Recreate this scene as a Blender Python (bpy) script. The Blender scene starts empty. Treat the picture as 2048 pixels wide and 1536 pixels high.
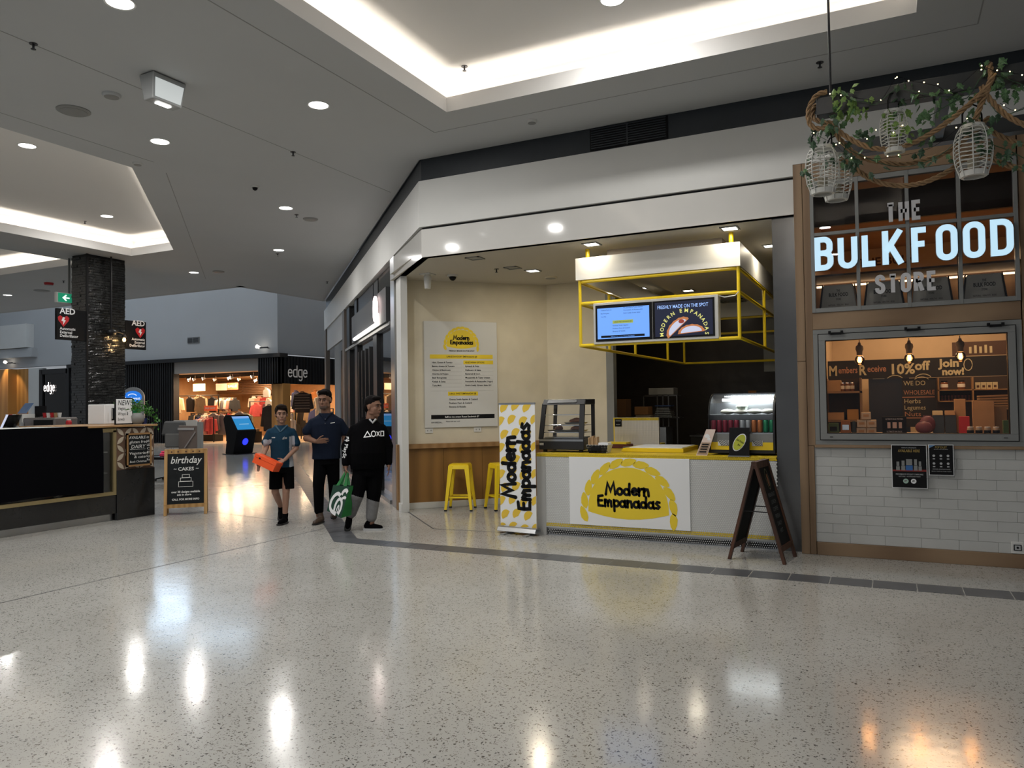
import bpy, bmesh, math, random
from math import sin, cos, pi, radians, atan2, hypot, sqrt, tan
from mathutils import Vector, Matrix, Euler
from mathutils.geometry import tessellate_polygon
random.seed(7)
S = bpy.context.scene
COL = S.collection
# ---------------------------------------------------------------- camera
F_PX, PITCH, ROLL, YAW, EYE = 1525.0, radians(1.5), radians(-0.82), radians(26.27), 1.6
cd = bpy.data.cameras.new('camera')
cam = bpy.data.objects.new('camera', cd); COL.objects.link(cam)
cd.sensor_fit = 'HORIZONTAL'; cd.sensor_width = 36.0
cd.lens = F_PX / 2048.0 * 36.0
cd.clip_start = 0.05; cd.clip_end = 200
cam.location = (0, 0, EYE)
cam.rotation_mode = 'XYZ'
cam.matrix_world = (Matrix.Translation((0, 0, EYE)) @ Matrix.Rotation(YAW, 4, 'Z') @
                    Matrix.Rotation(pi / 2 + PITCH, 4, 'X') @ Matrix.Rotation(-ROLL * -1.0, 4, 'Z'))
S.camera = cam
# ---------------------------------------------------------------- world / exposure
W = bpy.data.worlds.new('world'); S.world = W; W.use_nodes = True
bgn = W.node_tree.nodes['Background']
bgn.inputs[0].default_value = (0.70, 0.745, 0.80, 1); bgn.inputs[1].default_value = 0.40
S.view_settings.view_transform = 'Standard'; S.view_settings.look = 'None'
S.view_settings.exposure = -0.06; S.view_settings.gamma = 1.0
S.view_settings.use_curve_mapping = False
S.cycles.max_bounces = 8; S.cycles.diffuse_bounces = 4; S.cycles.glossy_bounces = 4
S.cycles.transmission_bounces = 8; S.cycles.transparent_max_bounces = 12
S.cycles.sample_clamp_indirect = 4.0; S.cycles.sample_clamp_direct = 0
S.cycles.caustics_reflective = False; S.cycles.caustics_refractive = False
S.cycles.use_denoising = True

def lamp(name, kind, loc, power, color=(1, .95, .88), size=.2, rot=(0, 0, 0), spot=None, size_y=None, blend=.5):
    l = bpy.data.lights.new(name, kind); l.energy = power; l.color = color
    if kind == 'AREA':
        l.size = size
        if size_y: l.shape = 'RECTANGLE'; l.size_y = size_y
        else: l.shape = 'DISK'
    elif kind == 'SPOT':
        l.spot_size = spot or radians(80); l.spot_blend = blend; l.shadow_soft_size = size
    else: l.shadow_soft_size = size
    o = bpy.data.objects.new(name, l); COL.objects.link(o); o.location = loc; o.rotation_euler = rot
    return o

# ---------------------------------------------------------------- materials
MATS = {}
def mat(name, col=(.5, .5, .5), rough=.5, metal=0.0, emit=None, power=0.0, var=0.0, vs=6.0, bump=0.0, bs=40.0,
        spec=.5, coat=0.0, trans=0.0, alpha=1.0, stretch=None, col2=None, wood=False, ior=1.45):
    if name in MATS: return MATS[name]
    m = bpy.data.materials.new(name); m.use_nodes = True
    n = m.node_tree.nodes; L = m.node_tree.links; b = n['Principled BSDF']
    b.inputs['Base Color'].default_value = (*col, 1); b.inputs['Roughness'].default_value = rough
    b.inputs['Metallic'].default_value = metal; b.inputs['Specular IOR Level'].default_value = spec
    b.inputs['Coat Weight'].default_value = coat; b.inputs['Transmission Weight'].default_value = trans
    b.inputs['IOR'].default_value = ior; b.inputs['Alpha'].default_value = alpha
    if emit:
        b.inputs['Emission Color'].default_value = (*emit, 1); b.inputs['Emission Strength'].default_value = power
    if var or bump or wood:
        tc = n.new('ShaderNodeTexCoord'); mp = n.new('ShaderNodeMapping'); L.new(tc.outputs['Object'], mp.inputs[0])
        if stretch: mp.inputs['Scale'].default_value = stretch
    if wood:
        nz = n.new('ShaderNodeTexNoise'); nz.inputs['Scale'].default_value = vs; nz.inputs['Detail'].default_value = 5
        L.new(mp.outputs[0], nz.inputs['Vector'])
        wv = n.new('ShaderNodeTexWave'); wv.inputs['Scale'].default_value = vs * .6; wv.inputs['Distortion'].default_value = 6
        wv.inputs['Detail'].default_value = 2; L.new(mp.outputs[0], wv.inputs['Vector'])
        mx = n.new('ShaderNodeMixRGB'); mx.inputs[0].default_value = .45
        L.new(nz.outputs['Fac'], mx.inputs[1]); L.new(wv.outputs['Fac'], mx.inputs[2])
        r = n.new('ShaderNodeValToRGB'); c2 = col2 or tuple(c * .6 for c in col)
        r.color_ramp.elements[0].color = (*c2, 1); r.color_ramp.elements[1].color = (*col, 1)
        r.color_ramp.elements[0].position = .25; r.color_ramp.elements[1].position = .75
        L.new(mx.outputs[0], r.inputs[0]); L.new(r.outputs[0], b.inputs['Base Color'])
    elif var:
        nz = n.new('ShaderNodeTexNoise'); nz.inputs['Scale'].default_value = vs; nz.inputs['Detail'].default_value = 4
        L.new(mp.outputs[0], nz.inputs['Vector'])
        r = n.new('ShaderNodeValToRGB'); c2 = col2 or tuple(c * (1 - var) for c in col)
        r.color_ramp.elements[0].color = (*c2, 1); r.color_ramp.elements[1].color = (*[min(1, c * (1 + var * .5)) for c in col], 1)
        r.color_ramp.elements[0].position = .3; r.color_ramp.elements[1].position = .7
        L.new(nz.outputs['Fac'], r.inputs[0]); L.new(r.outputs[0], b.inputs['Base Color'])
    if bump:
        n2 = n.new('ShaderNodeTexNoise'); n2.inputs['Scale'].default_value = bs; n2.inputs['Detail'].default_value = 3
        L.new(mp.outputs[0], n2.inputs['Vector'])
        bp = n.new('ShaderNodeBump'); bp.inputs['Strength'].default_value = bump; bp.inputs['Distance'].default_value = .01
        L.new(n2.outputs['Fac'], bp.inputs['Height']); L.new(bp.outputs[0], b.inputs['Normal'])
    MATS[name] = m
    return m
def lit(name, col, power): return mat(name, tuple(min(.8, c * .3) for c in col), .5, emit=col, power=power)

M_ = dict(
    white=mat('white_paint', (.62, .62, .60), .55, var=.04, vs=1.5),
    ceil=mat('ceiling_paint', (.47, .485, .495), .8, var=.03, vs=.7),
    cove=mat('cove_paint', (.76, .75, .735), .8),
    band=mat('dark_band', (.022, .027, .033), .45, var=.1),
    gloss=mat('gloss_white_panel', (.60, .59, .565), .07, var=.03, vs=2),
    cream=mat('cream_render', (.66, .60, .47), .75, var=.10, vs=2.2, bump=.12, bs=14),
    greywall=mat('grey_wall_paint', (.42, .43, .44), .7, var=.04, vs=.4),
    black=mat('black_paint', (.008, .008, .009), .45, spec=.3),
    softblack=mat('black_plastic', (.02, .02, .022), .35),
    yellow=mat('yellow_enamel', (.86, .62, .015), .3, coat=.3),
    yellowp=mat('yellow_print', (.78, .58, .03), .5),
    whitep=mat('white_print', (.78, .79, .80), .45),
    blackp=mat('black_print', (.006, .006, .007), .6, spec=.2),
    steel=mat('brushed_steel', (.42, .43, .44), .28, 1.0, var=.1, vs=3, stretch=(1, 1, .05)),
    chrome=mat('chrome', (.75, .75, .75), .15, 1.0),
    darkmetal=mat('dark_metal', (.06, .06, .065), .35, .8),
    greymetal=mat('grey_powdercoat', (.22, .225, .22), .45, var=.05),
    oak=mat('oak_timber', (.27, .18, .105), .5, wood=True, vs=3.5, col2=(.17, .105, .058), stretch=(1, 1, .12)),
    oakh=mat('oak_timber_horizontal', (.27, .18, .105), .5, wood=True, vs=3.5, col2=(.17, .105, .058), stretch=(.12, 1, 1)),
    ply=mat('brown_plywood', (.27, .135, .035), .45, wood=True, vs=2.0, col2=(.20, .10, .025), stretch=(1, 1, .25)),
    plyf=mat('plywood_frame', (.33, .19, .08), .5, wood=True, vs=3, col2=(.24, .13, .05), stretch=(1, 1, .2)),
    pine=mat('pine_frame', (.42, .25, .09), .5, wood=True, vs=6, col2=(.30, .16, .05), stretch=(1, 1, .2)),
    walnut=mat('dark_stained_wood', (.09, .035, .018), .45, wood=True, vs=6, col2=(.045, .018, .01), stretch=(1, 1, .2)),
    board=mat('chalkboard', (.008, .010, .011), .7, var=.3, vs=8, spec=.2),
    chalk=mat('white_chalk', (.62, .62, .60), .8),
    rubber=mat('black_rubber', (.01, .01, .01), .6),
    paper=mat('white_paper', (.75, .74, .70), .7, var=.03),
    card=mat('brown_cardboard', (.42, .27, .14), .8, var=.1),
    red=mat('red_paint', (.45, .015, .02), .45),
    dkglass=mat('dark_glass', (.01, .01, .012), .03, spec=.8),
    leaf=mat('green_leaf', (.10, .20, .05), .5, var=.45, vs=9, col2=(.03, .09, .03)),
    rope=mat('manila_rope', (.30, .19, .10), .85, var=.25, vs=30),
    tlight=lit('downlight_diffuser', (1, .98, .93), 9.0),
)
def glassmat(name, tint=(1, 1, 1), refl=1.0, rough=.0, a=.93):
    if name in MATS: return MATS[name]
    m = bpy.data.materials.new(name); m.use_nodes = True
    n = m.node_tree.nodes; L = m.node_tree.links; n.clear()
    o = n.new('ShaderNodeOutputMaterial'); t = n.new('ShaderNodeBsdfTransparent'); g = n.new('ShaderNodeBsdfGlossy')
    fr = n.new('ShaderNodeFresnel'); fr.inputs[0].default_value = 1.45
    mu = n.new('ShaderNodeMath'); mu.operation = 'MULTIPLY'; mu.inputs[1].default_value = refl
    mx = n.new('ShaderNodeMixShader'); t.inputs[0].default_value = (*[c * a for c in tint], 1)
    g.inputs['Roughness'].default_value = rough
    L.new(fr.outputs[0], mu.inputs[0]); L.new(mu.outputs[0], mx.inputs[0]); L.new(t.outputs[0], mx.inputs[1])
    L.new(g.outputs[0], mx.inputs[2]); L.new(mx.outputs[0], o.inputs[0]); MATS[name] = m
    return m
M_['glass'] = glassmat('clear_glass')

# ---------------------------------------------------------------- mesh builder
class MB:
    def __init__(s): s.v = []; s.f = []; s.mi = []; s.mx = Matrix.Identity(4); s.k = 0
    def add(s, vs, fs, k=None):
        b = len(s.v); s.v += [tuple(s.mx @ Vector(p)) for p in vs]
        for f in fs: s.f.append([b + i for i in f]); s.mi.append(s.k if k is None else k)
        return s
    def box(s, x0, x1, y0, y1, z0, z1, k=None):
        return s.add([(x0, y0, z0), (x1, y0, z0), (x1, y1, z0), (x0, y1, z0), (x0, y0, z1), (x1, y0, z1), (x1, y1, z1), (x0, y1, z1)],
                     [(0, 3, 2, 1), (4, 5, 6, 7), (0, 1, 5, 4), (1, 2, 6, 5), (2, 3, 7, 6), (3, 0, 4, 7)], k)
    def quad(s, a, b, c, d, k=None): return s.add([a, b, c, d], [(0, 1, 2, 3)], k)
    def hexa(s, lo, hi, k=None):   # two rings of n points, capped
        n = len(lo)
        fs = [tuple(reversed(range(n))), tuple(range(n, 2 * n))] + [(i, (i + 1) % n, n + (i + 1) % n, n + i) for i in range(n)]
        return s.add(list(lo) + list(hi), fs, k)
    def prism(s, poly, z0, z1, k=None):  # poly in xy
        return s.hexa([(x, y, z0) for x, y in poly], [(x, y, z1) for x, y in poly], k)
    def prismy(s, poly, y0, y1, k=None):  # poly in xz, extruded along y (y0 is front)
        return s.hexa([(x, y1, z) for x, z in poly], [(x, y0, z) for x, z in poly], k)
    def bar(s, p, q, r, n=8, r2=None, cap=True, k=None):
        p = Vector(p); q = Vector(q); d = (q - p).normalized(); u = d.orthogonal().normalized(); w = d.cross(u); r2 = r if r2 is None else r2
        vs = [p + (u * cos(2 * pi * i / n) + w * sin(2 * pi * i / n)) * r for i in range(n)] + \
             [q + (u * cos(2 * pi * i / n) + w * sin(2 * pi * i / n)) * r2 for i in range(n)]
        fs = [(i, (i + 1) % n, n + (i + 1) % n, n + i) for i in range(n)]
        if cap: fs += [tuple(reversed(range(n))), tuple(range(n, 2 * n))]
        return s.add(vs, fs, k)
    def beam(s, p, q, w, t, up=(0, 0, 1), k=None):  # rectangular section
        p = Vector(p); q = Vector(q); d = (q - p).normalized(); up = Vector(up)
        a = d.cross(up).normalized(); b = a.cross(d).normalized(); a = a * w / 2; b = b * t / 2
        return s.hexa([p - a - b, p + a - b, p + a + b, p - a + b], [q - a - b, q + a - b, q + a + b, q - a + b], k)
    def tube(s, pts, r, n=8, closed=False, k=None):
        P = [Vector(p) for p in pts]; m = len(P); vs = []; u = None
        for i in range(m):
            a = P[i - 1] if (i > 0 or closed) else P[i]; b = P[(i + 1) % m] if (i < m - 1 or closed) else P[i]
            d = (b - a).normalized()
            u = d.orthogonal().normalized() if u is None else (u - d * u.dot(d)).normalized()
            w = d.cross(u); rr = r[i] if isinstance(r, (list, tuple)) else r
            vs += [P[i] + (u * cos(2 * pi * j / n) + w * sin(2 * pi * j / n)) * rr for j in range(n)]
        fs = []
        for i in range(m if closed else m - 1):
            i2 = (i + 1) % m
            fs += [(i * n + j, i * n + (j + 1) % n, i2 * n + (j + 1) % n, i2 * n + j) for j in range(n)]
        if not closed: fs += [tuple(reversed(range(n))), tuple(range((m - 1) * n, m * n))]
        return s.add(vs, fs, k)
    def lathe(s, prof, c=(0, 0, 0), n=16, k=None):   # prof: (r, z)
        vs = []; m = len(prof)
        for r, z in prof: vs += [(c[0] + r * cos(2 * pi * j / n), c[1] + r * sin(2 * pi * j / n), c[2] + z) for j in range(n)]
        fs = [(i * n + j, i * n + (j + 1) % n, (i + 1) * n + (j + 1) % n, (i + 1) * n + j) for i in range(m - 1) for j in range(n)]
        if prof[0][0] > 1e-4: fs.append(tuple(reversed(range(n))))
        if prof[-1][0] > 1e-4: fs.append(tuple(range((m - 1) * n, m * n)))
        return s.add(vs, fs, k)
    def ball(s, c, r, n=10, m=7, k=None):
        rx, ry, rz = r if isinstance(r, (tuple, list)) else (r, r, r); c = Vector(c)
        vs = [c + Vector((rx * sin(pi * i / m) * cos(2 * pi * j / n), ry * sin(pi * i / m) * sin(2 * pi * j / n), -rz * cos(pi * i / m)))
              for i in range(1, m) for j in range(n)]
        vs += [c - Vector((0, 0, rz)), c + Vector((0, 0, rz))]; a, b = len(vs) - 2, len(vs) - 1
        fs = [(i * n + j, i * n + (j + 1) % n, (i + 1) * n + (j + 1) % n, (i + 1) * n + j) for i in range(m - 2) for j in range(n)]
        fs += [(a, (j + 1) % n, j) for j in range(n)] + [((m - 2) * n + j, (m - 2) * n + (j + 1) % n, b) for j in range(n)]
        return s.add(vs, fs, k)
    def tess(s, loops, z, flip=False, k=None):
        L = [[Vector((x, y, 0)) for x, y in lp] for lp in loops]; flat = [p for lp in L for p in lp]
        fs = [tuple(reversed(t)) if flip else tuple(t) for t in tessellate_polygon(L)]
        return s.add([(p.x, p.y, z) for p in flat], fs, k)

def link(name, mb, m, parent=None, smooth=False, bevel=0, loc=None, rot=None):
    me = bpy.data.meshes.new(name); me.from_pydata([tuple(p) for p in mb.v], [], mb.f)
    for x in (m if isinstance(m, (list, tuple)) else [m]): me.materials.append(M_[x] if isinstance(x, str) else x)
    if any(mb.mi): me.polygons.foreach_set('material_index', mb.mi)
    b = bmesh.new(); b.from_mesh(me); bmesh.ops.recalc_face_normals(b, faces=b.faces[:])
    if bevel: bmesh.ops.bevel(b, geom=b.edges[:], offset=bevel, segments=1, affect='EDGES', clamp_overlap=True)
    b.to_mesh(me); b.free()
    if smooth:
        me.polygons.foreach_set('use_smooth', [True] * len(me.polygons))
        try: me.set_sharp_from_angle(angle=radians(40))
        except Exception: pass
    o = bpy.data.objects.new(name, me); COL.objects.link(o)
    if parent: o.parent = parent
    if loc: o.location = loc
    if rot: o.rotation_euler = rot
    return o
def tag(o, label=None, cat=None, group=None, kind=None):
    if label: o['label'] = label
    if cat: o['category'] = cat
    if group: o['group'] = group
    if kind: o['kind'] = kind
    return o
def thing(name, label, cat, loc=(0, 0, 0), rz=0.0, group=None, rot=None):
    o = bpy.data.objects.new(name, None); COL.objects.link(o); o.empty_display_size = .1
    o.location = loc; o.rotation_euler = rot or (0, 0, rz)
    return tag(o, label, cat, group)
def struct(name, mb, m, label, cat='structure', parent=None):
    o = link(name, mb, m, parent)
    if not parent: tag(o, label, cat, kind='structure')
    return o
def dup(root, loc, rz=None, label=None, group=None, name=None, scale=None):
    r = root.copy(); COL.objects.link(r); r.location = loc
    if rz is not None: r.rotation_euler = (0, 0, rz)
    if scale: r.scale = scale
    if label: r['label'] = label
    if group: r['group'] = group
    for ch in list(root.children):
        c = ch.copy(); COL.objects.link(c); c.parent = r
        for g in ch.children:
            d = g.copy(); COL.objects.link(d); d.parent = c
    return r

# ---------------------------------------------------------------- lettering
def text(body, m, parent, loc, rot=(pi / 2, 0, 0), size=.1, width=None, bold=0.0, depth=0.0, align='LEFT', name='lettering', shear=0, maxh=None):
    c = bpy.data.curves.new(name, 'FONT'); c.body = body; c.size = size; c.align_x = align; c.offset = bold
    c.extrude = depth; c.resolution_u = 2; c.shear = shear; c.space_line = .9
    tmp = bpy.data.objects.new(name, c); me = bpy.data.meshes.new_from_object(tmp); bpy.data.objects.remove(tmp)
    me.materials.clear(); me.materials.append(M_[m] if isinstance(m, str) else m)
    if width and len(me.vertices):
        xs = [v.co.x for v in me.vertices]; w = max(xs) - min(xs)
        if w > 1e-5:
            for v in me.vertices: v.co.x *= width / w
    o = bpy.data.objects.new(name, me); COL.objects.link(o)
    if parent: o.parent = parent
    o.location = loc; o.rotation_euler = rot
    return o
def arc(cx, cy, rx, ry, a0, a1, n=8):
    return [(cx + rx * cos(radians(a0 + (a1 - a0) * i / n)), cy + ry * sin(radians(a0 + (a1 - a0) * i / n))) for i in range(n + 1)]
def ribbon(mb, pts, w, y0=0.0, y1=0.0, closed=False, k=None):
    """a stroke of width w in the xz plane, mitred; y1 (front) to y0 (back)"""
    P = [Vector((a, b)) for a, b in pts]; Q = [P[0]]
    for p in P[1:]:
        if (p - Q[-1]).length > 1e-5: Q.append(p)
    if closed and (Q[0] - Q[-1]).length < 1e-5: Q.pop()
    P = Q; m = len(P); lo = []; hi = []
    for i in range(m):
        a = P[i - 1] if (i > 0 or closed) else None; b = P[(i + 1) % m] if (i < m - 1 or closed) else None
        d1 = (P[i] - a).normalized() if a is not None else None; d2 = (b - P[i]).normalized() if b is not None else None
        d1 = d1 or d2; d2 = d2 or d1
        n1 = Vector((-d1.y, d1.x)); n2 = Vector((-d2.y, d2.x)); n = n1 + n2
        n = n.normalized() if n.length > 1e-4 else n1
        h = (w[i] if isinstance(w, (list, tuple)) else w) / 2 / max(.45, n.dot(n1)); lo.append(P[i] - n * h); hi.append(P[i] + n * h)
    vs = []; fs = []
    solid = abs(y0 - y1) > 1e-6
    for i in range(m):
        vs += [(lo[i].x, y1, lo[i].y), (hi[i].x, y1, hi[i].y)]
        if solid: vs += [(lo[i].x, y0, lo[i].y), (hi[i].x, y0, hi[i].y)]
    s = 4 if solid else 2
    for i in range(m if closed else m - 1):
        a = i * s; b = ((i + 1) % m) * s
        fs.append((a, b, b + 1, a + 1))
        if solid: fs += [(a + 2, a + 3, b + 3, b + 2), (a, a + 2, b + 2, b), (a + 1, b + 1, b + 3, a + 3)]
    if solid and not closed:
        e = (m - 1) * s; fs += [(0, 1, 3, 2), (e, e + 2, e + 3, e + 1)]
    return mb.add(vs, fs, k)
def blob(mb, pts, w, y=0.0, k=None):
    """round-ended brush stroke in the xz plane"""
    ribbon(mb, pts, w, y, y, k=k); ws = w if isinstance(w, (list, tuple)) else [w] * len(pts)
    for i in (0, len(pts) - 1):
        x, z = pts[i]; r = ws[i] / 2
        mb.add([(x + r * cos(a * pi / 4), y, z + r * sin(a * pi / 4)) for a in range(8)], [tuple(range(8))], k)
# brush lettering used by the empanada shop, glyph box: x-height .62, cap 1.0
HAND = {
 'M': ([[(0, 0), (.16, .95), (.42, .30), (.70, .98), (.84, .02)]], .98),
 'o': ([arc(.25, .28, .22, .26, 60, 420, 12)], .60),
 'd': ([arc(.24, .27, .22, .24, 50, 410, 12), [(.50, .95), (.47, .5), (.50, .02)]], .66),
 'e': ([[(.06, .30), (.44, .36)] + arc(.26, .32, .20, .26, 10, 290, 10) + [(.46, .12)]], .58),
 'r': ([[(.05, .60), (.08, 0)], [(.07, .30), (.18, .52), (.36, .56)]], .44),
 'n': ([[(.05, .60), (.07, 0)], [(.06, .30), (.20, .54), (.36, .52), (.42, .30), (.44, 0)]], .60),
 'E': ([[(.50, .95), (.10, .90), (.06, .50), (.10, .06), (.54, .04)], [(.08, .50), (.44, .52)]], .66),
 'm': ([[(.04, .60), (.06, 0)], [(.05, .30), (.18, .56), (.30, .48), (.33, .04)], [(.33, .30), (.46, .56), (.60, .48), (.64, 0)]], .82),
 'p': ([[(.05, .60), (.10, -.38)], arc(.28, .30, .22, .25, 150, -190, 12)], .60),
 'a': ([arc(.24, .27, .22, .25, 50, 410, 12), [(.47, .58), (.45, .2), (.54, 0)]], .64),
 's': ([[(.38, .54), (.18, .58), (.08, .44), (.22, .30), (.36, .16), (.24, .02), (.04, .06)]], .48),
}
def hand(mb, word, x, z, h, w=.13, y=0.0, rot=0.0, ctr=False, k=None):
    tot = sum(HAND[c][1] for c in word) * h; x0 = -tot / 2 if ctr else 0; c_, s_ = cos(rot), sin(rot)
    for ch in word:
        for st in HAND[ch][0]:
            pp = [((x0 + a * h), b * h) for a, b in st]
            blob(mb, [(x + a * c_ - b * s_, z + a * s_ + b * c_) for a, b in pp], w * h, y, k)
        x0 += HAND[ch][1] * h
    return tot
def _o(w, h, r): return arc(w - r, h - r, r, r, 0, 90, 5) + arc(r, h - r, r, r, 90, 180, 5) + arc(r, r, r, r, 180, 270, 5) + arc(w - r, r, r, r, 270, 360, 5)
# block lettering: centre lines in a box .46 wide, 1 high (stroke ~.16)
BLOCK = {
 'B': ([('c', [(0, 0), (0, 1)] + arc(.22, .80, .20, .20, 90, 0, 5) + arc(.24, .66, .18, .14, -10, -80, 3) + arc(.22, .34, .22, .17, 80, 0, 4) + arc(.22, .20, .22, .20, 0, -90, 5)), ('o', [(0, .52), (.24, .52)])], .44),
 'U': ([('o', [(0, 1), (0, .22)] + arc(.22, .22, .22, .22, 180, 360, 8) + [(.44, .22), (.44, 1)])], .44),
 'L': ([('o', [(0, 1), (0, 0), (.40, 0)])], .38),
 'K': ([('o', [(0, 1.08), (0, -.08)]), ('o', [(.02, .36), (.47, 1.08)]), ('o', [(.14, .60), (.48, -.08)])], .48),
 'F': ([('o', [(.42, 1), (0, 1), (0, -.08)]), ('o', [(0, .53), (.36, .53)])], .40),
 'O': ([('c', _o(.46, 1, .21))], .46),
 'D': ([('c', [(0, 0), (0, 1)] + arc(.24, .76, .24, .24, 90, 0, 5) + arc(.24, .24, .24, .24, 0, -90, 5))], .48),
 'T': ([('o', [(-.04, 1), (.44, 1)]), ('o', [(.20, 1), (.20, -.08)])], .40),
 'H': ([('o', [(0, 1.08), (0, -.08)]), ('o', [(.44, 1.08), (.44, -.08)]), ('o', [(0, .52), (.44, .52)])], .44),
 'E': ([('o', [(.40, 1), (0, 1), (0, 0), (.40, 0)]), ('o', [(0, .52), (.34, .52)])], .40),
 'S': ([('o', [(.44, .74)] + arc(.22, .80, .22, .20, 0, 180, 8) + [(.0, .74), (.04, .62), (.40, .40), (.44, .26)] + arc(.22, .20, .22, .20, 0, -180, 8) + [(0, .26)])], .44),
 'R': ([('o', [(0, -.08), (0, 1)] + arc(.22, .78, .22, .22, 90, -90, 8) + [(0, .56)]), ('o', [(.20, .56), (.46, -.08)])], .44),
 'e': ([('o', [(0, .34), (.42, .34), (.42, .42)] + arc(.21, .42, .21, .20, 0, 180, 8) + [(0, .2)] + arc(.21, .20, .21, .20, 180, 340, 8))], .42),
 'd': ([('c', [(.42, .62), (.16, .62)] + arc(.16, .46, .16, .16, 90, 180, 4) + arc(.16, .16, .16, .16, 180, 270, 4) + [(.42, 0)]), ('o', [(.42, 1.0), (.42, -.06)])], .42),
 'g': ([('c', [(.42, .62), (.16, .62)] + arc(.16, .46, .16, .16, 90, 180, 4) + arc(.16, .16, .16, .16, 180, 270, 4) + [(.42, 0)]), ('o', [(.42, .66), (.42, -.16)] + arc(.22, -.14, .20, .18, 0, -150, 8))], .42),
}
def block(mb, ch, x, z, h, w, y0, y1, sx=1.0, k=None):
    for t, st in BLOCK[ch][0]: ribbon(mb, [(x + a * h * sx, z + b * h) for a, b in st], w, y0, y1, closed=(t == 'c'), k=k)
    return BLOCK[ch][1] * h * sx
# ================================================================ SETTING
CZ = 4.87
FY = 8.487           # plane of the shop fronts
# floor -------------------------------------------------------------
def terrazzo():
    m = bpy.data.materials.new('terrazzo'); m.use_nodes = True; n = m.node_tree.nodes; L = m.node_tree.links; b = n['Principled BSDF']
    tc = n.new('ShaderNodeTexCoord')
    def chips(scale, thr, seed):
        mp = n.new('ShaderNodeMapping'); mp.inputs['Location'].default_value = (seed, seed * 2, 0); mp.inputs['Scale'].default_value = (1, 1.0, 1)
        L.new(tc.outputs['Object'], mp.inputs[0])
        nz = n.new('ShaderNodeTexNoise'); nz.inputs['Scale'].default_value = scale * .9; nz.inputs['Detail'].default_value = 1
        L.new(mp.outputs[0], nz.inputs['Vector'])
        ad = n.new('ShaderNodeVectorMath'); ad.operation = 'MULTIPLY_ADD'; ad.inputs[1].default_value = (.035,) * 3
        L.new(nz.outputs['Color'], ad.inputs[0]); L.new(mp.outputs[0], ad.inputs[2])
        vo = n.new('ShaderNodeTexVoronoi'); vo.inputs['Scale'].default_value = scale; L.new(ad.outputs[0], vo.inputs['Vector'])
        sp = n.new('ShaderNodeSeparateColor'); L.new(vo.outputs['Color'], sp.inputs[0])
        gt = n.new('ShaderNodeMath'); gt.operation = 'GREATER_THAN'; gt.inputs[1].default_value = thr; L.new(sp.outputs[0], gt.inputs[0])
        lt = n.new('ShaderNodeMath'); lt.operation = 'LESS_THAN'; lt.inputs[1].default_value = .34; L.new(vo.outputs['Distance'], lt.inputs[0])
        mu = n.new('ShaderNodeMath'); mu.operation = 'MULTIPLY'; L.new(gt.outputs[0], mu.inputs[0]); L.new(lt.outputs[0], mu.inputs[1])
        return mu, sp
    c1, s1 = chips(55, .62, 0); c2, s2 = chips(95, .72, 3.3)
    nz = n.new('ShaderNodeTexNoise'); nz.inputs['Scale'].default_value = .7; nz.inputs['Detail'].default_value = 3; L.new(tc.outputs['Object'], nz.inputs['Vector'])
    r = n.new('ShaderNodeValToRGB'); r.color_ramp.elements[0].color = (.385, .38, .355, 1); r.color_ramp.elements[1].color = (.455, .45, .425, 1)
    r.color_ramp.elements[0].position = .35; r.color_ramp.elements[1].position = .65; L.new(nz.outputs['Fac'], r.inputs[0])
    m1 = n.new('ShaderNodeMixRGB'); m1.inputs[2].default_value = (.14, .13, .115, 1); L.new(c2.outputs[0], m1.inputs[0]); L.new(r.outputs[0], m1.inputs[1])
    cr = n.new('ShaderNodeValToRGB'); cr.color_ramp.elements[0].color = (.045, .045, .045, 1); cr.color_ramp.elements[1].color = (.22, .20, .17, 1)
    L.new(s1.outputs[1], cr.inputs[0])
    m2 = n.new('ShaderNodeMixRGB'); L.new(c1.outputs[0], m2.inputs[0]); L.new(m1.outputs[0], m2.inputs[1]); L.new(cr.outputs[0], m2.inputs[2])
    L.new(m2.outputs[0], b.inputs['Base Color'])
    n3 = n.new('ShaderNodeTexNoise'); n3.inputs['Scale'].default_value = 2.5; n3.inputs['Detail'].default_value = 4; L.new(tc.outputs['Object'], n3.inputs['Vector'])
    mr = n.new('ShaderNodeMapRange'); mr.inputs[3].default_value = .08; mr.inputs[4].default_value = .19; L.new(n3.outputs['Fac'], mr.inputs[0]); L.new(mr.outputs[0], b.inputs['Roughness'])
    n4 = n.new('ShaderNodeTexNoise'); n4.inputs['Scale'].default_value = 9; n4.inputs['Detail'].default_value = 2; L.new(tc.outputs['Object'], n4.inputs['Vector'])
    bp = n.new('ShaderNodeBump'); bp.inputs['Strength'].default_value = .06; bp.inputs['Distance'].default_value = .01
    L.new(n4.outputs['Fac'], bp.inputs['Height']); L.new(bp.outputs[0], b.inputs['Normal'])
    b.inputs['Specular IOR Level'].default_value = .5
    return m
M_['terrazzo'] = terrazzo()
mb = MB(); mb.box(-52, 16, -14, 46, -.1, 0)
floor = struct('floor', mb, 'terrazzo', 'pale grey terrazzo mall floor with dark chips', 'floor')
# thin joints
def joint(p, q, w=.02):
    m = MB(); m.beam((*p, .0004), (*q, .0004), w, .0012); return link('joint', m, mat('floor_joint', (.05, .05, .05), .6), floor)
joint((-6.69, -4), (-6.69, 7.9)); joint((-6.69, 2.6), (-14, 2.6)); joint((-6.55, 9.65), (-5.32, 8.42)); joint((-5.32, 8.42), (-3.95, 8.55))
joint((-4.1, 8.4), (-4.6, 8.9)); joint((-7.5, 8.2), (-9.8, 8.6)); joint((-12, 13.7), (-24, 25))
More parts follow.
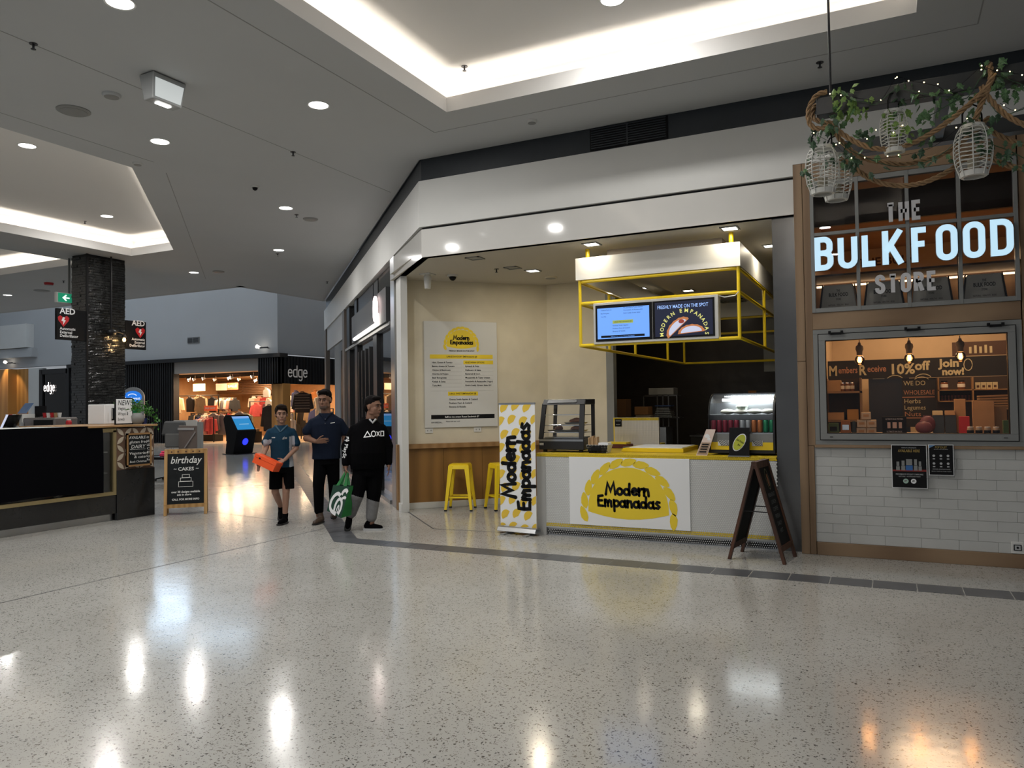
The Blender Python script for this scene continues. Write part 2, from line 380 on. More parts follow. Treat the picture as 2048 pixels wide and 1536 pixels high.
# dark border tiles
border = bpy.data.objects.new('trim_1', None); COL.objects.link(border); tag(border, 'dark grey tile border let into the pale terrazzo along the shop fronts', 'floor border', kind='structure')
tm = mat('charcoal_tile', (.085, .09, .10), .3, var=.15, vs=5, bump=.05)
y0, y1 = 7.18, 7.465
def tile(poly):
    m = MB(); m.prism(poly, -.002, .0025); link('tile', m, tm, border)
x = -5.6; g = .010
tile([(-5.92, y0), (-5.6 - g, y0), (-5.6 - g, y1), (-5.80, y1)])
while x < 3.2:
    tile([(x, y0), (x + .34 - g, y0), (x + .34 - g, y1), (x, y1)]); x += .34
for i in range(46):
    a = i * .34; b = a + .34 - g; d = Vector((-1, 1)).normalized()
    o0 = Vector((-5.92, y0)); i0 = Vector((-5.80, y1))
    tile([tuple(o0 + d * a), tuple(i0 + d * a), tuple(i0 + d * b), tuple(o0 + d * b)][::-1])

# ceiling with lit coves ---------------------------------------------
cv1 = [(-4.35, 1.2), (.29, 1.2), (.29, 7.26), (-4.35, 7.26)]
cv2 = [(-14.4, 2.0), (-9.1, 2.0), (-9.1, 6.92), (-13.12, 10.93), (-14.4, 10.93)]
cv3 = [(-26, 2.0), (-15.95, 2.0), (-15.95, 10.93), (-26, 10.93)]
outer = [(-50, -4), (12, -4), (12, FY + .03), (-5.54, FY + .03), (-15.5, 18.43), (-15.5, 15.05), (-50, 15.05)]
mb = MB(); mb.tess([outer, cv1, cv2, cv3], CZ)
ceiling = struct('ceiling', mb, 'ceil', 'smooth grey mall ceiling with recessed lit coves', 'ceiling')
mb = MB(); mb.box(-50, 12, -4, 16, CZ + .8, CZ + .85); link('slab', mb, 'ceil', ceiling)
jm = mat('ceiling_joint', (.28, .28, .28), .8)
def cjoint(*pts):
    m = MB()
    for a, b in zip(pts, pts[1:]): m.beam((*a, CZ - .0005), (*b, CZ - .0005), .012, .002)
    link('joint', m, jm, ceiling)
cjoint((-4.81, -1), (-4.81, 7.74), (.78, 7.74), (.78, 4)); cjoint((-6.77, -1), (-6.77, 9.6)); cjoint((-8.65, -1), (-8.65, 6.9)); cjoint((-8.9, 7.3), (-15.4, 13.8))
def offs(poly, d):
    n = len(poly); out = []
    ar = sum(poly[i][0] * poly[(i + 1) % n][1] - poly[(i + 1) % n][0] * poly[i][1] for i in range(n)); sg = 1 if ar > 0 else -1
    for i in range(n):
        a, b, c = Vector(poly[i - 1]), Vector(poly[i]), Vector(poly[(i + 1) % n])
        d1 = (b - a).normalized(); d2 = (c - b).normalized(); n1 = Vector((d1.y, -d1.x)) * sg; n2 = Vector((d2.y, -d2.x)) * sg
        nn = (n1 + n2).normalized(); out.append(tuple(b + nn * d / max(.3, nn.dot(n1))))
    return out
strip = lit('cove_led_strip', (1, .90, .77), 20.0)
for poly in (cv1, cv2, cv3):
    mb = MB(); n = len(poly); lip2 = offs(poly, .02); far = offs(poly, .30)
    zt = CZ + .165; zr = CZ + .40
    for i in range(n):
        a, b = poly[i], poly[(i + 1) % n]; a2, b2 = lip2[i], lip2[(i + 1) % n]; a3, b3 = far[i], far[(i + 1) % n]
        mb.quad((*a, CZ), (*b, CZ), (*b, zt), (*a, zt)); mb.quad((*a, zt), (*b, zt), (*b2, zt), (*a2, zt))
        mb.quad((*a2, zt), (*b2, zt), (*b2, CZ + .02), (*a2, CZ + .02)); mb.quad((*a2, CZ + .02), (*b2, CZ + .02), (*b3, CZ + .02), (*a3, CZ + .02))
        mb.quad((*a3, CZ + .02), (*b3, CZ + .02), (*b3, zr), (*a3, zr))
    mb.tess([far], zr)
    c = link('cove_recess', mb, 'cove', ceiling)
    s1 = offs(poly, .10); s2 = offs(poly, .16); mb = MB()
    for i in range(n):
        a, b = s1[i], s1[(i + 1) % n]; a2, b2 = s2[i], s2[(i + 1) % n]
        mb.hexa([(*a, CZ + .03), (*b, CZ + .03), (*b2, CZ + .03), (*a2, CZ + .03)], [(*a, CZ + .05), (*b, CZ + .05), (*b2, CZ + .05), (*a2, CZ + .05)])
    link('light_strip', mb, strip, c)

# atrium beyond the ceiling edge ---------------------------------------
mb = MB(); mb.box(-50, -15.5, 15.05, 15.25, CZ, 12.2); mb.box(-15.7, -15.5, 15.05, 18.6, CZ, 12.2); struct('wall_upstand', mb, 'greywall', 'grey upstand above the ceiling edge', 'wall')
BY = 25.0
mb = MB()
def wallrect(mb, x0, x1, z0, z1, y0=BY, y1=BY + .25): mb.box(x0, x1, y0, y1, z0, z1)
wallrect(mb, -52, -23.85, 3.93, 7.0); wallrect(mb, -52, -23.85, 8.1, 8.5); wallrect(mb, -52, -23.85, 10.6, 12.2); wallrect(mb, -29, -23.85, 7.0, 8.1); wallrect(mb, -52, -34, 7.0, 8.1)
for a, b in ((-52, -44), (-39.2, -38.8), (-34.2, -33.8), (-29.2, -28.8), (-24.2, -23.85)): wallrect(mb, a, b, 8.5, 10.6)
mb.box(-23.85, -23.6, 25.0, 38, 3.93, 12.2)
wb = struct('wall_back', mb, 'greywall', 'tall plain grey wall above the far clothing shop', 'wall')
mb = MB(); mb.box(-52, -15, 15.0, 40, 12.2, 12.4); struct('ceiling_atrium', mb, 'ceil', 'high ceiling over the far atrium', 'ceiling')
mb = MB(); mb.box(-16.4, -16.2, 20, 45, 0, 12.2); mb.box(-23.6, -16.2, 37.8, 38, 0, 12.2); struct('wall_far', mb, 'greywall', 'grey wall at the end of the side mall', 'wall')
mb = MB()
for a, b in ((-44, -39.2), (-38.8, -34.2), (-33.8, -29.2), (-28.8, -24.2)): mb.box(a, b, BY + .12, BY + .14, 8.5, 10.6)
mb.box(-34, -29, BY + .12, BY + .14, 7.0, 8.1)
struct('window_3', mb, lit('daylight_glazing', (.62, .80, 1.0), 6.0), 'high daylit windows of the far atrium', 'window')
lamp('lamp', 'AREA', (-30, 19.5, 12.0), 620, (.88, .94, 1), 22, size_y=5)
lamp('lamp', 'AREA', (-21.5, 28, 11.5), 140, (.88, .94, 1), 3, size_y=6)
# grey ductwork boxes at the far left
mb = MB(); mb.box(-46, -40.6, 24.6, 25, 4.95, 6.2); link('duct_panel', mb, 'white', wb)
mb = MB(); mb.box(-46, -40.3, 24.7, 25, 4.45, 4.92); link('duct_panel', mb, 'greywall', wb)

# shop front fascias ------------------------------------------------------
def wallseg(mb, pts, z0, z1, t, k=None):
    """vertical slab following pts (xy), thickness t to the left of travel"""
    P = [Vector(p) for p in pts]; n = len(P); q = []
    for i in range(n):
        d1 = (P[i] - P[i - 1]).normalized() if i else None; d2 = (P[i + 1] - P[i]).normalized() if i < n - 1 else None
        d1 = d1 or d2; d2 = d2 or d1; n1 = Vector((-d1.y, d1.x)); n2 = Vector((-d2.y, d2.x)); nn = (n1 + n2).normalized()
        q.append(P[i] + nn * t / nn.dot(n1))
    for i in range(n - 1):
        a, b, c, d = P[i], P[i + 1], q[i + 1], q[i]
        mb.hexa([(*a, z0), (*b, z0), (*c, z0), (*d, z0)], [(*a, z1), (*b, z1), (*c, z1), (*d, z1)], k)
def dg(t, off=0.0):  # point on the diagonal facade, t metres from the corner, off metres into the shop
    r = sqrt(.5); return (-5.53 - t * r + off * r, 8.487 + t * r + off * r)
mb = MB(); wallseg(mb, [dg(14.1, .04), (-5.53 + .04 * .4, FY + .04), (6, FY + .04)], 4.56, CZ + .02, .3)
struct('wall_band', mb, 'band', 'dark recessed band between the white fascia and the ceiling', 'wall band')
mb = MB(); wallseg(mb, [dg(14.4), (-5.53, FY), (-.85, FY)], 3.96, 4.575, .3); mb.box(-.85, 6, FY, FY + .3, 4.081, 4.575)
fascia = struct('wall_fascia', mb, 'white', 'deep white fascia running above the shop fronts', 'fascia')
mb = MB(); wallseg(mb, [dg(1.95, .05), (-5.53 + .02, FY + .05), (-.85, FY + .05)], 3.925, 3.965, .2)
link('shadow_gap', mb, 'black', fascia)
mb = MB(); wallseg(mb, [dg(1.93, .0), (-5.51, FY + .02), (-.845, FY + .02)], 3.56, 3.93, .10)
struct('wall_bulkhead', mb, 'gloss', 'glossy white bulkhead over the empanada shop opening', 'bulkhead')
# louvre grille in the dark band
gr = thing('air_grille', 'black louvred air grille in the dark band above the white fascia', 'air grille', (-3.12, FY + .04, 4.6))
mb = MB(); mb.box(0, .94, -.012, .0, 0, .26); link('backing', mb, 'blackp', gr)
for i in range(9): mb = MB(); mb.box(.02, .92, -.03, -.008, .015 + i * .028, .027 + i * .028); link('slat', mb, 'band', gr)
mb = MB(); mb.box(.455, .475, -.034, -.01, 0, .26); link('divider', mb, 'band', gr)

# empanada shop recess ----------------------------------------------------
mb = MB(); mb.tess([[(-5.5, 8.52), (-.85, 8.52), (-.85, 16.2), (-5.6, 16.2), (-5.6, 11.75), (-5.05, 11.57), (-6.97, 9.85)]], 3.56)
mb.tess([[(-5.5, 8.52), (-.85, 8.52), (-.85, 16.2), (-5.6, 16.2), (-5.6, 11.75), (-5.05, 11.57), (-6.97, 9.85)]], 3.66)
struct('ceiling_shop', mb, mat('shop_ceiling_paint', (.52, .49, .43), .8), 'cream ceiling inside the empanada shop', 'ceiling')
mb = MB(); wallseg(mb, [(-6.80, 9.82), (-5.05, 11.57), (-4.03, 11.57)], 0, 3.57, .12)
struct('wall_menu', mb, 'cream', 'cream rendered shop wall behind the menu board', 'wall')
# dark kitchen shell
mb = MB(); mb.box(-5.6, -.85, 16.0, 16.15, 0, 3.6); mb.box(-5.7, -5.6, 11.7, 16.1, 0, 3.6); mb.box(-.95, -.86, 9.0, 16.1, 0, 3.6)
struct('wall_kitchen', mb, mat('kitchen_dark_wall', (.035, .026, .020), .4, var=.2), 'dark brown kitchen walls behind the counter', 'wall')
mb = MB(); mb.box(-4.03, -3.91, 11.57, 11.72, 0, 3.56); struct('trim_2', mb, 'greymetal', 'grey metal jamb at the kitchen opening', 'trim')
mb = MB(); mb.box(-5.5, -3.9, 11.9, 11.93, 0, 3.5); 
mb = MB(); mb.box(-3.2, -1.75, 9.3, 15.0, 3.42, 3.56); struct('trim_3', mb, mat('dropped_ceiling', (.55, .50, .47), .7), 'dropped ceiling box above the yellow canopy', 'trim')
# white pier and steel post where the shop meets the diagonal facade
mb = MB(); wallseg(mb, [dg(1.88, .02), dg(1.50, .02)], 0, 3.56, .1); wallseg(mb, [dg(1.90, .0), dg(1.51, .0)], 0, .12, .03)
struct('wall_pier', mb, 'white', 'narrow white pier with skirting beside the bench', 'wall pier')
# steel clad column on the right
mb = MB(); mb.box(-1.085, -.85, FY + .09, FY + .42, 0, 3.56, 0); 
struct('wall_column', mb, mat('column_steel', (.14, .138, .135), .22, .95, var=.15, vs=1.5, bump=.15, bs=3), 'stainless steel clad column between the two shops', 'column')

# bulk food store shell ------------------------------------------------------
XR = 1.32
mb = MB()
tim = thing('wall_timber_frame', 'light oak timber frame around the bulk food shop front', 'shop front', (0, 0, 0)); tim['kind'] = 'structure'
def tb(x0, x1, z0, z1, m='oak', d0=-.0, d1=.16, nm='board'):
    mb = MB(); mb.box(x0, x1, FY + d0, FY + d1, z0, z1); return link(nm, mb, m, tim, bevel=.003)
tb(-.85, -.765, 0, 2.0); tb(-.85, -.765, 2.003, 4.08); tb(-.762, -.705, 0, 1.12); tb(-.762, -.69, 1.123, 4.08, d0=.004)
tb(-.70, 1.14, 0, .13, 'oakh'); tb(-.70, 1.14, 1.105, 1.135, 'oakh', d0=-.02); tb(-.69, 1.13, 2.325, 2.50, 'oakh'); tb(-.69, 1.13, 3.87, 4.08, 'oakh')
tb(1.14, 1.22, 0, 4.08); tb(1.223, XR, 0, 2.2); tb(1.223, XR, 2.203, 4.08); tb(XR, 3.4, 0, 4.08, 'oakh')
# white brick dado
dado = thing('wall_dado', 'white painted brick wall below the serving window', 'brick wall'); dado['kind'] = 'structure'
mb = MB(); mb.box(-.705, 1.14, FY + .03, FY + .16, .13, 1.105); link('mortar', mb, mat('white_mortar', (.43, .43, .415), .7), dado)
bm_ = mat('white_brick', (.50, .505, .49), .4, var=.08, vs=2.5, bump=.1, bs=20)
rows = 10; bh = (1.105 - .13) / rows; rr = random.Random(3)
for r in range(rows):
    x = -.705 - (.16 if r % 2 else 0)
    while x < 1.14:
        x0 = max(x, -.705); x1 = min(x + .318, 1.14)
        if x1 - x0 > .02:
            mb = MB(); dd = rr.uniform(.020, .024); mb.box(x0, x1, FY + dd, FY + .05, .13 + r * bh + .0012, .13 + (r + 1) * bh - .0012); link('brick', mb, bm_, dado, bevel=.0015)
        x += .32
# interior shell
mb = MB(); mb.box(-.85, -.79, FY + .16, 13.2, 0, 4.0); mb.box(-.85, 5.0, 13.2, 13.3, 0, 4.0); mb.box(5.0, 5.1, FY, 13.3, 0, 4.0)
struct('wall_store', mb, mat('store_wall', (.62, .47, .30), .6, var=.05), 'warm plaster walls inside the bulk food shop', 'wall')
mb = MB(); mb.box(-.85, 5, FY + .17, 13.3, 3.95, 4.02); struct('ceiling_store', mb, mat('store_ceiling', (.30, .16, .09), .6, var=.1), 'brown ceiling inside the bulk food shop', 'ceiling')

# downlights ----------------------------------------------------------------------
dl = thing('downlight', 'round recessed ceiling downlight', 'downlight', (0, 0, CZ))
mb = MB(); mb.lathe([(.105, -.004), (.118, -.008), (.122, 0), (.105, .0)], n=28); link('trim_ring', mb, 'white', dl, smooth=True)
mb = MB(); mb.lathe([(0, -.004), (.104, -.004), (.104, -.001), (0, -.001)], n=28); link('diffuser', mb, 'tlight', dl)
DL = [(-5.46, 4.045, 'at the top edge left of the large cove'), (-2.168, 6.57, 'inside the large cove'), (-5.465, 6.43, 'just left of the large cove corner'),
      (-7.912, 6.40, 'between the left cove and the emergency light'), (-8.80, 9.53, 'above the passage, nearer of the pair'), (-11.3, 12.02, 'above the passage, farther of the pair'),
      (-14.9, 13.0, 'beyond the tiled pillar on its right'), (-22.17, 12.91, 'beyond the tiled pillar at far left'),
      (-10.6, 6.43, 'inside the left cove, nearer'), (-13.2, 9.5, 'inside the left cove, farther')]
extra = [(-1, 1.5), (-5.46, 1.5), (-8, 3.5), (-5.46, -1.5), (-1, -1.5), (-11, 0), (-17, 0), (-17, 13)]
first = True
for i, (x, y, w) in enumerate(DL):
    zz = CZ if w.find('inside the') < 0 else CZ + .398
    lb = 'white round downlight ' + w
    if first: dl.location = (x, y, zz); dl['label'] = lb; dl['group'] = 'mall ceiling downlights'; first = False
    else: dup(dl, (x, y, zz), label=lb)
    lamp('lamp', 'AREA', (x, y, zz - .02), 46, (1, .975, .94), .2)
for x, y in extra: lamp('lamp', 'AREA', (x, y, CZ - .02), 46, (1, .975, .94), .2)
ORD = 'first second third fourth fifth sixth seventh eighth ninth tenth eleventh twelfth thirteenth fourteenth fifteenth'.split()
# ================================================================ CEILING FITTINGS
def small_disc(name, label, cat, x, y, z, r, m, group=None, h=.02):
    t = thing(name, label, cat, (x, y, z), group=group)
    mb = MB(); mb.lathe([(0, -h), (r * .86, -h), (r, -h * .4), (r, 0), (0, 0)], n=24); link('rim', mb, m, t, smooth=True)
    mb = MB(); mb.lathe([(0, -h - .003), (r * .8, -h - .003), (r * .8, -h), (0, -h)], n=24); link('grille', mb, 'greymetal', t)
    return t
for x, y, r, lb in ((-7.90, 5.29, .17, 'large round grey ceiling speaker left of the emergency light'), (-8.95, 10.3, .13, 'round grey ceiling speaker above the passage between two downlights'),
                    (-14.3, 13.2, .14, 'round grey ceiling speaker to the right of the tiled pillar downlight'), (-20.6, 12.9, .2, 'round grey ceiling speaker at far left behind the pillar')):
    small_disc('ceiling_speaker', lb, 'speaker', x, y, CZ, r, 'greymetal', 'round speakers in the mall ceiling')
small_disc('smoke_detector', 'small pale round smoke detector between the speaker and the emergency light', 'smoke detector', -7.15, 5.2, CZ, .09, 'ceil', h=.03)
small_disc('smoke_detector', 'small pale detector disc near the corner of the left cove', 'smoke detector', -8.86, 6.82, CZ, .06, 'white', h=.03)
small_disc('smoke_detector', 'small pale detector beside the dark band grille above the fascia', 'smoke detector', -3.62, 7.95, CZ, .06, 'white', h=.03)
small_disc('fire_bell', 'small red fire sounder on the ceiling left of the pillar', 'fire alarm', -19.2, 12.2, CZ, .11, 'red', h=.06)
sp = thing('sprinkler', 'ceiling sprinkler head', 'sprinkler', (0, 0, CZ))
mb = MB(); mb.lathe([(0, -.004), (.035, -.006), (.035, 0), (0, 0)], n=14); mb.bar((0, 0, 0), (0, 0, -.05), .010, 8); mb.lathe([(0, -.055), (.022, -.052), (.022, -.048), (0, -.048)], n=10)
link('sprinkler_head', mb, 'darkmetal', sp)
SPR = [(-6.755, 4.15, CZ, 'grey sprinkler head at top left of the ceiling'), (-6.77, 7.47, CZ, 'dark sprinkler head in the middle of the mall ceiling'), (-4.04, 7.13, CZ + .40, 'sprinkler head inside the large lit cove'),
       (-13.93, 9.56, CZ + .40, 'sprinkler head inside the left lit cove'), (-8.95, 9.95, CZ, 'sprinkler head between the two passage downlights'), (-11.6, 12.3, CZ, 'sprinkler head below the farther passage downlight'),
       (-5.054, 9.786, 3.56, 'small sprinkler head in the shop ceiling near the cream wall'), (-13.1, 15.7, CZ, 'sprinkler head near the far ceiling edge'), (-.52, 7.9, CZ, 'sprinkler head above the hanging rope beam'),
       (-18.6, 12.2, CZ, 'sprinkler head left of the tiled pillar')]
for i, (x, y, z, lb) in enumerate(SPR):
    if i == 0: sp.location = (x, y, z); sp['label'] = lb; sp['group'] = 'sprinkler heads'
    else: dup(sp, (x, y, z), label=lb)
# dome cameras
def dome(x, y, z, lb, r=.06):
    t = thing('security_camera', lb, 'security camera', (x, y, z), group='dome cameras')
    mb = MB(); mb.lathe([(r * .8, -.03), (r, -.02), (r, 0), (0, 0)], n=16); mb.lathe([(0, -.03), (r * .8, -.03)], n=16); link('housing', mb, 'white', t, smooth=True)
    mb = MB(); mb.ball((0, 0, -.035), r * .62, 12, 8); link('lens_dome', mb, 'blackp', t, smooth=True)
dome(-8.3, 8.35, CZ, 'dome camera in the mall ceiling beside the left cove'); dome(-5.86, 9.9, 3.56, 'white dome camera in the shop ceiling above the menu board', .085)
# emergency light box
t = thing('emergency_light', 'white boxy emergency light with a bright pane under the ceiling', 'emergency light', (-6.373, 5.192, CZ - .01), radians(-2)); t.scale = (.82, .82, .82)
mb = MB(); mb.hexa([(-.08, -.20, -.30), (.08, -.20, -.30), (.08, .20, -.30), (-.08, .20, -.30)], [(-.13, -.23, 0), (.13, -.23, 0), (.13, .23, 0), (-.13, .23, 0)]); link('housing', mb, mat('grey_plastic', (.30, .31, .31), .4), t, bevel=.008)
mb = MB(); mb.hexa([(.088, -.175, -.27), (.094, -.175, -.27), (.094, .175, -.27), (.088, .175, -.27)], [(.124, -.195, -.06), (.13, -.195, -.06), (.13, .195, -.06), (.124, .195, -.06)]); link('pane', mb, lit('dim_white_pane', (.8, .85, .84), .55), t)
mb = MB(); mb.box(-.03, .03, -.09, .09, -.312, -.301); link('lamp_slot', mb, 'tlight', t)
# green exit arrow beside the pillar
t = thing('exit_sign', 'green exit sign with white arrow hanging left of the tiled pillar', 'exit sign', (-15.75, 10.45, CZ), radians(90))
mb = MB(); mb.box(-.02, .02, -.012, .012, -.78, 0); link('rod', mb, 'greymetal', t)
mb = MB(); mb.box(-.30, .30, -.04, .04, -.98, -.76); link('housing', mb, 'white', t, bevel=.004)
ex = lit('exit_green', (.02, .42, .22), .5); mb = MB(); mb.box(-.27, .27, -.046, -.041, -.965, -.775); link('face', mb, ex, t)
mb = MB(); ribbon(mb, [(-.16, -.87), (-.02, -.87)], .03, -.047, -.049); ribbon(mb, [(-.09, -.81), (-.16, -.87), (-.09, -.93)], .03, -.047, -.049); link('arrow', mb, lit('exit_white', (.8, 1, .9), 1.2), t)

# ================================================================ TILED PILLAR
pil = thing('wall_pillar', 'square pillar clad in rough black glazed ledger tiles', 'pillar', (0, 0, 0)); pil['kind'] = 'structure'
px0, px1, py0, py1 = -15.45, -14.97, 10.32, 11.20
mb = MB(); mb.box(px0, px1, py0, py1, 0, CZ); link('core', mb, 'black', pil)
gt = mat('black_glazed_tile', (.020, .021, .021), .16, var=.4, vs=12, bump=.5, bs=30, spec=.7); rr = random.Random(5); mb = MB()
z = 0.0
while z < CZ - .05:
    h = .052
    y = py0 - rr.uniform(0, .15)
    while y < py1:
        w = .2; a, b = max(y, py0), min(y + w, py1); d = rr.uniform(.006, .028); d2 = rr.uniform(.006, .028)
        if b - a > .02: mb.hexa([(px1, a, z), (px1 + d, a, z + .004), (px1 + d2, b - .004, z + .003), (px1, b, z)], [(px1, a, z + h), (px1 + d2 * .8, a, z + h - .003), (px1 + d, b - .004, z + h - .004), (px1, b, z + h)])
        y += w
    x = px0 - rr.uniform(0, .15)
    while x < px1:
        a, b = max(x, px0), min(x + .2, px1); d = rr.uniform(.006, .028)
        if b - a > .02: mb.box(a, b - .004, py0 - d, py0, z, z + h - .003)
        x += .2
    z += h + .001
o = link('ledger_tiles', mb, gt, pil); o['kind'] = 'stuff'
mb = MB(); mb.box(px1 + .0, px1 + .034, py0 - .03, py0 + .01, 0, CZ); link('corner_trim', mb, 'black', pil)
# AED signs, blades on the pillar
def aed(y0, y1, z0, z1, lb, right):
    t = thing('defibrillator_sign', lb, 'sign', (px1 + .02, y0, z0)); L = y1 - y0; H = z1 - z0
    mb = MB(); mb.box(-.06, 0, 0, L, 0, H); link('panel', mb, 'blackp', t, bevel=.004)
    r = (pi / 2, 0, pi / 2); x = .003; c = L * .22 if not right else L * .62; al = 'LEFT' if not right else 'RIGHT'; ed = L * .10 if not right else L * .93
    text('AED', 'whitep', t, (x, ed, H * .84), r, .17, bold=.004, align=al)
    for k, w in enumerate(('Automatic', 'External', 'Defibrillator')): text(w, 'whitep', t, (x, ed, H * (.32 - k * .115)), r, .078, bold=.0015, align=al)
    hy = L * .22 if not right else L * .70; hz = H * .62
    mb = MB(); pts = [(0, -.13), (-.11, 0), (-.12, .06), (-.07, .10), (0, .06), (.07, .10), (.12, .06), (.11, 0)]
    mb.hexa([(x - .002, hy + a, hz + b) for a, b in pts], [(x + .001, hy + a, hz + b) for a, b in pts]); link('heart', mb, 'red', t)
    mb = MB(); pts = [(-.01, .07), (.03, .06), (.012, .01), (.045, .005), (-.01, -.09), (-.005, -.02), (-.045, -.005)]
    mb.hexa([(x + .001, hy + a, hz + b) for a, b in pts], [(x + .003, hy + a, hz + b) for a, b in pts]); link('lightning_bolt', mb, 'whitep', t)
aed(9.66, 10.30, 3.03, 3.66, 'black AED sign projecting from the left side of the pillar', False)
aed(11.21, 11.72, 2.93, 3.56, 'black AED sign projecting from the right side of the pillar', True)
# lamp on the pillar
t = thing('pendant_lamp', 'black gooseneck lamp with glowing bulb against the tiled pillar', 'lamp', (px1 + .14, 10.77, 3.2))
mb = MB(); mb.bar((0, 0, .1), (0, 0, CZ - 3.2), .02, 8); link('stem', mb, 'black', t)
mb = MB(); mb.ball((0, 0, .05), (.09, .12, .08)); mb.tube([(0, 0, .05), (0, .16, .07), (0, .27, .05), (0, .31, 0)], .016, 6); link('canopy_arm', mb, 'black', t, smooth=True)
mb = MB(); mb.lathe([(.025, .03), (.05, -.03), (.05, -.04)], (0, .31, 0)); link('bulb_holder', mb, 'black', t)
mb = MB(); mb.ball((0, .31, -.09), (.035, .035, .045)); link('bulb', mb, lit('warm_bulb', (1, .62, .22), 14), t)
lamp('lamp', 'POINT', (px1 + .26, 11.08, 3.10), 7, (1, .62, .28), .05)

# ================================================================ DIAGONAL SHOP FRONT (dark glass)
RZ = radians(135)    # local x runs along the diagonal away from the corner, local +y into the mall
fr = thing('wall_diagonal_front', 'dark glass shop front on the diagonal side of the corner', 'shop front', (-5.53, 8.487, 0), RZ); fr['kind'] = 'structure'
def fb(name, a, b, z0, z1, m, o0=-.12, o1=-.04, bv=0): mb = MB(); mb.box(a, b, o0, o1, z0, z1); return link(name, mb, m, fr, bevel=bv)
fb('steel_post', 1.96, 2.30, 0, 3.96, 'steel', -.14, -.0, .006); fb('steel_post', 2.33, 2.52, 0, 3.96, 'steel', -.16, -.05, .006)
mir = mat('mirror_glass', (.012, .013, .015), .0, spec=1.0, ior=2.1)
fb('glass_panel', 2.52, 8.85, .06, 2.93, mir, -.14, -.11); fb('glass_panel', 7.25, 8.85, 2.99, 3.96, mir, -.14, -.11); fb('glass_panel', 2.52, 7.25, 3.6, 3.96, mir, -.14, -.11)
fb('transom', 2.52, 9.0, 2.93, 2.985, 'greymetal', -.10, -.02)
fb('sill', 2.52, 9.4, 0, .06, 'steel', -.12, -.0)
for a, b in ((4.10, 4.54), (6.86, 7.3), (8.25, 8.85)): fb('mullion', a, b, .06, 2.93, 'black', -.11, -.05)
for a, b in ((6.9, 7.28), (8.25, 8.8)): fb('mullion', a, b, 2.99, 3.96, 'black', -.11, -.05)
for a in (4.91, 5.45, 5.97, 6.45): fb('door_stile', a, a + .09, .06, 2.75, 'black', -.11, -.03)
fb('shop_sign_panel', 2.62, 7.23, 2.99, 3.57, mat('charcoal_sign', (.05, .052, .055), .6), -.11, .02, .004)
for a, b in ((2.62, 4.0), (4.1, 4.6), (4.7, 6.9)): fb('clerestory', a, b, 3.60, 3.94, 'black' if a > 4 else mir, -.1, -.08)
for a in (8.93, 13.85): fb('tan_post', a, a + .42 if a < 10 else a + .5, 0, 3.96, mat('tan_metal', (.10, .082, .07), .5), -.12, .0, .005)
fb('bulkhead_panel', 9.35, 13.9, 3.30, 3.96, 'greywall', -.1, -.04); fb('interior', 9.35, 13.9, 0, 3.3, 'black', -.5, -.45)
for i in range(15): fb('shutter_slat', 9.35, 10.3, .25 + i * .2, .37 + i * .2, 'darkmetal', -.30, -.24)
t = thing('neon_sign', 'white glowing tube sign with an oval ring on the dark glass shop front', 'neon sign', (-5.53, 8.487, 0), RZ)
nw = lit('white_tube', (1, .93, .84), 9); mb = MB(); mb.bar((3.30, .06, 3.02), (6.45, .06, 3.02), .032, 10); link('tube', mb, nw, t)
mb = MB(); mb.tube([(3.44 + .15 * cos(a * pi / 12), .07, 3.29 + .21 * sin(a * pi / 12)) for a in range(24)], .022, 8, closed=True); link('ring', mb, lit('pink_white_tube', (1, .75, .72), 9), t)
mb = MB(); mb.bar((3.28, .06, 3.02), (3.28, .06, 3.2), .028, 8); link('riser', mb, nw, t)

# ================================================================ FAR CLOTHING SHOP
EB = mat('black_cladding', (.010, .010, .011), .5)
es = thing('wall_clothing_front', 'black ribbed front of the far clothing shop', 'shop front'); es['kind'] = 'structure'
def eb(name, x0, x1, y0, y1, z0, z1, m=EB): mb = MB(); mb.box(x0, x1, y0, y1, z0, z1); return link(name, mb, m, es)
eb('canopy_slab', -37.6, -23.3, 24.80, 25.3, 3.76, 3.93); eb('header_panel', -30, -24.6, 25.02, 25.2, 3.23, 3.76, mat('grey_header', (.30, .28, .26), .6))
eb('cladding', -33.9, -30.0, 24.98, 25.3, 0, 3.76)
for i in range(26): eb('rib', -33.85 + i * .15, -33.80 + i * .15, 24.93, 24.98, 0, 3.76)
eb('fascia', -24.62, -23.4, 24.90, 25.2, 2.62, 3.76); eb('fascia', -23.75, -23.4, 24.9, 29.5, 2.62, 3.84)
for i in range(9): eb('rib', -24.6 + i * .135, -24.55 + i * .135, 24.86, 24.9, 2.64, 3.74)
for i in range(20): eb('rib', -23.4, -23.36, 24.95 + i * .2, 25.0 + i * .2, 2.64, 3.82)
for q in ((-40, -39.75), (-37.8, -37.55)): eb('window_frame', q[0], q[1], 24.9, 25.1, 0, 3.76)
eb('window_frame', -39.8, -37.7, 24.9, 25.1, 3.5, 3.76)
eb('window_glass', -39.75, -37.8, 24.98, 25.0, 0, 3.5, M_['glass']); eb('window_backdrop', -39.75, -38.9, 25.6, 25.65, 0, 3.5, mat('taupe_panel', (.14, .13, .115), .6)); eb('window_backdrop', -38.9, -37.6, 26.8, 26.9, 0, 3.5, mat('deep_brown', (.03, .022, .02), .6))
eb('cladding', -37.55, -33.9, 24.98, 25.2, 0, 3.76)
ot = mat('orange_timber', (.52, .26, .07), .45, wood=True, vs=1.2, col2=(.38, .17, .04), stretch=(1, 1, .15))
t = thing('wall_timber_column', 'warm timber clad column under the far shop sign', 'column'); t['kind'] = 'structure'
mb = MB(); mb.box(-24.0, -23.35, 25.03, 25.5, 0, 2.62); link('timber_cladding', mb, ot, t, bevel=.01)
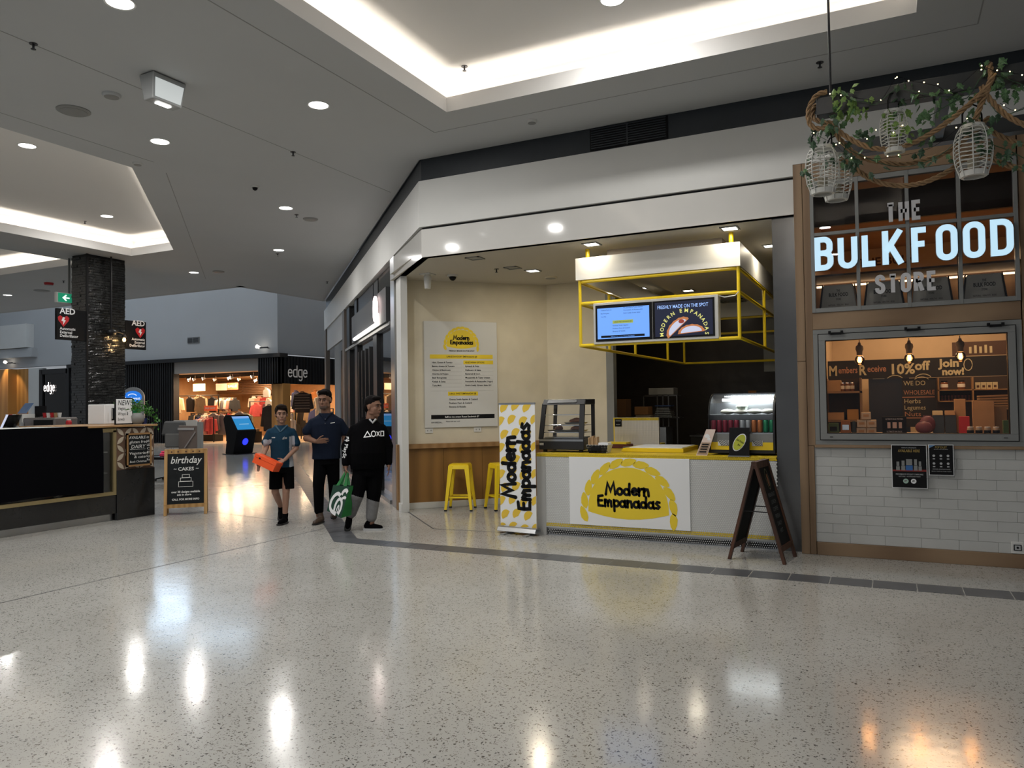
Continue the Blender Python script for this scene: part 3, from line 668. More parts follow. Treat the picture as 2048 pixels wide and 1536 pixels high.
t = thing('wall_timber_pier', 'pair of timber clad piers at the far left', 'column'); t['kind'] = 'structure'
mb = MB(); mb.box(-42.9, -42.1, 24.55, 25.3, 0, 3.85); link('timber_cladding', mb, ot, t, bevel=.01)
mb = MB(); mb.box(-42.1, -40.9, 25.0, 25.4, 0, 3.85); link('timber_cladding', mb, ot, t, bevel=.01)
mb = MB(); mb.box(-40.9, -40.0, 24.9, 25.3, 0, 3.85); link('white_pier', mb, 'white', t)
mb = MB(); mb.box(-50, -42.9, 25.6, 25.7, 0, 3.9); struct('wall_blue_shop', mb, mat('blue_wall_glow', (.06, .14, .40), .5, emit=(.05, .12, .4), power=.25), 'blue lit wall of the shop at the far left', 'wall')  # glow in the wall colour stands in for light inside the shop
mb = MB(); mb.box(-50, -42.9, 25.2, 25.3, 2.75, 3.9); struct('wall_teal_panel', mb, mat('teal_panel', (.16, .25, .28), .5), 'teal glass panel above the blue shop', 'wall')
# shell of the shop
mb = MB(); mb.box(-33.9, -33.8, 25.2, 33, 0, 3.3); mb.box(-33.9, -23.5, 32.9, 33, 0, 3.3); mb.box(-23.9, -23.8, 29.5, 33, 0, 3.3)
struct('wall_clothing_shop', mb, mat('tan_wall', (.34, .20, .10), .6, var=.1), 'tan walls inside the clothing shop', 'wall')
mb = MB(); mb.box(-33.9, -23.5, 25.2, 33, 3.24, 3.3); struct('ceiling_clothing_shop', mb, mat('warm_ceiling', (.62, .46, .32), .7), 'warm lit ceiling of the clothing shop', 'ceiling')
mb = MB(); mb.box(-33.8, -23.6, 25.0, 32.9, .0, .006); struct('floor_clothing_shop', mb, mat('tan_floor', (.62, .48, .33), .25), 'pale timber floor inside the clothing shop', 'floor')
t = thing('wall_brick_feature', 'dark brown slatted feature wall above the jackets', 'feature wall'); t['kind'] = 'structure'
for i in range(9): mb = MB(); mb.box(-33.7, -29.2, 31.0, 31.06, 2.35 + i * .09, 2.41 + i * .09); link('slat', mb, mat('brown_slat', (.10, .055, .03), .6), t)
t = thing('letter_sign', 'grey lowercase shop name on the black fascia at the corner', 'sign', (-23.34, 25.37, 2.93)); mb = MB(); xx = 0
for ch in 'edge': xx += block(mb, ch, xx, 0, .50, .058, 0, .0, sx=1.0) + .095
mb.v = [(-y + .0, x * 1.05, z) for x, y, z in mb.v]; link('lettering', mb, mat('grey_letter', (.42, .40, .38), .5, emit=(.9, .85, .8), power=.12), t)
t = thing('letter_sign', 'glowing white lowercase shop name in the far left window', 'sign', (-39.62, 24.93, 2.62)); mb = MB(); xx = 0
for ch in 'edge': xx += block(mb, ch, xx, 0, .46, .05, 0, -.0, sx=.72) + .10
link('lettering', mb, lit('sign_white', (1, .90, .86), 2.5), t)
# track lights
tl = thing('track_light', '', 'spotlight', (0, 0, 0), group='track spotlights in the clothing shop')
mb = MB(); mb.bar((0, 0, 0), (0, 0, -.12), .012, 6); mb.bar((.02, .02, -.16), (-.06, -.08, -.20), .05, 10, r2=.075); link('housing', mb, 'white', tl)
mb = MB(); mb.bar((-.062, -.083, -.201), (-.066, -.088, -.203), .07, 10); link('lens', mb, lit('spot_lens', (1, .86, .62), 26), tl)
trk = [(-31.9, 26.2), (-31.0, 26.8), (-30.2, 26.4), (-29.9, 27.4), (-29.0, 25.9), (-28.9, 28.0), (-28.2, 26.7), (-27.5, 28.6), (-27.4, 26.1), (-26.4, 27.6), (-25.9, 25.9), (-25.6, 27.0), (-29.8, 30.0), (-26.5, 30.2)]
for i, (x, y) in enumerate(trk):
    lb = 'white track spotlight under the clothing shop ceiling, ' + ORD[sorted(range(len(trk)), key=lambda j: trk[j][0]).index(i)] + ' from the left'
    if i == 0: tl.location = (x, y, 3.2); tl['label'] = lb
    else: dup(tl, (x, y, 3.2), label=lb)
for y in (25.95, 26.75, 27.5, 28.3): t = thing('light_track', {25.95: 'nearest', 26.75: 'second nearest', 27.5: 'third', 28.3: 'farthest'}[y] + ' black lighting track across the clothing shop ceiling', 'light track', (-33, y, 3.2), group='ceiling tracks'); mb = MB(); mb.box(0, 8.6, -.025, .025, -.03, .03); link('rail', mb, 'black', t)
for x, y, p in ((-31.5, 27, 250), (-28.5, 27, 250), (-26, 27.5, 220), (-30, 30, 190), (-26.5, 30.5, 190)): lamp('lamp', 'AREA', (x, y, 3.12), p, (1, .70, .42), 1.2)
lamp('lamp', 'SPOT', (-23.2, 24.5, 4.6), 60, (1, .8, .6), .05, rot=(radians(18), 0, 0), spot=radians(70))
lamp('lamp', 'SPOT', (-42.1, 24.0, 4.4), 160, (1, .75, .5), .05, rot=(radians(22), 0, 0), spot=radians(60))
for x, lb in ((-24.3, 'small wall spotlight above the black corner fascia'), (-42.4, 'small wall spotlight above the timber pier at far left')):
    t = thing('wall_spotlight', lb, 'spotlight', (x, 24.99, 4.15)); mb = MB(); mb.box(0, .45, -.35, -.28, 0, .06); mb.bar((.22, 0, .03), (.22, -.3, .03), .02, 6); link('arm', mb, 'darkmetal', t)
    mb = MB(); mb.bar((-.02, -.32, .05), (-.16, -.34, .10), .05, 10, r2=.08); link('lamp_head', mb, lit('spot_head', (1, .9, .75), 10), t)
for x, z, lb in ((-29.05, 4.62, 'grey wall vent above the clothing shop opening'), (-41.4, 4.66, 'grey wall vent left of the defibrillator sign')):
    t = thing('wall_vent', lb, 'vent', (x, 24.99, z)); mb = MB(); mb.box(0, .75, -.03, 0, 0, .27); link('frame', mb, 'greymetal', t)
    for i in range(5): mb = MB(); mb.box(.03, .72, -.045, -.03, .03 + i * .045, .05 + i * .045); link('slat', mb, 'darkmetal', t)
    mb = MB(); mb.box(.36, .39, -.05, -.03, .02, .25); link('divider', mb, 'greymetal', t)
# garments
fab = {}
def cloth(n, c): return mat('cloth_' + n, c, .85, var=.18, vs=5)
def garment(nm, col, x, y, z, lb, w=.5, h=.75, rz=0.0, striped=None, group=None, cat='jacket', sleeves=True):
    t = thing(nm, lb, cat, (x, y, z), rz, group=group); mb = MB()
    a = w / 2; prof = [(-a * .3, 0), (a * .3, 0), (a * .95, -.09), (a, -.2), (a * .92, -h), (-a * .92, -h), (-a, -.2), (-a * .95, -.09)]
    mb.hexa([(p * .96, .07, q) for p, q in prof], [(p, -.07, q) for p, q in prof]); link('body', mb, col, t, bevel=.02)
    if sleeves:
        for s in (-1, 1): mb = MB(); mb.beam((s * a * .88, 0, -.08), (s * a * 1.22, -.02, -h * .82), .15, .13, up=(0, 1, 0)); link('sleeve', mb, col, t, bevel=.02)
    mb = MB(); mb.tube([(-.08, -.03, -.0), (-.06, -.08, .03), (.06, -.08, .03), (.08, -.03, 0)], .02, 6); link('collar', mb, col, t)
    if striped:
        for i in range(6): mb = MB(); mb.box(-a * .98, a * .98, -.085, -.06, -.14 - i * h * .13, -.11 - i * h * .13); link('stripe', mb, striped, t)
    return t
G = 'clothes on the upper rail of the clothing shop'
cr_, tn, bk, wh, gy = cloth('cream', (.66, .50, .30)), cloth('tan', (.34, .24, .14)), cloth('black', (.02, .02, .022)), cloth('white', (.72, .64, .54)), cloth('grey', (.12, .11, .11))
sl, pk, rd, bl, ol = cloth('salmon', (.60, .25, .18)), cloth('pink', (.65, .33, .28)), cloth('red', (.30, .03, .03)), cloth('blue', (.05, .06, .16)), cloth('olive', (.28, .25, .16))
garment('jacket', cr_, -32.2, 27.0, 2.2, 'cream jacket at the left end of the upper rail', .55, .85, .5, group=G)
garment('backpack', bk, -31.1, 26.9, 2.15, 'dark backpack hanging between two pale jackets', .5, .72, group=G, sleeves=False, cat='backpack')
garment('jacket', cr_, -30.75, 27.1, 2.22, 'cream jacket just behind the dark backpack', .5, .8, group=G)
garment('jacket', tn, -30.35, 26.9, 2.18, 'khaki jacket right of the dark backpack', .6, .85, group=G)
garment('jacket', bk, -29.9, 27.2, 2.15, 'black jacket beside the khaki jacket', .42, .75, group=G)
for i, (c, n) in enumerate(((wh, 'white'), (cr_, 'cream'), (gy, 'grey'), (wh, 'white'), (sl, 'salmon'), (bk, 'black'))):
    garment('shirt', c, -29.55 + i * .2, 27.3, 2.05, n + ' shirt ' + ('first' if i == 0 else 'fourth' if i == 3 else '') + ' in the row under the orange sale card' if n == 'white' else n + ' shirt in the row under the orange sale card', .36, .62, 1.3, group='shirts under the sale card', cat='shirt')
G = 'clothes on the lower rail of the clothing shop'
for i, (c, n, w) in enumerate(((bk, 'black trousers', .45), (wh, 'white top', .3), (cr_, 'cream top', .3), (sl, 'salmon pink top', .34), (pk, 'pale pink top', .34))):
    garment('shirt', c, -30.25 + i * .28, 26.7 + .1 * i, 1.32, n + ' hanging on the lower rail near the shop entrance', w, .62 if i else .85, 1.1, group=G, cat='clothes', sleeves=i > 0)
garment('striped_jacket', gy, -28.95, 26.4, 1.35, 'long charcoal pinstripe jacket left of the blue kiosk', .6, .95, striped=None, cat='jacket')
garment('striped_jacket', gy, -28.5, 26.5, 1.28, 'second charcoal jacket partly behind the kiosk', .55, .95, cat='jacket')
garment('red_jumper', rd, -27.7, 27.9, 1.78, 'dark red top above the kiosk screen', .62, .62, cat='jacket')
garment('plum_shirt', cloth('plum', (.08, .02, .03)), -27.1, 28.1, 1.85, 'plum top beside the red one', .55, .6, cat='jacket')
garment('grey_bag', cloth('silver', (.40, .36, .33)), -26.75, 27.6, 2.5, 'pale grey cap bag hanging high on the right', .4, .42, sleeves=False, cat='bag')
garment('grey_bag', cloth('silver', (.40, .36, .33)), -26.6, 27.6, 1.98, 'pale grey bag hanging below the first', .42, .55, sleeves=False, cat='bag')
garment('coat', ol, -26.55, 26.1, 1.32, 'pale olive coat right of the blue kiosk', .62, 1.0, cat='coat')
garment('coat', cloth('taupe', (.16, .12, .10)), -27.15, 26.3, 1.42, 'taupe coat on a mannequin behind the kiosk', .5, .9, cat='coat')
garment('puffer_jacket', bk, -24.35, 27.4, 2.28, 'black puffer jacket with grey stripes beside the timber column', .75, .95, .3, striped=cloth('ash', (.20, .18, .16)), cat='jacket')
garment('navy_shirt', bl, -24.9, 27.6, 2.35, 'navy top behind the striped puffer jacket', .4, .9, cat='jacket')
garment('orange_jumper', cloth('orange', (.70, .25, .06)), -24.15, 28.1, 2.35, 'orange top above the striped puffer jacket', .4, .4, cat='jacket')
garment('dark_jacket', bk, -25.6, 26.6, 1.7, 'black jacket behind the boy near the timber column', .75, 1.2, cat='jacket')
garment('pink_towel_stack', pk, -26.2, 28.5, 2.15, 'pink chequered shirt block on the back shelving', .75, .8, sleeves=False, cat='clothes')
garment('pale_shirt', wh, -25.6, 28.0, 2.1, 'pale mint top above the black jacket', .5, .6, cat='clothes')
rr = random.Random(21); CN = [('black', bk), ('cream', cr_), ('white', wh), ('tan', tn), ('grey', gy), ('salmon', sl), ('navy', bl), ('olive', ol), ('rust', rd), ('pink', pk)]
for row, (x0_, y_, z_, n_, st_, wh_) in enumerate(((-33.2, 28.9, 1.3, 9, .42, 'long back rail at waist height'), (-29.6, 29.6, 2.15, 8, .40, 'high back rail'), (-26.7, 29.2, 1.45, 7, .38, 'back rail behind the timber column'), (-29.4, 25.9, 1.15, 5, .20, 'short rail beside the kiosk'))):
    for i in range(n_):
        cn, cm = CN[(i * 3 + row * 2) % 10]
        garment('shirt', cm, x0_ + i * st_, y_, z_, cn + ' garment ' + ORD[i] + ' along the ' + wh_, rr.uniform(.34, .46), rr.uniform(.6, .85), rr.uniform(1.0, 1.35) if st_ < .3 else rr.uniform(.2, .9), group='clothes on the ' + wh_, cat='clothes')
    t = thing('clothes_rail', 'black clothes rail, ' + wh_, 'clothes rail', (x0_ - .2, y_, 0)); L_ = n_ * st_ + .2; mb = MB(); mb.bar((0, 0, z_ + .05), (L_, 0, z_ + .05), .02, 6); link('rail', mb, 'black', t)
    for q in (.02, L_ - .02): mb = MB(); mb.box(q - .02, q + .02, -.02, .02, 0, z_ + .05); link('leg', mb, 'black', t)
def mannequin(x, y, z, s, lb):
    t = thing('mannequin', lb, 'mannequin', (x, y, z)); m = mat('mannequin_white', (.72, .66, .56), .4)
    mb = MB(); mb.ball((0, 0, 1.62 * s), (.09 * s, .1 * s, .13 * s)); mb.bar((0, 0, 1.4 * s), (0, 0, 1.55 * s), .05 * s); link('head', mb, m, t, smooth=True)
    mb = MB(); mb.lathe([(.13 * s, .8 * s), (.12 * s, 1.0 * s), (.17 * s, 1.25 * s), (.19 * s, 1.38 * s), (.06 * s, 1.45 * s)]); link('torso', mb, m, t, smooth=True)
    for q in (-1, 1): mb = MB(); mb.bar((q * .09 * s, 0, .85 * s), (q * .12 * s, 0, 0), .09 * s, r2=.05 * s); link('leg', mb, m, t); mb = MB(); mb.bar((q * .2 * s, 0, 1.36 * s), (q * .27 * s, -.05, .85 * s), .05 * s, r2=.035 * s); link('arm', mb, m, t)
mannequin(-23.85, 27.9, .62, 1.0, 'white mannequin at the right edge of the clothing shop'); mannequin(-24.95, 26.5, 0, .98, 'white mannequin behind the boy'); mannequin(-38.6, 25.6, .35, 1.05, 'lit white mannequin bust in the far left window')
mannequin(-24.1, 26.4, -.25, .9, 'short white mannequin right of the timber column')
for x0, x1, y, z, lb in ((-32.6, -29.3, 27.05, 2.24, 'black upper clothes rail of the clothing shop'), (-30.6, -28.6, 26.9, 1.36, 'lower clothes rail near the entrance'), (-28.2, -25.2, 27.9, 1.9, 'black display rail behind the kiosk')):
    t = thing('clothes_rail', lb, 'clothes rail', (x0, y, 0)); mb = MB(); mb.bar((0, 0, z), (x1 - x0, 0, z), .022, 8); link('rail', mb, 'black', t)
    for q in (.05, x1 - x0 - .05): mb = MB(); mb.box(q - .02, q + .02, -.02, .02, 0, z); link('leg', mb, 'black', t)
def card_(x, y, z, w, h, col, lb, body=None):
    t = thing('sale_card', lb, 'sign', (x, y, z)); mb = MB(); mb.box(0, w, -.02, 0, 0, h); link('panel', mb, col, t)
    if body: text(body, 'whitep', t, (.06, -.023, h * .35), size=h * .5, width=w * .8, bold=.004)
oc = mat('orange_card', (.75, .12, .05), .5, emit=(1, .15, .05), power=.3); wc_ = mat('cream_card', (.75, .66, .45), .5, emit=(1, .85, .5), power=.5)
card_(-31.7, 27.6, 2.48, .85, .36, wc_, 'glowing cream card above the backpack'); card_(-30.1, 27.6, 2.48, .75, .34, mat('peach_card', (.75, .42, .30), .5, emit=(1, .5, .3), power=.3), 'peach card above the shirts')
card_(-29.35, 27.6, 2.5, .75, .34, oc, 'orange red sale card above the shirts', 'SALE'); card_(-29.8, 26.6, 1.48, .85, .25, oc, 'orange red sale strip below the shirts', 'SALE NOW')
card_(-32.0, 25.8, 1.42, .4, .5, 'red', 'dark red card at the shop entrance'); card_(-31.7, 26.2, 1.30, .45, .28, oc, 'small red and white card under the cream jacket')
for x, y, w, h, lb in ((-30.4, 26.6, 1.3, .35, 'low black display plinth inside the clothing shop'), (-26.9, 26.0, .9, .5, 'black display box beside the kiosk')):
    t = thing('display_plinth', lb, 'plinth', (x, y, 0)); mb = MB(); mb.box(0, w, 0, .5, 0, h); link('body', mb, 'black', t); mb = MB(); mb.box(.1, w - .1, .05, .45, h, h + .12); link('folded_clothes', mb, tn, t)
t = thing('yellow_card', 'yellow card standing on the black display box', 'sign', (-26.55, 25.95, .5)); mb = MB(); mb.box(0, .28, 0, .02, 0, .42); link('panel', mb, 'yellow', t)
t = thing('shop_doorway', 'dark doorway and tan counter at the back of the clothing shop', 'doorway', (-30.9, 32.7, 0)); mb = MB(); mb.box(0, .6, 0, .1, 0, 2.2); link('door_leaf', mb, 'black', t); mb = MB(); mb.box(-.7, -.05, 0, .1, 0, 2.2); link('curtain', mb, cloth('ochre', (.35, .20, .05)), t); mb = MB(); mb.box(.8, 2.2, -.2, .1, 0, 1.5); link('counter', mb, 'black', t)

# ================================================================ KIOSK
t = thing('information_kiosk', 'black wedge shaped kiosk with a blue touch screen', 'kiosk', (-20.35, 19.65, 0), radians(84))
mb = MB(); mb.box(-.45, .45, -.38, .30, 0, .03); link('base_plate', mb, 'black', t)
prof = [(-.22, .03), (.20, .03), (.12, .5), (.30, 1.22), (.20, 1.36), (-.02, 1.36), (-.42, .80)]
mb = MB(); mb.hexa([(-.41, y, z) for y, z in prof], [(.41, y, z) for y, z in prof]); link('body', mb, 'blackp', t, bevel=.01)
d = Vector((0, .40, .56)).normalized(); nrm = Vector((0, -d.z, d.y)); o = Vector((0, -.42, .80))
def kp(x, s, e): p = o + d * s + nrm * e; return (x, p.y, p.z)
mb = MB(); mb.quad(kp(-.35, .06, .003), kp(.35, .06, .003), kp(.35, .53, .003), kp(-.35, .53, .003)); link('screen', mb, lit('kiosk_blue', (.02, .22, .50), 1.1), t)
mb = MB(); mb.quad(kp(-.35, .53, .003), kp(.35, .53, .003), kp(.35, .62, .003), kp(-.35, .62, .003)); link('screen_header', mb, lit('kiosk_header', (.20, .38, .75), 1.0), t)
mb = MB(); mb.quad(kp(-.18, .28, .005), kp(.22, .28, .005), kp(.22, .295, .005), kp(-.18, .295, .005)); link('screen_text', mb, lit('kiosk_text', (.5, .7, .8), 1.0), t)
mb = MB(); c = Vector((0, -.33, .42)); mb.hexa([(.115 * cos(a * pi / 12), -.335 + .0 - .115 * sin(a * pi / 12) * .25, .43 + .115 * sin(a * pi / 12)) for a in range(24)][::-1], [(.115 * cos(a * pi / 12), -.345 - .115 * sin(a * pi / 12) * .25, .43 + .115 * sin(a * pi / 12)) for a in range(24)][::-1]); link('lit_button', mb, lit('kiosk_button', (.02, .03, .95), 2.2), t)

# bank sign behind the pillar
t = thing('bank_sign', 'grey bank machine sign with a blue oval and green panel', 'sign', (-28.9, 22, 0), radians(35))
mb = MB(); pts = [(-.45, 0), (.45, 0), (.45, 2.1)] + arc(.0, 2.1, .45, .45, 0, 180, 12); mb.hexa([(a, .12, b) for a, b in pts], [(a, 0, b) for a, b in pts]); link('panel', mb, mat('silver_board', (.30, .30, .29), .4), t)
mb = MB(); mb.hexa([(.36 * cos(a * pi / 12), -.002, 2.12 + .27 * sin(a * pi / 12)) for a in range(24)], [(.36 * cos(a * pi / 12), -.012, 2.12 + .27 * sin(a * pi / 12)) for a in range(24)]); link('oval', mb, lit('bank_blue', (.02, .20, .80), .9), t)
text('bankwest', lit('bank_text', (.8, .9, 1), .9), t, (-.30, -.016, 2.02), size=.16, width=.60, bold=.004)
mb = MB(); ribbon(mb, arc(-.02, 2.17, .17, .09, 10, 170, 8), .035, -.013, -.016); link('swoosh', mb, lit('bank_text', (.8, .9, 1), .9), t)
mb = MB(); mb.box(-.4, .3, -.01, 0, .9, 1.72); link('green_panel', mb, mat('bank_green', (.01, .22, .05), .5), t)
# ================================================================ BAKERY COUNTER (left)
marble = bpy.data.materials.new('black_marble'); marble.use_nodes = True
n = marble.node_tree.nodes; L = marble.node_tree.links; b = n['Principled BSDF']; b.inputs['Roughness'].default_value = .18
tc = n.new('ShaderNodeTexCoord'); nz = n.new('ShaderNodeTexNoise'); nz.inputs['Scale'].default_value = 2.4; nz.inputs['Detail'].default_value = 9; nz.inputs['Distortion'].default_value = 2.2
L.new(tc.outputs['Object'], nz.inputs['Vector']); r = n.new('ShaderNodeValToRGB')
for p, c in ((.0, .008), (.465, .012), (.5, .42), (.53, .012), (1, .02)):
    e = r.color_ramp.elements.new(p) if p not in (0, 1) else r.color_ramp.elements[int(p)]
    e.position = p; e.color = (c, c, c * 1.02, 1)
L.new(nz.outputs['Fac'], r.inputs[0]); L.new(r.outputs[0], b.inputs['Base Color']); M_['marble'] = marble
brass = mat('pale_brass', (.42, .34, .18), .35, .8)
X = -10.05
t = thing('display_counter', 'bakery display counter with brass frame, dark marble base and steel kickplate', 'counter', (X, 0, 0))
mb = MB(); mb.box(-1.1, -.06, 2.6, 7.36, 0, .10); link('kickplate', mb, 'steel', t)
mb = MB(); mb.box(-1.1, 0, 2.6, 7.375, .10, .37); link('marble_base', mb, 'marble', t, bevel=.004)
mb = MB(); mb.box(-.05, .01, 2.6, 7.375, .37, .42); mb.box(-.05, .01, 7.325, 7.375, .42, 1.30); mb.box(-.05, .01, 2.6, 7.375, 1.275, 1.33); link('brass_frame', mb, brass, t)
mb = MB(); mb.box(-.03, -.022, 2.6, 7.325, .42, 1.275); link('front_glass', mb, 'glass', t)
mb = MB(); mb.box(-1.1, -1.05, 2.6, 7.375, .37, 1.33); mb.box(-1.1, 0, 7.34, 7.37, .42, 1.3); link('case_back', mb, 'darkmetal', t)
for z in (.68, .98): mb = MB(); mb.box(-1.0, -.08, 2.6, 7.3, z, z + .015); link('glass_shelf', mb, 'greymetal', t)
mb = MB(); mb.box(-1.1, .02, 2.6, 7.02, 1.33, 1.365); link('steel_top', mb, mat('pale_top', (.62, .63, .58), .25), t, bevel=.004)
rr = random.Random(9)
for i in range(12):
    q = thing('pastry', 'pale pastry on the ' + ('bottom' if i < 5 else 'middle' if i < 9 else 'top') + ' shelf of the covered bakery display, ' + ORD[i if i < 5 else i - 5 if i < 9 else i - 9] + ' from the left', 'pastry', (X - .3 - rr.random() * .2, 6.75 + (i if i < 5 else i - 5 if i < 9 else i - 9) * .13, .43 if i < 5 else (.695 if i < 9 else .995)), group='pastries in the bakery display')
    mb = MB(); mb.ball((0, 0, .035), (.06, .05, .035), 10, 6); link('bun', mb, mat('pastry', (.35, .33, .20), .8, var=.2), q, smooth=True)
# cloth cover
t = thing('cover_cloth', 'black cloth cover hung over the front of the bakery display', 'cloth', (X + .02, 2.6, 0)); mb = MB()
N = 60; vs = []; fs = []
for j in range(9):
    for i in range(N + 1):
        y = i / N * 4.54; z = 1.372 - j / 8 * (.93 + .02 * sin(y * 3)); w = .012 * sin(y * 7 + j * .25) + .008 * sin(y * 17) ; vs.append((.012 + (w if j else 0) + .01 * j / 8, y, z))
for j in range(8):
    for i in range(N): a = j * (N + 1) + i; fs.append((a, a + 1, a + N + 2, a + N + 1))
mb.add(vs, fs); mb.quad((.012, 0, 1.372), (.012, 4.54, 1.372), (-.05, 4.54, 1.372), (-.05, 0, 1.372)); link('fabric', mb, mat('black_cloth', (.002, .002, .003), .95, spec=.05), t, smooth=True)
# end block with leaf pattern
t = thing('end_counter', 'end block of the bakery counter with leaf pattern panel over dark marble', 'counter', (X, 7.38, 0))
mb = MB(); mb.box(-1.5, .02, 0, .63, 0, .72); link('marble_block', mb, 'marble', t, bevel=.004)
mb = MB(); mb.box(-1.5, 0, .0, .63, .72, 1.33); mb.box(-.9, -.4, -.42, 0, 1.30, 1.345); link('carcass', mb, mat('brown_veneer', (.12, .07, .045), .5, var=.1), t)
mb = MB(); mb.box(-1.55, .05, -.46, .66, 1.345, 1.375); link('timber_top', mb, 'plyf', t, bevel=.004)
cl_ = [mat('inlay_cream', (.42, .36, .28), .5), mat('inlay_tan', (.20, .12, .07), .5)]
k = 0
for r in range(5):
    for c in range(5):
        y = .065 + c * .125; z = .785 + r * .122; s = 1 if (r + c) % 2 else -1; mb = MB()
        p = [(-.055, -.055)] + [(-.055 + .11 * u + .022 * sin(u * pi), -.055 + .11 * u - .022 * sin(u * pi)) for u in (.25, .5, .75)] + [(.055, .055)] + [(-.055 + .11 * u - .022 * sin(u * pi), -.055 + .11 * u + .022 * sin(u * pi)) for u in (.75, .5, .25)]
        mb.hexa([(.0, y + a * s, z + b) for a, b in p], [(.006, y + a * s, z + b) for a, b in p]); link('leaf_inlay', mb, cl_[0], t)
        mb = MB(); mb.hexa([(.0, y + a * -s * .5, z + b * .5 + .0) for a, b in p], [(.004, y + a * -s * .5, z + b * .5) for a, b in p]); link('leaf_inlay', mb, cl_[1], t)
# framed chalk menu on the block
t = thing('chalk_menu', 'small framed chalkboard reading available in gluten free, dairy, vegetarian', 'chalkboard', (X + .035, 7.505, .76), radians(0))
mb = MB(); mb.box(0, .02, 0, .415, 0, .49); link('board', mb, 'board', t)
for a, b, c, d in ((0, .415, 0, .025), (0, .415, .465, .49), (0, .025, 0, .49), (.39, .415, 0, .49)): mb = MB(); mb.box(.0, .03, a, b, c, d); link('frame', mb, 'plyf', t)
R = (pi / 2, 0, pi / 2)
for s, yy, zz, sz, w in (('AVAILABLE in', .04, .405, .06, .33), ('gluten free', .045, .34, .06, .30), ('DAIRY', .07, .265, .075, .24), ('~~~~~~', .05, .235, .05, .26), ('Vegetarian', .04, .175, .055, .30), ('& cater', .12, .12, .055, .22), ('Book Christmas', .05, .055, .045, .28)):
    text(s, 'chalk', t, (.022, yy, zz), R, sz, width=w, shear=.15)
mb = MB()
for i in range(6): pass
for i in range(6): text(('VE', 'LE', 'C', 'E', 'Ly', 'Re')[i], 'chalk', t, (.022, .335, .345 - i * .055), R, .05, width=.05)
# things on the block
t = thing('oven', 'white countertop oven with a dark window on the bakery counter', 'oven', (X - 1.33, 7.86, 1.375))
mb = MB(); mb.box(0, .40, 0, .36, 0, .31); link('body', mb, 'whitep', t, bevel=.008)
mb = MB(); mb.box(.401, .406, .12, .33, .06, .25); link('window', mb, 'dkglass', t); mb = MB(); mb.bar((.445, .10, .08), (.445, .10, .24), .008); link('handle', mb, 'greymetal', t)
t = thing('new_sign', 'white handwritten NEW sign in a black frame on the bakery counter', 'sign', (X - .22, 7.52, 1.375))
mb = MB(); mb.box(-.02, 0, 0, .30, 0, .40); link('frame', mb, 'blackp', t, bevel=.003); mb = MB(); mb.box(.0, .003, .018, .282, .018, .382); link('sheet', mb, 'whitep', t)
text('NEW!', 'blackp', t, (.005, .04, .29), R, .11, width=.22, shear=.2)
for s, zz, w in (('Vegan', .22, .12), ('Wraps &', .14, .17), ('bowls', .06, .11)): text(s, 'blackp', t, (.005, .04, zz), R, .07, width=w, shear=.25)
t = thing('potted_plant', 'trailing green plant in a grey pot on the bakery counter', 'plant', (X - .25, 7.90, 1.375))
mb = MB(); mb.lathe([(.07, 0), (.11, .04), (.12, .12), (.09, .17), (.08, .17), (.10, .12), (.0, .12)], n=18); link('pot', mb, 'greymetal', t, smooth=True)
leafg = mat('bright_leaf', (.05, .20, .02), .5, var=.4, vs=14, col2=(.02, .08, .015)); rr = random.Random(2); mb = MB()
def leaf(mb, p, d, u, s, k=None):
    d = Vector(d).normalized(); u = Vector(u); u = (u - d * u.dot(d)).normalized(); w = d.cross(u); p = Vector(p)
    q = [p, p + d * s * .3 + w * s * .28, p + d * s * .65 + w * s * .26, p + d * s * 1.05, p + d * s * .65 - w * s * .26, p + d * s * .3 - w * s * .28, p + d * s * .5 - u * s * .08]
    mb.add(q, [(0, 1, 6), (1, 2, 6), (2, 3, 6), (3, 4, 6), (4, 5, 6), (5, 0, 6)], k)
for i in range(220):
    u = rr.random()
    if i < 110: p = (rr.gauss(0, .07), rr.gauss(-.02, .10), .20 + rr.random() * .16)
    else: p = (rr.gauss(.05, .04), .02 + u * .34 + rr.gauss(0, .03), .28 - u * u * .34 + rr.gauss(0, .035))
    leaf(mb, p, (rr.gauss(0, 1), rr.gauss(.2, 1), rr.gauss(0, .8)), (rr.gauss(0, 1), rr.gauss(0, 1), 1), rr.uniform(.035, .06))
o = link('foliage', mb, leafg, t); o['kind'] = 'stuff'
t = thing('blue_cup', 'small dark blue cup beside the potted plant', 'cup', (X - .2, 8.0, 1.375)); mb = MB(); mb.lathe([(.03, 0), (.045, .09), (.04, .09), (.0, .01)]); link('bowl', mb, mat('navy_glaze', (.01, .02, .09), .3), t); mb = MB(); mb.tube([(0, .04, .07), (0, .07, .06), (0, .07, .03), (0, .035, .02)], .006, 6); link('handle', mb, 'blackp', t)

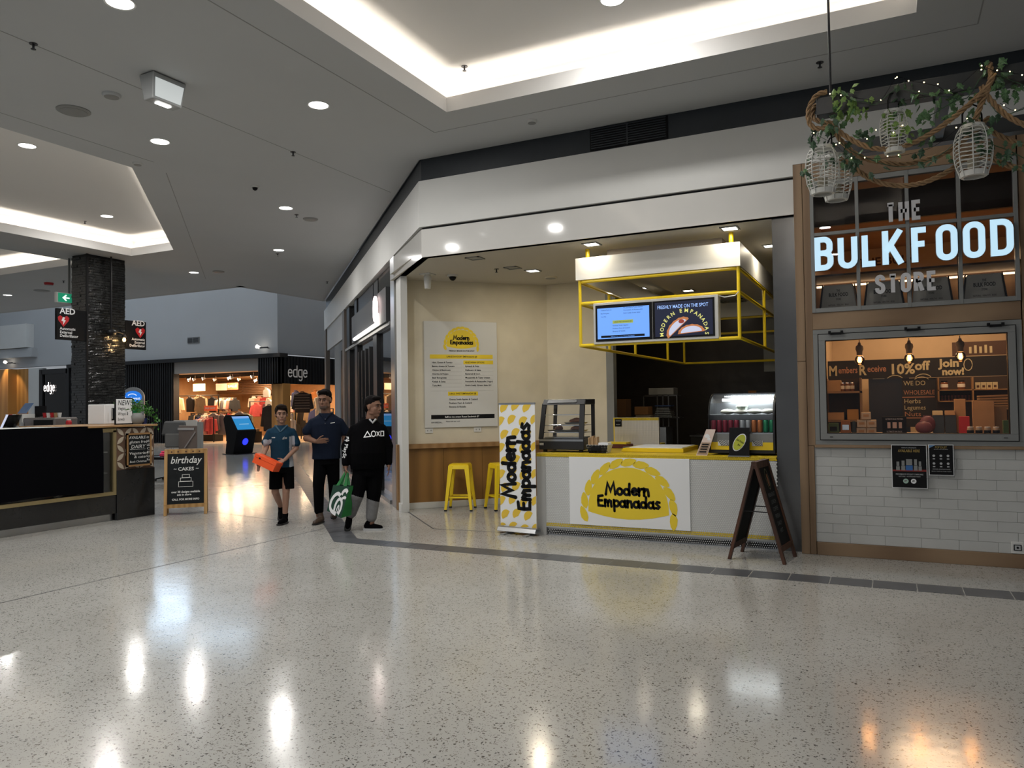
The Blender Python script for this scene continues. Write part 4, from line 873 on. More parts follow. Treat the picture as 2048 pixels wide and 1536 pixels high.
# birthday cakes A-board
def aboard(name, label, loc, rz, w, h, splay, m, facem='board'):
    t = thing(name, label, 'sandwich board', loc, rz)
    for s in (-1, 1):
        nm = 'front_panel' if s < 0 else 'rear_panel'; bw = .03
        def P(x, z, e=0): return (x, s * splay * (1 - z / h) + s * e, z)
        mb = MB(); z0 = h * .14
        mb.hexa([P(-w / 2 + .02, z0), P(w / 2 - .02, z0), P(w / 2 - .02, z0, .008), P(-w / 2 + .02, z0, .008)], [P(-w / 2 + .02, h - .03), P(w / 2 - .02, h - .03), P(w / 2 - .02, h - .03, .008), P(-w / 2 + .02, h - .03, .008)])
        f = link(nm, mb, facem, t)
        for x in (-w / 2 + .02, w / 2 - .02): mb = MB(); mb.beam(P(x, 0, .006), P(x, h, .006), .045, .028, up=(0, 1, 0)); link('leg', mb, m, t)
        for z in (z0, h - .03): mb = MB(); mb.beam(P(-w / 2, z, .006), P(w / 2, z, .006), .026, .055 if z < h / 2 else .07, up=(0, 0, 1)); link('rail', mb, m, t)
    mb = MB(); mb.bar((-w / 2 + .03, -splay * .45, h * .5), (-w / 2 + .03, splay * .45, h * .5), .005); mb.bar((w / 2 - .03, -splay * .45, h * .5), (w / 2 - .03, splay * .45, h * .5), .005); link('stay', mb, 'black', t)
    return t, P
ang = atan2(8.356 - 7.922, .42)
t, P = aboard('sandwich_board', 'pine framed sandwich board chalked with birthday cakes beside the bakery counter', (-9.66, 8.27, 0), ang, .60, .98, .17, 'pine')
lean = atan2(.17, .98); Rb = (pi / 2 - lean, 0, 0)
def fz(z): return -.17 * (1 - z / .98) - .012
def chalk(s, x, z, sz, w, sh=0): text(s, 'chalk', t, (x, fz(z), z), Rb, sz, width=w, shear=sh, bold=.0012)
chalk('birthday', -.22, .77, .15, .44, .25); chalk('CAKES', -.11, .66, .075, .22); chalk('~', -.17, .67, .06, .04); chalk('~', .14, .67, .06, .04)
mb = MB()
for w, z, h in ((.10, .555, .045), (.15, .50, .05), (.20, .42, .075)): ribbon(mb, [(-w / 2, z), (w / 2, z), (w / 2, z + h), (-w / 2, z + h)], .006, fz(z + h / 2) - .003, fz(z + h / 2) - .003, closed=True)
mb.v = [(x, fz(z) - .002, z) for x, y, z in mb.v]; link('cake_drawing', mb, 'chalk', t)
chalk('over 30 designs available', -.20, .33, .045, .40); chalk('ask in store', -.12, .29, .04, .2); chalk('CALL FOR MORE INFO', -.19, .22, .04, .38)
mb = MB()
for x in (-.20, -.11, .0, .10, .19): mb.ball((x, -.025, .945), (.012, .004, .012), 8, 5)
link('rail_ornament', mb, 'walnut', t)

# furniture behind the board
t = thing('swivel_chair', 'grey padded swivel chair behind the sandwich board', 'chair', (-14.55, 12.1, 0), radians(25))
mb = MB(); mb.hexa([(-.30, .03, 1.0), (.30, .03, 1.0), (.30, .12, 1.0), (-.30, .12, 1.0)], [(-.24, .05, 1.32), (.24, .05, 1.32), (.24, .12, 1.32), (-.24, .12, 1.32)]); link('headrest', mb, mat('grey_fabric', (.09, .095, .10), .8, var=.1), t, bevel=.03)
mb = MB(); mb.box(-.20, .20, 0, .07, .72, 1.04); link('backrest', mb, mat('grey_fabric2', (.14, .145, .145), .8), t, bevel=.025)
mb = MB(); mb.box(-.26, .26, -.45, .05, .48, .58); link('seat', mb, 'blackp', t, bevel=.03); mb = MB(); mb.bar((0, -.15, .1), (0, -.15, .48), .03); link('post', mb, 'black', t)
for i in range(5): mb = MB(); a = i * 1.2566; mb.beam((0, -.15, .10), (.3 * cos(a), -.15 + .3 * sin(a), .05), .04, .03); mb.ball((.3 * cos(a), -.15 + .3 * sin(a), .03), .03, 8, 5); link('leg', mb, 'black', t)
t = thing('cabinet', 'grey and taupe cabinet panel leaning behind the sandwich board', 'cabinet', (-14.38, 12.1, 0)); mb = MB()
mb.box(0, .62, .0, .04, 0, 1.22); link('body', mb, mat('taupe_laminate', (.17, .14, .125), .5), t, bevel=.01)
mb = MB(); mb.box(.62, .74, -.02, .04, 0, 1.30); link('side_panel', mb, mat('grey_laminate', (.26, .27, .27), .5), t); mb = MB(); mb.box(.0, .5, -.02, -.005, 1.12, 1.17); link('top_strip', mb, 'greywall', t)
mb = MB(); mb.beam((.22, -.02, .72), (.56, -.02, 1.08), .03, .01, up=(0, 1, 0)); link('strap', mb, mat('clear_tape', (.35, .34, .34), .3), t)
mb = MB(); mb.box(-.75, .0, .5, .54, 0, 1.33); link('rear_panel', mb, 'white', t)
t = thing('pink_cloth', 'bright pink folded cloth above the sandwich board', 'cloth', (-13.3, 11.0, .62)); mb = MB(); mb.box(-.22, .22, -.1, .1, 0, .07); mb.box(-.2, -.02, -.08, .08, .07, .11); link('fold', mb, mat('hot_pink', (.80, .06, .16), .7), t, bevel=.015)
t = thing('stool_table', 'small black table under the pink cloth', 'table', (-13.3, 11.0, 0)); mb = MB(); mb.box(-.3, .3, -.25, .25, .58, .62); link('tabletop', mb, 'black', t)
for a in (-1, 1):
    for b in (-1, 1): mb = MB(); mb.box(a * .27 - .02, a * .27 + .02, b * .22 - .02, b * .22 + .02, 0, .58); link('leg', mb, 'black', t)
# second counter behind, with its clutter
t = thing('service_counter', 'low service counter behind the bakery display', 'counter', (-17.6, 8.7, 0)); mb = MB(); mb.box(0, 4.4, 0, .7, 0, 1.24); link('body', mb, mat('tan_laminate', (.20, .15, .10), .5), t); mb = MB(); mb.box(-.02, 4.42, -.02, .72, 1.24, 1.27); link('worktop', mb, 'steel', t)
t = thing('pastry_rack', 'pale box rack of red and white packets at the left', 'rack', (-15.2, 8.75, 1.27)); mb = MB(); mb.box(0, .55, .05, .4, 0, .05); link('base', mb, 'paper', t)
for i in range(5): mb = MB(); mb.box(.01 + i * .11, .10 + i * .11, .06, .3, .05, .27); link('packet', mb, ('paper', 'red', 'paper', 'card', 'white')[i], t)
t = thing('menu_flyers', 'stack of blue and white flyers on the pale box rack', 'flyers', (-15.05, 8.95, 1.55)); mb = MB(); mb.hexa([(0, 0, 0), (.22, 0, 0), (.26, .02, 0), (.04, .02, 0)], [(.12, .08, .2), (.34, .08, .2), (.36, .1, .2), (.14, .1, .2)]); link('flyer', mb, mat('blue_paper', (.12, .20, .36), .5), t)
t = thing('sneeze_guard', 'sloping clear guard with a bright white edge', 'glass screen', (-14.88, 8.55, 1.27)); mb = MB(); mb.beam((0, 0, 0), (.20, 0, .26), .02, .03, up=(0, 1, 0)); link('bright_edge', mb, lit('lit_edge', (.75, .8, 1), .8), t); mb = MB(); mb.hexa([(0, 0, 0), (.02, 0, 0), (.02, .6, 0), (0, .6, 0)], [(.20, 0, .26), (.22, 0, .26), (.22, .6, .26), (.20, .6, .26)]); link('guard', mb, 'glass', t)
t = thing('coffee_machine', 'brushed coffee machine behind the bakery counter', 'coffee machine', (-14.55, 8.75, 1.27)); mb = MB(); mb.box(0, .95, 0, .45, 0, .20); link('body', mb, mat('taupe_metal', (.20, .18, .17), .35, .5), t, bevel=.02); mb = MB(); mb.box(.35, .9, -.01, 0, .06, .16); link('label_panel', mb, 'blackp', t); mb = MB(); mb.bar((.15, -.08, .02), (.15, -.08, .12), .03); link('spout', mb, 'steel', t)
for i, c in enumerate(('red', 'paper', 'red', 'card', 'paper')):
    q = thing('paper_cup', ('dark red', 'white', 'maroon', 'brown', 'pale')[i] + ' cup on top of the coffee machine', 'cup', (-14.2 + i * .11, 8.95, 1.47), group='cups on the coffee machine'); mb = MB(); mb.lathe([(.025, 0), (.038, .09), (.034, .09), (0, .01)]); link('cup_wall', mb, c, q); mb = MB(); mb.lathe([(.04, .09), (.04, .1), (0, .1)]); link('lid', mb, 'blackp', q)
t = thing('till_screen', 'small black till screen behind the bakery counter', 'monitor', (-14.75, 9.1, 1.27)); mb = MB(); mb.box(0, .32, 0, .03, .22, .42); link('screen', mb, 'blackp', t); mb = MB(); mb.bar((.16, .03, 0), (.16, .03, .22), .02); link('stand', mb, 'greymetal', t)
t = thing('red_jar', 'red lidded jar at the foot of the tiled pillar', 'jar', (-13.42, 8.9, 1.27)); mb = MB(); mb.lathe([(.04, 0), (.05, .05), (.05, .12), (.035, .15)]); link('jar_body', mb, 'red', t); mb = MB(); mb.lathe([(.037, .15), (.037, .17), (0, .17)]); link('lid', mb, 'paper', t)
# ================================================================ EMPANADA SHOP
_tc = {}
def glyph(mb, s, x, z, size, y=0.0, rot=0.0, width=None, bold=0.0, align='LEFT', k=None):
    """append flat Latin lettering (xz plane) to a builder"""
    key = (s, round(bold, 4))
    if key not in _tc:
        c = bpy.data.curves.new('t', 'FONT'); c.body = s; c.size = 1; c.offset = bold; c.resolution_u = 2
        o = bpy.data.objects.new('t', c); me = bpy.data.meshes.new_from_object(o); bpy.data.objects.remove(o)
        _tc[key] = ([tuple(v.co) for v in me.vertices], [tuple(p.vertices) for p in me.polygons]); bpy.data.meshes.remove(me)
    vs, fs = _tc[key]
    if not vs: return
    w = max(v[0] for v in vs); sx = size if not width else width / w; off = {'LEFT': 0, 'CENTER': -w * sx / 2, 'RIGHT': -w * sx}[align]; c_, s_ = cos(rot), sin(rot)
    mb.add([(x + (v[0] * sx + off) * c_ - v[1] * size * s_, y, z + (v[0] * sx + off) * s_ + v[1] * size * c_) for v in vs], fs, k)
def moon_logo(parent, cx, cz, Wd, y, txt=True, mprint='yellowp', nm='emblem'):
    """braided half moon emblem, Wd wide; face towards -y"""
    mb = MB(); s = Wd
    body = [(cx + s * .405 * cos(radians(a)) * (1 - .0 * a), cz + s * .44 * sin(radians(a)) ** .85) for a in range(0, 181, 9)]
    body += [(cx + s * x, cz - s * .062 * (1 - (x / .405) ** 2)) for x in (-.36, -.24, -.12, 0, .12, .24, .36)]
    mb.add([(p, y, q) for p, q in body], [tuple(range(len(body)))])
    n = 13
    for i in range(n):
        a = radians(184 - i * 16.0); ex, ez = cx + s * .452 * cos(a), cz + s * (.005 + .485 * sin(a)); t = atan2(.485 * cos(a), -.452 * sin(a)) + pi + radians(17)
        if i > 10: t -= radians(10)
        L = s * .083; h = s * .038; P = []
        for u, v in ((-1, -.25), (-.8, .5), (-.3, 1), (.35, .85), (.85, .35), (1, -.1), (.6, -.75), (0, -1), (-.6, -.85)): P.append((ex + L * u * cos(t) - h * v * sin(t), y - .0006, ez + L * u * sin(t) + h * v * cos(t)))
        mb.add(P, [tuple(range(9))])
    e = link(nm, mb, mprint, parent)
    if txt:
        mb = MB(); h = s * .116
        hand(mb, 'Modern', cx + s * .005, cz + s * .172, h, .235, y - .0015, ctr=True); hand(mb, 'Empanadas', cx + s * .01, cz + s * .055, h * .95, .23, y - .0015, ctr=True)
        link('lettering', mb, 'blackp', parent)
    return e

# ---- menu board on the 45 degree wall
RW = radians(45)
def wall45(u, off=0.0):   # u metres along the wall from its left end, off metres out from the wall
    r = sqrt(.5); return (-6.9 + u * r + off * r, 9.72 + u * r - off * r)
x, y = wall45(.537, .012)
t = thing('menu_board', 'large white empanada menu board on the cream wall', 'menu board', (x, y, 1.245), RW)
BW, BH = 1.197, 1.677
mb = MB(); mb.box(0, BW, -.012, 0, 0, BH); link('panel', mb, mat('board_white', (.60, .60, .585), .5), t, bevel=.002)
moon_logo(t, BW * .505, BH * .765, .60, -.0135)
YP = -.0135
def rbar(x0, x1, z0, z1, m): mb = MB(); r = (z1 - z0) * .3; pts = [(x0, z0), (x1, z0), (x1, z1), (x0, z1)]; mb.add([(a, YP, b) for a, b in pts], [(0, 1, 2, 3)]); link('heading_bar', mb, m, t)
def mz(v): return BH * (1390 - v) / 1260.0     # from the board's own proportions
def mx(u): return BW * (u - 160) / 855.0
rbar(mx(225), mx(962), mz(575), mz(525), 'yellowp'); rbar(mx(612), mx(966), mz(640), mz(595), 'yellowp'); rbar(mx(428), mx(780), mz(1015), mz(967), 'yellowp'); rbar(mx(232), mx(975), mz(1290), mz(1240), 'blackp')
mb = MB(); B = .012
def ml(s, u, v, sz=.043, w=None, al='LEFT', k=None): glyph(mb, s, mx(u), mz(v), sz, YP - .0012, width=w, bold=B, align=al)
ml('FRESHLY MADE ON THE SPOT', 595, 490, .035, .42, 'CENTER'); ml('LARGE SAVOURY EMPANADAS $8', 595, 560, .038, .50, 'CENTER'); ml('VEGETARIAN OPTIONS', 632, 628, .036, .32)
for i, (a, b) in enumerate((('Ham, Cheese & Tomato', ''), ('Bacon, cheese & Tomato', 'Spinach & Feta'), ('Chicken & Mushroom', 'Halloumi & Salsa'), ('Chorizo & Potato', 'Buttered & Corn'), ('Beef Bolognese', 'Mozzarella & Tasty cheese'), ('Kebab & Salsa', 'Portobello & Ratatouille (Vegan)'), ('Tuna Melt', 'Extra Leafy Green Salad $1'))):
    ml(a, 248, 628 + i * 45.5, .036, len(a) * .0165)
    if b: ml(b, 632, 628 + i * 45.5, .036, min(len(b) * .0165, .46))
ml('LARGE SWEET EMPANADAS $8', 600, 1000, .036, .44, 'CENTER')
for i, a in enumerate(('Granny Smith Apples & Custard', 'Packham Pears & Custard', 'Bananas & Nutella')): ml(a, 440, 1068 + i * 44, .038, len(a) * .0162)
ml('ON SPECIAL...', 232, 1338, .034, .19); ml('Please ask our staff', 400, 1325, .02, .23)
link('lettering', mb, 'blackp', t)
mb = MB(); glyph(mb, 'Saffron ice cream Roast Sandwich $7', mx(590), mz(1275), .038, YP - .0014, width=.56, bold=B, align='CENTER'); link('lettering', mb, 'whitep', t)
mb = MB()
for i in range(8):
    mb.box(mx(228), mx(590), YP - .0004, YP, mz(640 + i * 45.5), mz(640 + i * 45.5) + .0016)
    if i: mb.box(mx(612), mx(966), YP - .0004, YP, mz(640 + i * 45.5), mz(640 + i * 45.5) + .0016)
link('rule_lines', mb, 'greymetal', t)
for u, lb in ((.545, 'white double socket under the left end of the menu board'), (1.335, 'white double socket under the right end of the menu board')):
    x, y = wall45(u, .0); q = thing('wall_socket', lb, 'socket', (x, y, 1.162), RW); mb = MB(); mb.box(0, .125, -.01, 0, 0, .075); link('plate', mb, 'white', q, bevel=.002)
    for a in (.03, .085): mb = MB(); mb.box(a, a + .012, -.013, -.01, .03, .05); link('switch', mb, 'greymetal', q)
# ---- timber bench front
x, y = wall45(0.08, .055)
t = thing('wall_bench', 'timber framed wall ledge with brown plywood front', 'ledge'); t['kind'] = 'structure'; t.location = (x, y, 0); t.rotation_euler = (0, 0, RW)
def bb(nm, a, b, o0, o1, z0, z1, m, bv=.003): mb = MB(); mb.box(a, b, o0, o1, z0, z1); return link(nm, mb, m, t, bevel=bv)
bb('end_post', 0, .11, -.06, .05, 0, 1.0, 'plyf'); bb('ledge_top', .11, 2.65, -.06, .05, .93, 1.0, 'plyf')
for i in range(4): bb('panel', .115 + i * .63, .115 + i * .63 + .627, .0, .04, .095, .93, 'ply', .001)
bb('skirting', .11, 2.65, -.015, .03, 0, .095, 'white')
# ---- stools
st = thing('bar_stool', 'yellow metal bar stool standing alone in front of the plywood', 'stool', (-5.905, 10.13, 0), radians(20))
Hs = .70; a0, a1 = .13, .195
mb = MB(); mb.box(-a0 - .015, a0 + .015, -a0 - .015, a0 + .015, Hs - .012, Hs); mb.hexa([(-.16, -.16, Hs - .075), (.16, -.16, Hs - .075), (.16, .16, Hs - .075), (-.16, .16, Hs - .075)], [(-.148, -.148, Hs - .01), (.148, -.148, Hs - .01), (.148, .148, Hs - .01), (-.148, .148, Hs - .01)]); link('seat', mb, 'yellow', st, bevel=.006)
for sx in (-1, 1):
    for sy in (-1, 1):
        mb = MB(); mb.hexa([(sx * a1 - .018, sy * a1 - .018, .02), (sx * a1 + .018, sy * a1 - .018, .02), (sx * a1 + .018, sy * a1 + .018, .02), (sx * a1 - .018, sy * a1 + .018, .02)],
                           [(sx * (a0 - .01) - .035, sy * (a0 - .01) - .035, Hs - .02), (sx * (a0 - .01) + .035, sy * (a0 - .01) - .035, Hs - .02), (sx * (a0 - .01) + .035, sy * (a0 - .01) + .035, Hs - .02), (sx * (a0 - .01) - .035, sy * (a0 - .01) + .035, Hs - .02)])
        l = link('leg', mb, 'yellow', st, bevel=.003); mb = MB(); mb.box(sx * a1 - .02, sx * a1 + .02, sy * a1 - .02, sy * a1 + .02, 0, .022); link('rubber_foot', mb, 'rubber', l)
k = a1 - .045
for p, q in (((-k, -k), (k, -k)), ((k, -k), (k, k)), ((k, k), (-k, k)), ((-k, k), (-k, -k))): mb = MB(); mb.beam((*p, .20), (*q, .20), .012, .025); link('stretcher', mb, 'yellow', st)
dup(st, (-5.34, 10.42, 0), radians(52), label='yellow metal bar stool partly hidden behind the roll-up banner'); st['group'] = 'yellow bar stools'
for c in COL.objects:
    if c.get('category') == 'stool': c['group'] = 'yellow bar stools'

# ---- counter
CX0, CX1, CY = -3.90, -1.09, 8.55
t = thing('serving_counter', 'white penny-tiled serving counter with yellow tiled top edge', 'counter', (0, 0, 0))
mb = MB(); mb.box(CX0, CX1, CY + .004, CY + .12, .095, .95); mb.box(CX0, CX0 + .12, CY, 11.2, .0, .95); link('body', mb, mat('grout_white', (.42, .42, .41), .7), t)
mb = MB(); mb.box(CX0, CX1, CY, 9.75, .952, .992); mb.box(CX0, CX0 + .9, 9.75, 11.2, .952, .992); link('worktop', mb, mat('grout_yellow', (.52, .37, .015), .6), t)
mb = MB(); mb.box(CX0 + .02, CX1, CY + .03, CY + .10, 0, .095); link('kickplate', mb, 'blackp', t)
def penny(x0, x1, z0, z1, m, plane, nm='penny_tiles', skip=None):
    mb = MB(); p = .0235; r = .0112; j = 0; z = z0 + p / 2; vs = []; fs = []
    while z < z1:
        x = x0 + p / 2 + (p / 2 if j % 2 else 0)
        while x < x1:
            if not (skip and skip[0] < x < skip[1] and skip[2] < z < skip[3]):
                b = len(vs)
                for rr_, d in ((r, 0), (r * .8, .0022)):
                    for a in range(6):
                        u, v = x + rr_ * cos(a * pi / 3 + pi / 6), z + rr_ * sin(a * pi / 3 + pi / 6)
                        vs.append((u, plane[1] - d, v) if plane[0] == 'y' else (u, v, plane[1] + d))
                fs.append(tuple(range(b + 6, b + 12))); fs += [(b + a, b + (a + 1) % 6, b + 6 + (a + 1) % 6, b + 6 + a) for a in range(6)]
            x += p
        z += p * .866; j += 1
    mb.add(vs, fs); o = link(nm, mb, m, t); o['kind'] = 'stuff'; return o
wt = mat('white_penny', (.60, .61, .60), .25); yt = mat('yellow_penny', (.58, .42, .015), .25)
penny(CX0, CX1, .15, .945, wt, ('y', CY + .004), skip=(-3.44, -2.04, .18, .93)); penny(CX0, CX1, .108, .145, yt, ('y', CY + .003), 'yellow_border_tiles'); penny(CX0, CX1, .950, .992, yt, ('y', CY), 'yellow_edge_tiles'); penny(CX0, CX1, CY + .0, CY + .24, yt, ('z', .992), 'yellow_top_tiles')
mb = MB()
for j in range(3):
    for i in range(122): x = CX0 + .03 + i * .0229 + (j % 2) * .011; z = .022 + j * .022; mb.add([(x + .0075 * cos(a * pi / 3), CY + .028, z + .0075 * sin(a * pi / 3)) for a in range(6)], [tuple(range(6))])
o = link('perforated_grille', mb, 'chrome', t); o['kind'] = 'stuff'
mb = MB(); mb.box(CX0 + .02, CX1, CY + .026, CY + .031, .074, .097); mb.box(CX0 + .02, CX1, CY + .026, CY + .031, 0, .012); link('kick_trim', mb, 'steel', t)
t = thing('counter_sign', 'large white sign with a yellow braided half moon emblem on the counter front', 'sign', (-3.465, CY - .012, .152))
mb = MB(); mb.box(0, 1.448, .0, .012, 0, .803); link('panel', mb, 'whitep', t, bevel=.002); moon_logo(t, .722, .165, 1.20, -.0015)
# ---- roll-up banner
t = thing('rollup_banner', 'tall roll-up banner of yellow half moons with vertical black lettering', 'banner', (-4.385, 8.50, 0), radians(-6))
mb = MB(); mb.hexa([(-.01, -.075, .03), (.55, -.075, .03), (.55, .075, .03), (-.01, .075, .03)], [(-.01, -.05, .085), (.55, -.05, .085), (.55, .05, .085), (-.01, .05, .085)]); link('base', mb, 'steel', t, bevel=.006)
for a in (.10, .42): mb = MB(); mb.box(a, a + .05, -.16, .10, 0.0, .014); mb.box(a + .015, a + .035, -.05, .05, .01, .035); link('foot', mb, 'greymetal', t)
mb = MB(); mb.box(0.005, .525, -.002, .0, .08, 1.60); link('banner_sheet', mb, 'whitep', t); mb = MB(); mb.box(0, .53, -.008, .008, 1.595, 1.615); link('top_rail', mb, 'steel', t)
mb = MB(); mb.bar((.26, .02, .05), (.26, .02, 1.6), .009); link('pole', mb, 'steel', t)
rr = random.Random(4)
for r in range(10):
    for c in range(4):
        x = .065 + c * .165 + (.055 if r % 2 else 0) - .03; z = .055 + r * .165 + .02 * (c % 2); a0 = radians(215 if True else 0)
        P = [(x + .072 * cos(radians(q) + .75), z + .072 * sin(radians(q) + .75)) for q in range(0, 181, 20)] + [(x + .02 * sin(.75) , z - .02 * cos(.75))]
        P = [(min(max(p, .007), .523), min(max(q, .09), 1.59)) for p, q in P]
        if max(p[0] for p in P) - min(p[0] for p in P) > .02 and max(p[1] for p in P) - min(p[1] for p in P) > .02: mb = MB(); mb.add([(p, -.0035, q) for p, q in P], [tuple(range(len(P)))]); link('half_moon', mb, mat('mustard_print', (.74, .50, .05), .5), t)
mb = MB(); hand(mb, 'Modern', .235, .45, .20, .24, -.0055, rot=pi / 2); hand(mb, 'Empanadas', .445, .30, .187, .235, -.0055, rot=pi / 2); link('lettering', mb, 'blackp', t)

# ---- yellow canopy with monitors
t = thing('hanging_canopy', 'yellow tube frame canopy with white fascia hung over the counter', 'canopy', (0, 0, 0))
x0, x1, y0, y1 = -3.46, -1.50, 8.95, 14.35; R_ = .021
mb = MB()
mb.box(x0 - .03, x1 + .02, y0 - .03, y0 - .005, 3.14, 3.415); link('front_fascia', mb, mat('canopy_white', (.70, .69, .66), .45), t)
mb = MB(); mb.box(x1 - .005, x1 + .02, y0 - .005, y1, 3.14, 3.415); link('side_fascia', mb, 'canopy' if 0 else MATS['canopy_white'], t); mb = MB(); mb.box(x0 - .03, x0 - .005, y0 - .005, y1, 3.14, 3.415); link('side_fascia', mb, MATS['canopy_white'], t); mb = MB(); mb.box(x0 - .03, x1 + .02, y1 - .03, y1, 3.14, 3.415); link('rear_fascia', mb, MATS['canopy_white'], t)
def rrect(z, r=.09):
    P = []
    for cx, cy, a in ((x1 - r, y0 + r, -90), (x1 - r, y1 - r, 0), (x0 + r, y1 - r, 90), (x0 + r, y0 + r, 180)):
        P += [(cx + r * cos(radians(a + i * 18)), cy + r * sin(radians(a + i * 18)), z) for i in range(6)]
    return P
for z in (3.118, 2.845, 2.318): mb = MB(); mb.tube(rrect(z, .09 if z > 2.5 else .04), R_, 8, closed=True); link('rail', mb, 'yellow', t, smooth=True)
for x, y in ((x0 + .01, y0 + .01), (x1 - .01, y0 + .01), (x1, 10.87), (x0, 10.1), (x0, 11.3), (x0, 13.2), (x0 + .02, y1 - .02), (x1, 12.6)): mb = MB(); mb.bar((x, y, 2.31), (x, y, 3.14), R_, 8); link('post', mb, 'yellow', t, smooth=True)
for x, y in ((-3.40, 9.12), (-1.60, 9.06), (-3.40, 13.6), (-1.6, 13.6)): mb = MB(); mb.bar((x, y, 3.13), (x, y, 3.56), .028, 10); link('hanger', mb, 'yellow', t, smooth=True)
t = thing('menu_screen', 'pair of menu screens in one white frame on the yellow canopy', 'screen', (-3.245, 8.90, 2.327), 0)
SW, SH = 1.50, .497
mb = MB(); mb.box(-.01, SW + .01, .0, .14, -.005, SH + .005); link('frame', mb, 'white', t, bevel=.004)
mb = MB(); mb.box(.02, .735, -.008, .0, .025, SH - .025); link('left_bezel', mb, 'blackp', t); mb = MB(); mb.box(.742, SW - .03, -.008, .0, .025, SH - .025); link('right_bezel', mb, 'blackp', t)
sb = lit('screen_blue', (.16, .38, .95), .95); mb = MB(); mb.box(.045, .70, -.0095, -.008, .055, SH - .065); link('left_picture', mb, sb, t)
mb = MB(); YS = -.0105
for s, u, v, w in (('Chicken & Mushroom', .09, .40, .14), ('Beef Bolognese', .09, .36, .11), ('Tuna Melt', .09, .32, .07), ('Mozzarella & Tasty cheese', .38, .415, .24), ('Portobello & Ratatouille', .38, .385, .24), ('Extra Leafy Green Salad', .38, .35, .21), ('Granny Smith Apples', .24, .205, .20), ('Packham Pears & Custard', .24, .17, .22), ('Bananas & Nutella', .24, .135, .16)): glyph(mb, s, u, v, .022, YS, width=w)
link('lettering', mb, 'blackp', t); mb = MB(); mb.box(.09, .64, YS, YS + .001, .068, .095); link('black_bar', mb, 'blackp', t); mb = MB(); mb.box(.24, .50, YS, YS + .001, .235, .275); link('yellow_bar', mb, lit('bar_lime', (.45, .55, .12), .6), t)
mb = MB(); glyph(mb, 'LARGE SWEET EMPANADAS $8', .37, .248, .022, YS - .001, width=.22, align='CENTER'); link('lettering', mb, 'blackp', t); mb = MB(); glyph(mb, 'Saffron ice cream Roast Sandwich', .365, .075, .016, YS - .001, width=.3, align='CENTER'); link('lettering', mb, sb, t)
mb = MB(); mb.box(.77, 1.45, -.0095, -.008, .045, SH - .045); link('right_picture', mb, lit('screen_navy', (.006, .010, .035), .8), t)
mb = MB(); glyph(mb, 'FRESHLY MADE ON THE SPOT', 1.10, .375, .058, YS, width=.60, bold=.012, align='CENTER'); link('heading', mb, lit('screen_text_blue', (.35, .55, 1), .95), t)
mb = MB(); s = 'MODERN EMPANADAS'; wd = [.78 if c == ' ' else 1.25 if c == 'M' else 1 for c in s]; tot = sum(wd); acc = 0
for c, w_ in zip(s, wd):
    f = (acc + w_ / 2) / tot; acc += w_; a = radians(192 - f * 204); px, pz = 1.115 + .245 * cos(a), .085 + .235 * sin(a)
    if c != ' ': glyph(mb, c, px, pz, .062, YS, rot=a - pi / 2, bold=.018, align='CENTER')
link('lettering', mb, lit('screen_lime', (.75, .72, .22), .9), t)
cr = lit('crust', (.55, .20, .07), .8); du = lit('dusted', (.62, .66, .85), .8); fl_ = lit('filling', (.35, .05, .03), .7)
def emp(cx, cz, r, a):
    mb = MB(); c_, s_ = cos(a), sin(a)
    def T(u, v): return (cx + u * c_ - v * s_, YS, cz + u * s_ + v * c_)
    P = [T(r * cos(radians(q)) * (1 + .04 * (q // 12 % 2)), r * .62 * sin(radians(q)) * (1 + .06 * (q // 12 % 2))) for q in range(0, 181, 12)]; mb.add(P, [tuple(range(len(P)))]); link('empanada_crust', mb, cr, t)
    mb = MB(); P = [T(r * .8 * cos(radians(q)), r * .05 + r * .46 * sin(radians(q)))for q in range(0, 181, 15)]; mb.add([(p[0], YS - .001, p[2]) for p in P], [tuple(range(len(P)))]); link('empanada_dusting', mb, du, t)
emp(1.20, .075, .155, radians(4)); emp(1.05, .13, .165, radians(42))
mb = MB(); mb.ball((1.085, YS - .001, .215), (.035, .002, .025), 8, 5); link('empanada_filling', mb, fl_, t)
mb = MB(); mb.tube([(SW + .0, .05, SH), (SW + .08, .04, SH - .03), (SW + .2, .03, SH - .02), (SW + .24, .02, SH + .02)], .006, 6); link('cable', mb, 'whitep', t)

# ---- square shop lights
sl_ = thing('square_downlight', 'x', 'downlight', (0, 0, 3.56), group='square downlights in the empanada shop')
def sqf(m, T, r=.10):
    mb = MB(); mb.box(-r, r, -r, -r + .022, -.012, 0); mb.box(-r, r, r - .022, r, -.012, 0); mb.box(-r, -r + .022, -r, r, -.012, 0); mb.box(r - .022, r, -r, r, -.012, 0); link('frame', mb, 'greymetal', T)
    mb = MB(); mb.box(-r + .02, r - .02, -r + .02, r - .02, -.006, -.002); link('diffuser', mb, m, T)
sq = lit('square_diffuser', (1, .95, .85), 14)
sqf(sq, sl_)
SQ = [(-3.24, 8.84, 3.56, 'lit square downlight above the left front corner of the yellow canopy'), (-1.57, 8.82, 3.56, 'lit square downlight above the right front corner of the yellow canopy'), (-1.29, 10.08, 3.56, 'lit square downlight beside the steel column'),
      (-4.65, 10.17, 3.56, 'lit square downlight left of the canopy over the stools'), (-3.77, 12.7, 3.56, 'lit square downlight seen under the canopy, left one'), (-2.90, 12.45, 3.42, 'lit square downlight seen under the canopy, right one'), (-2.80, 15.2, 3.56, 'lit square downlight deep in the kitchen')]
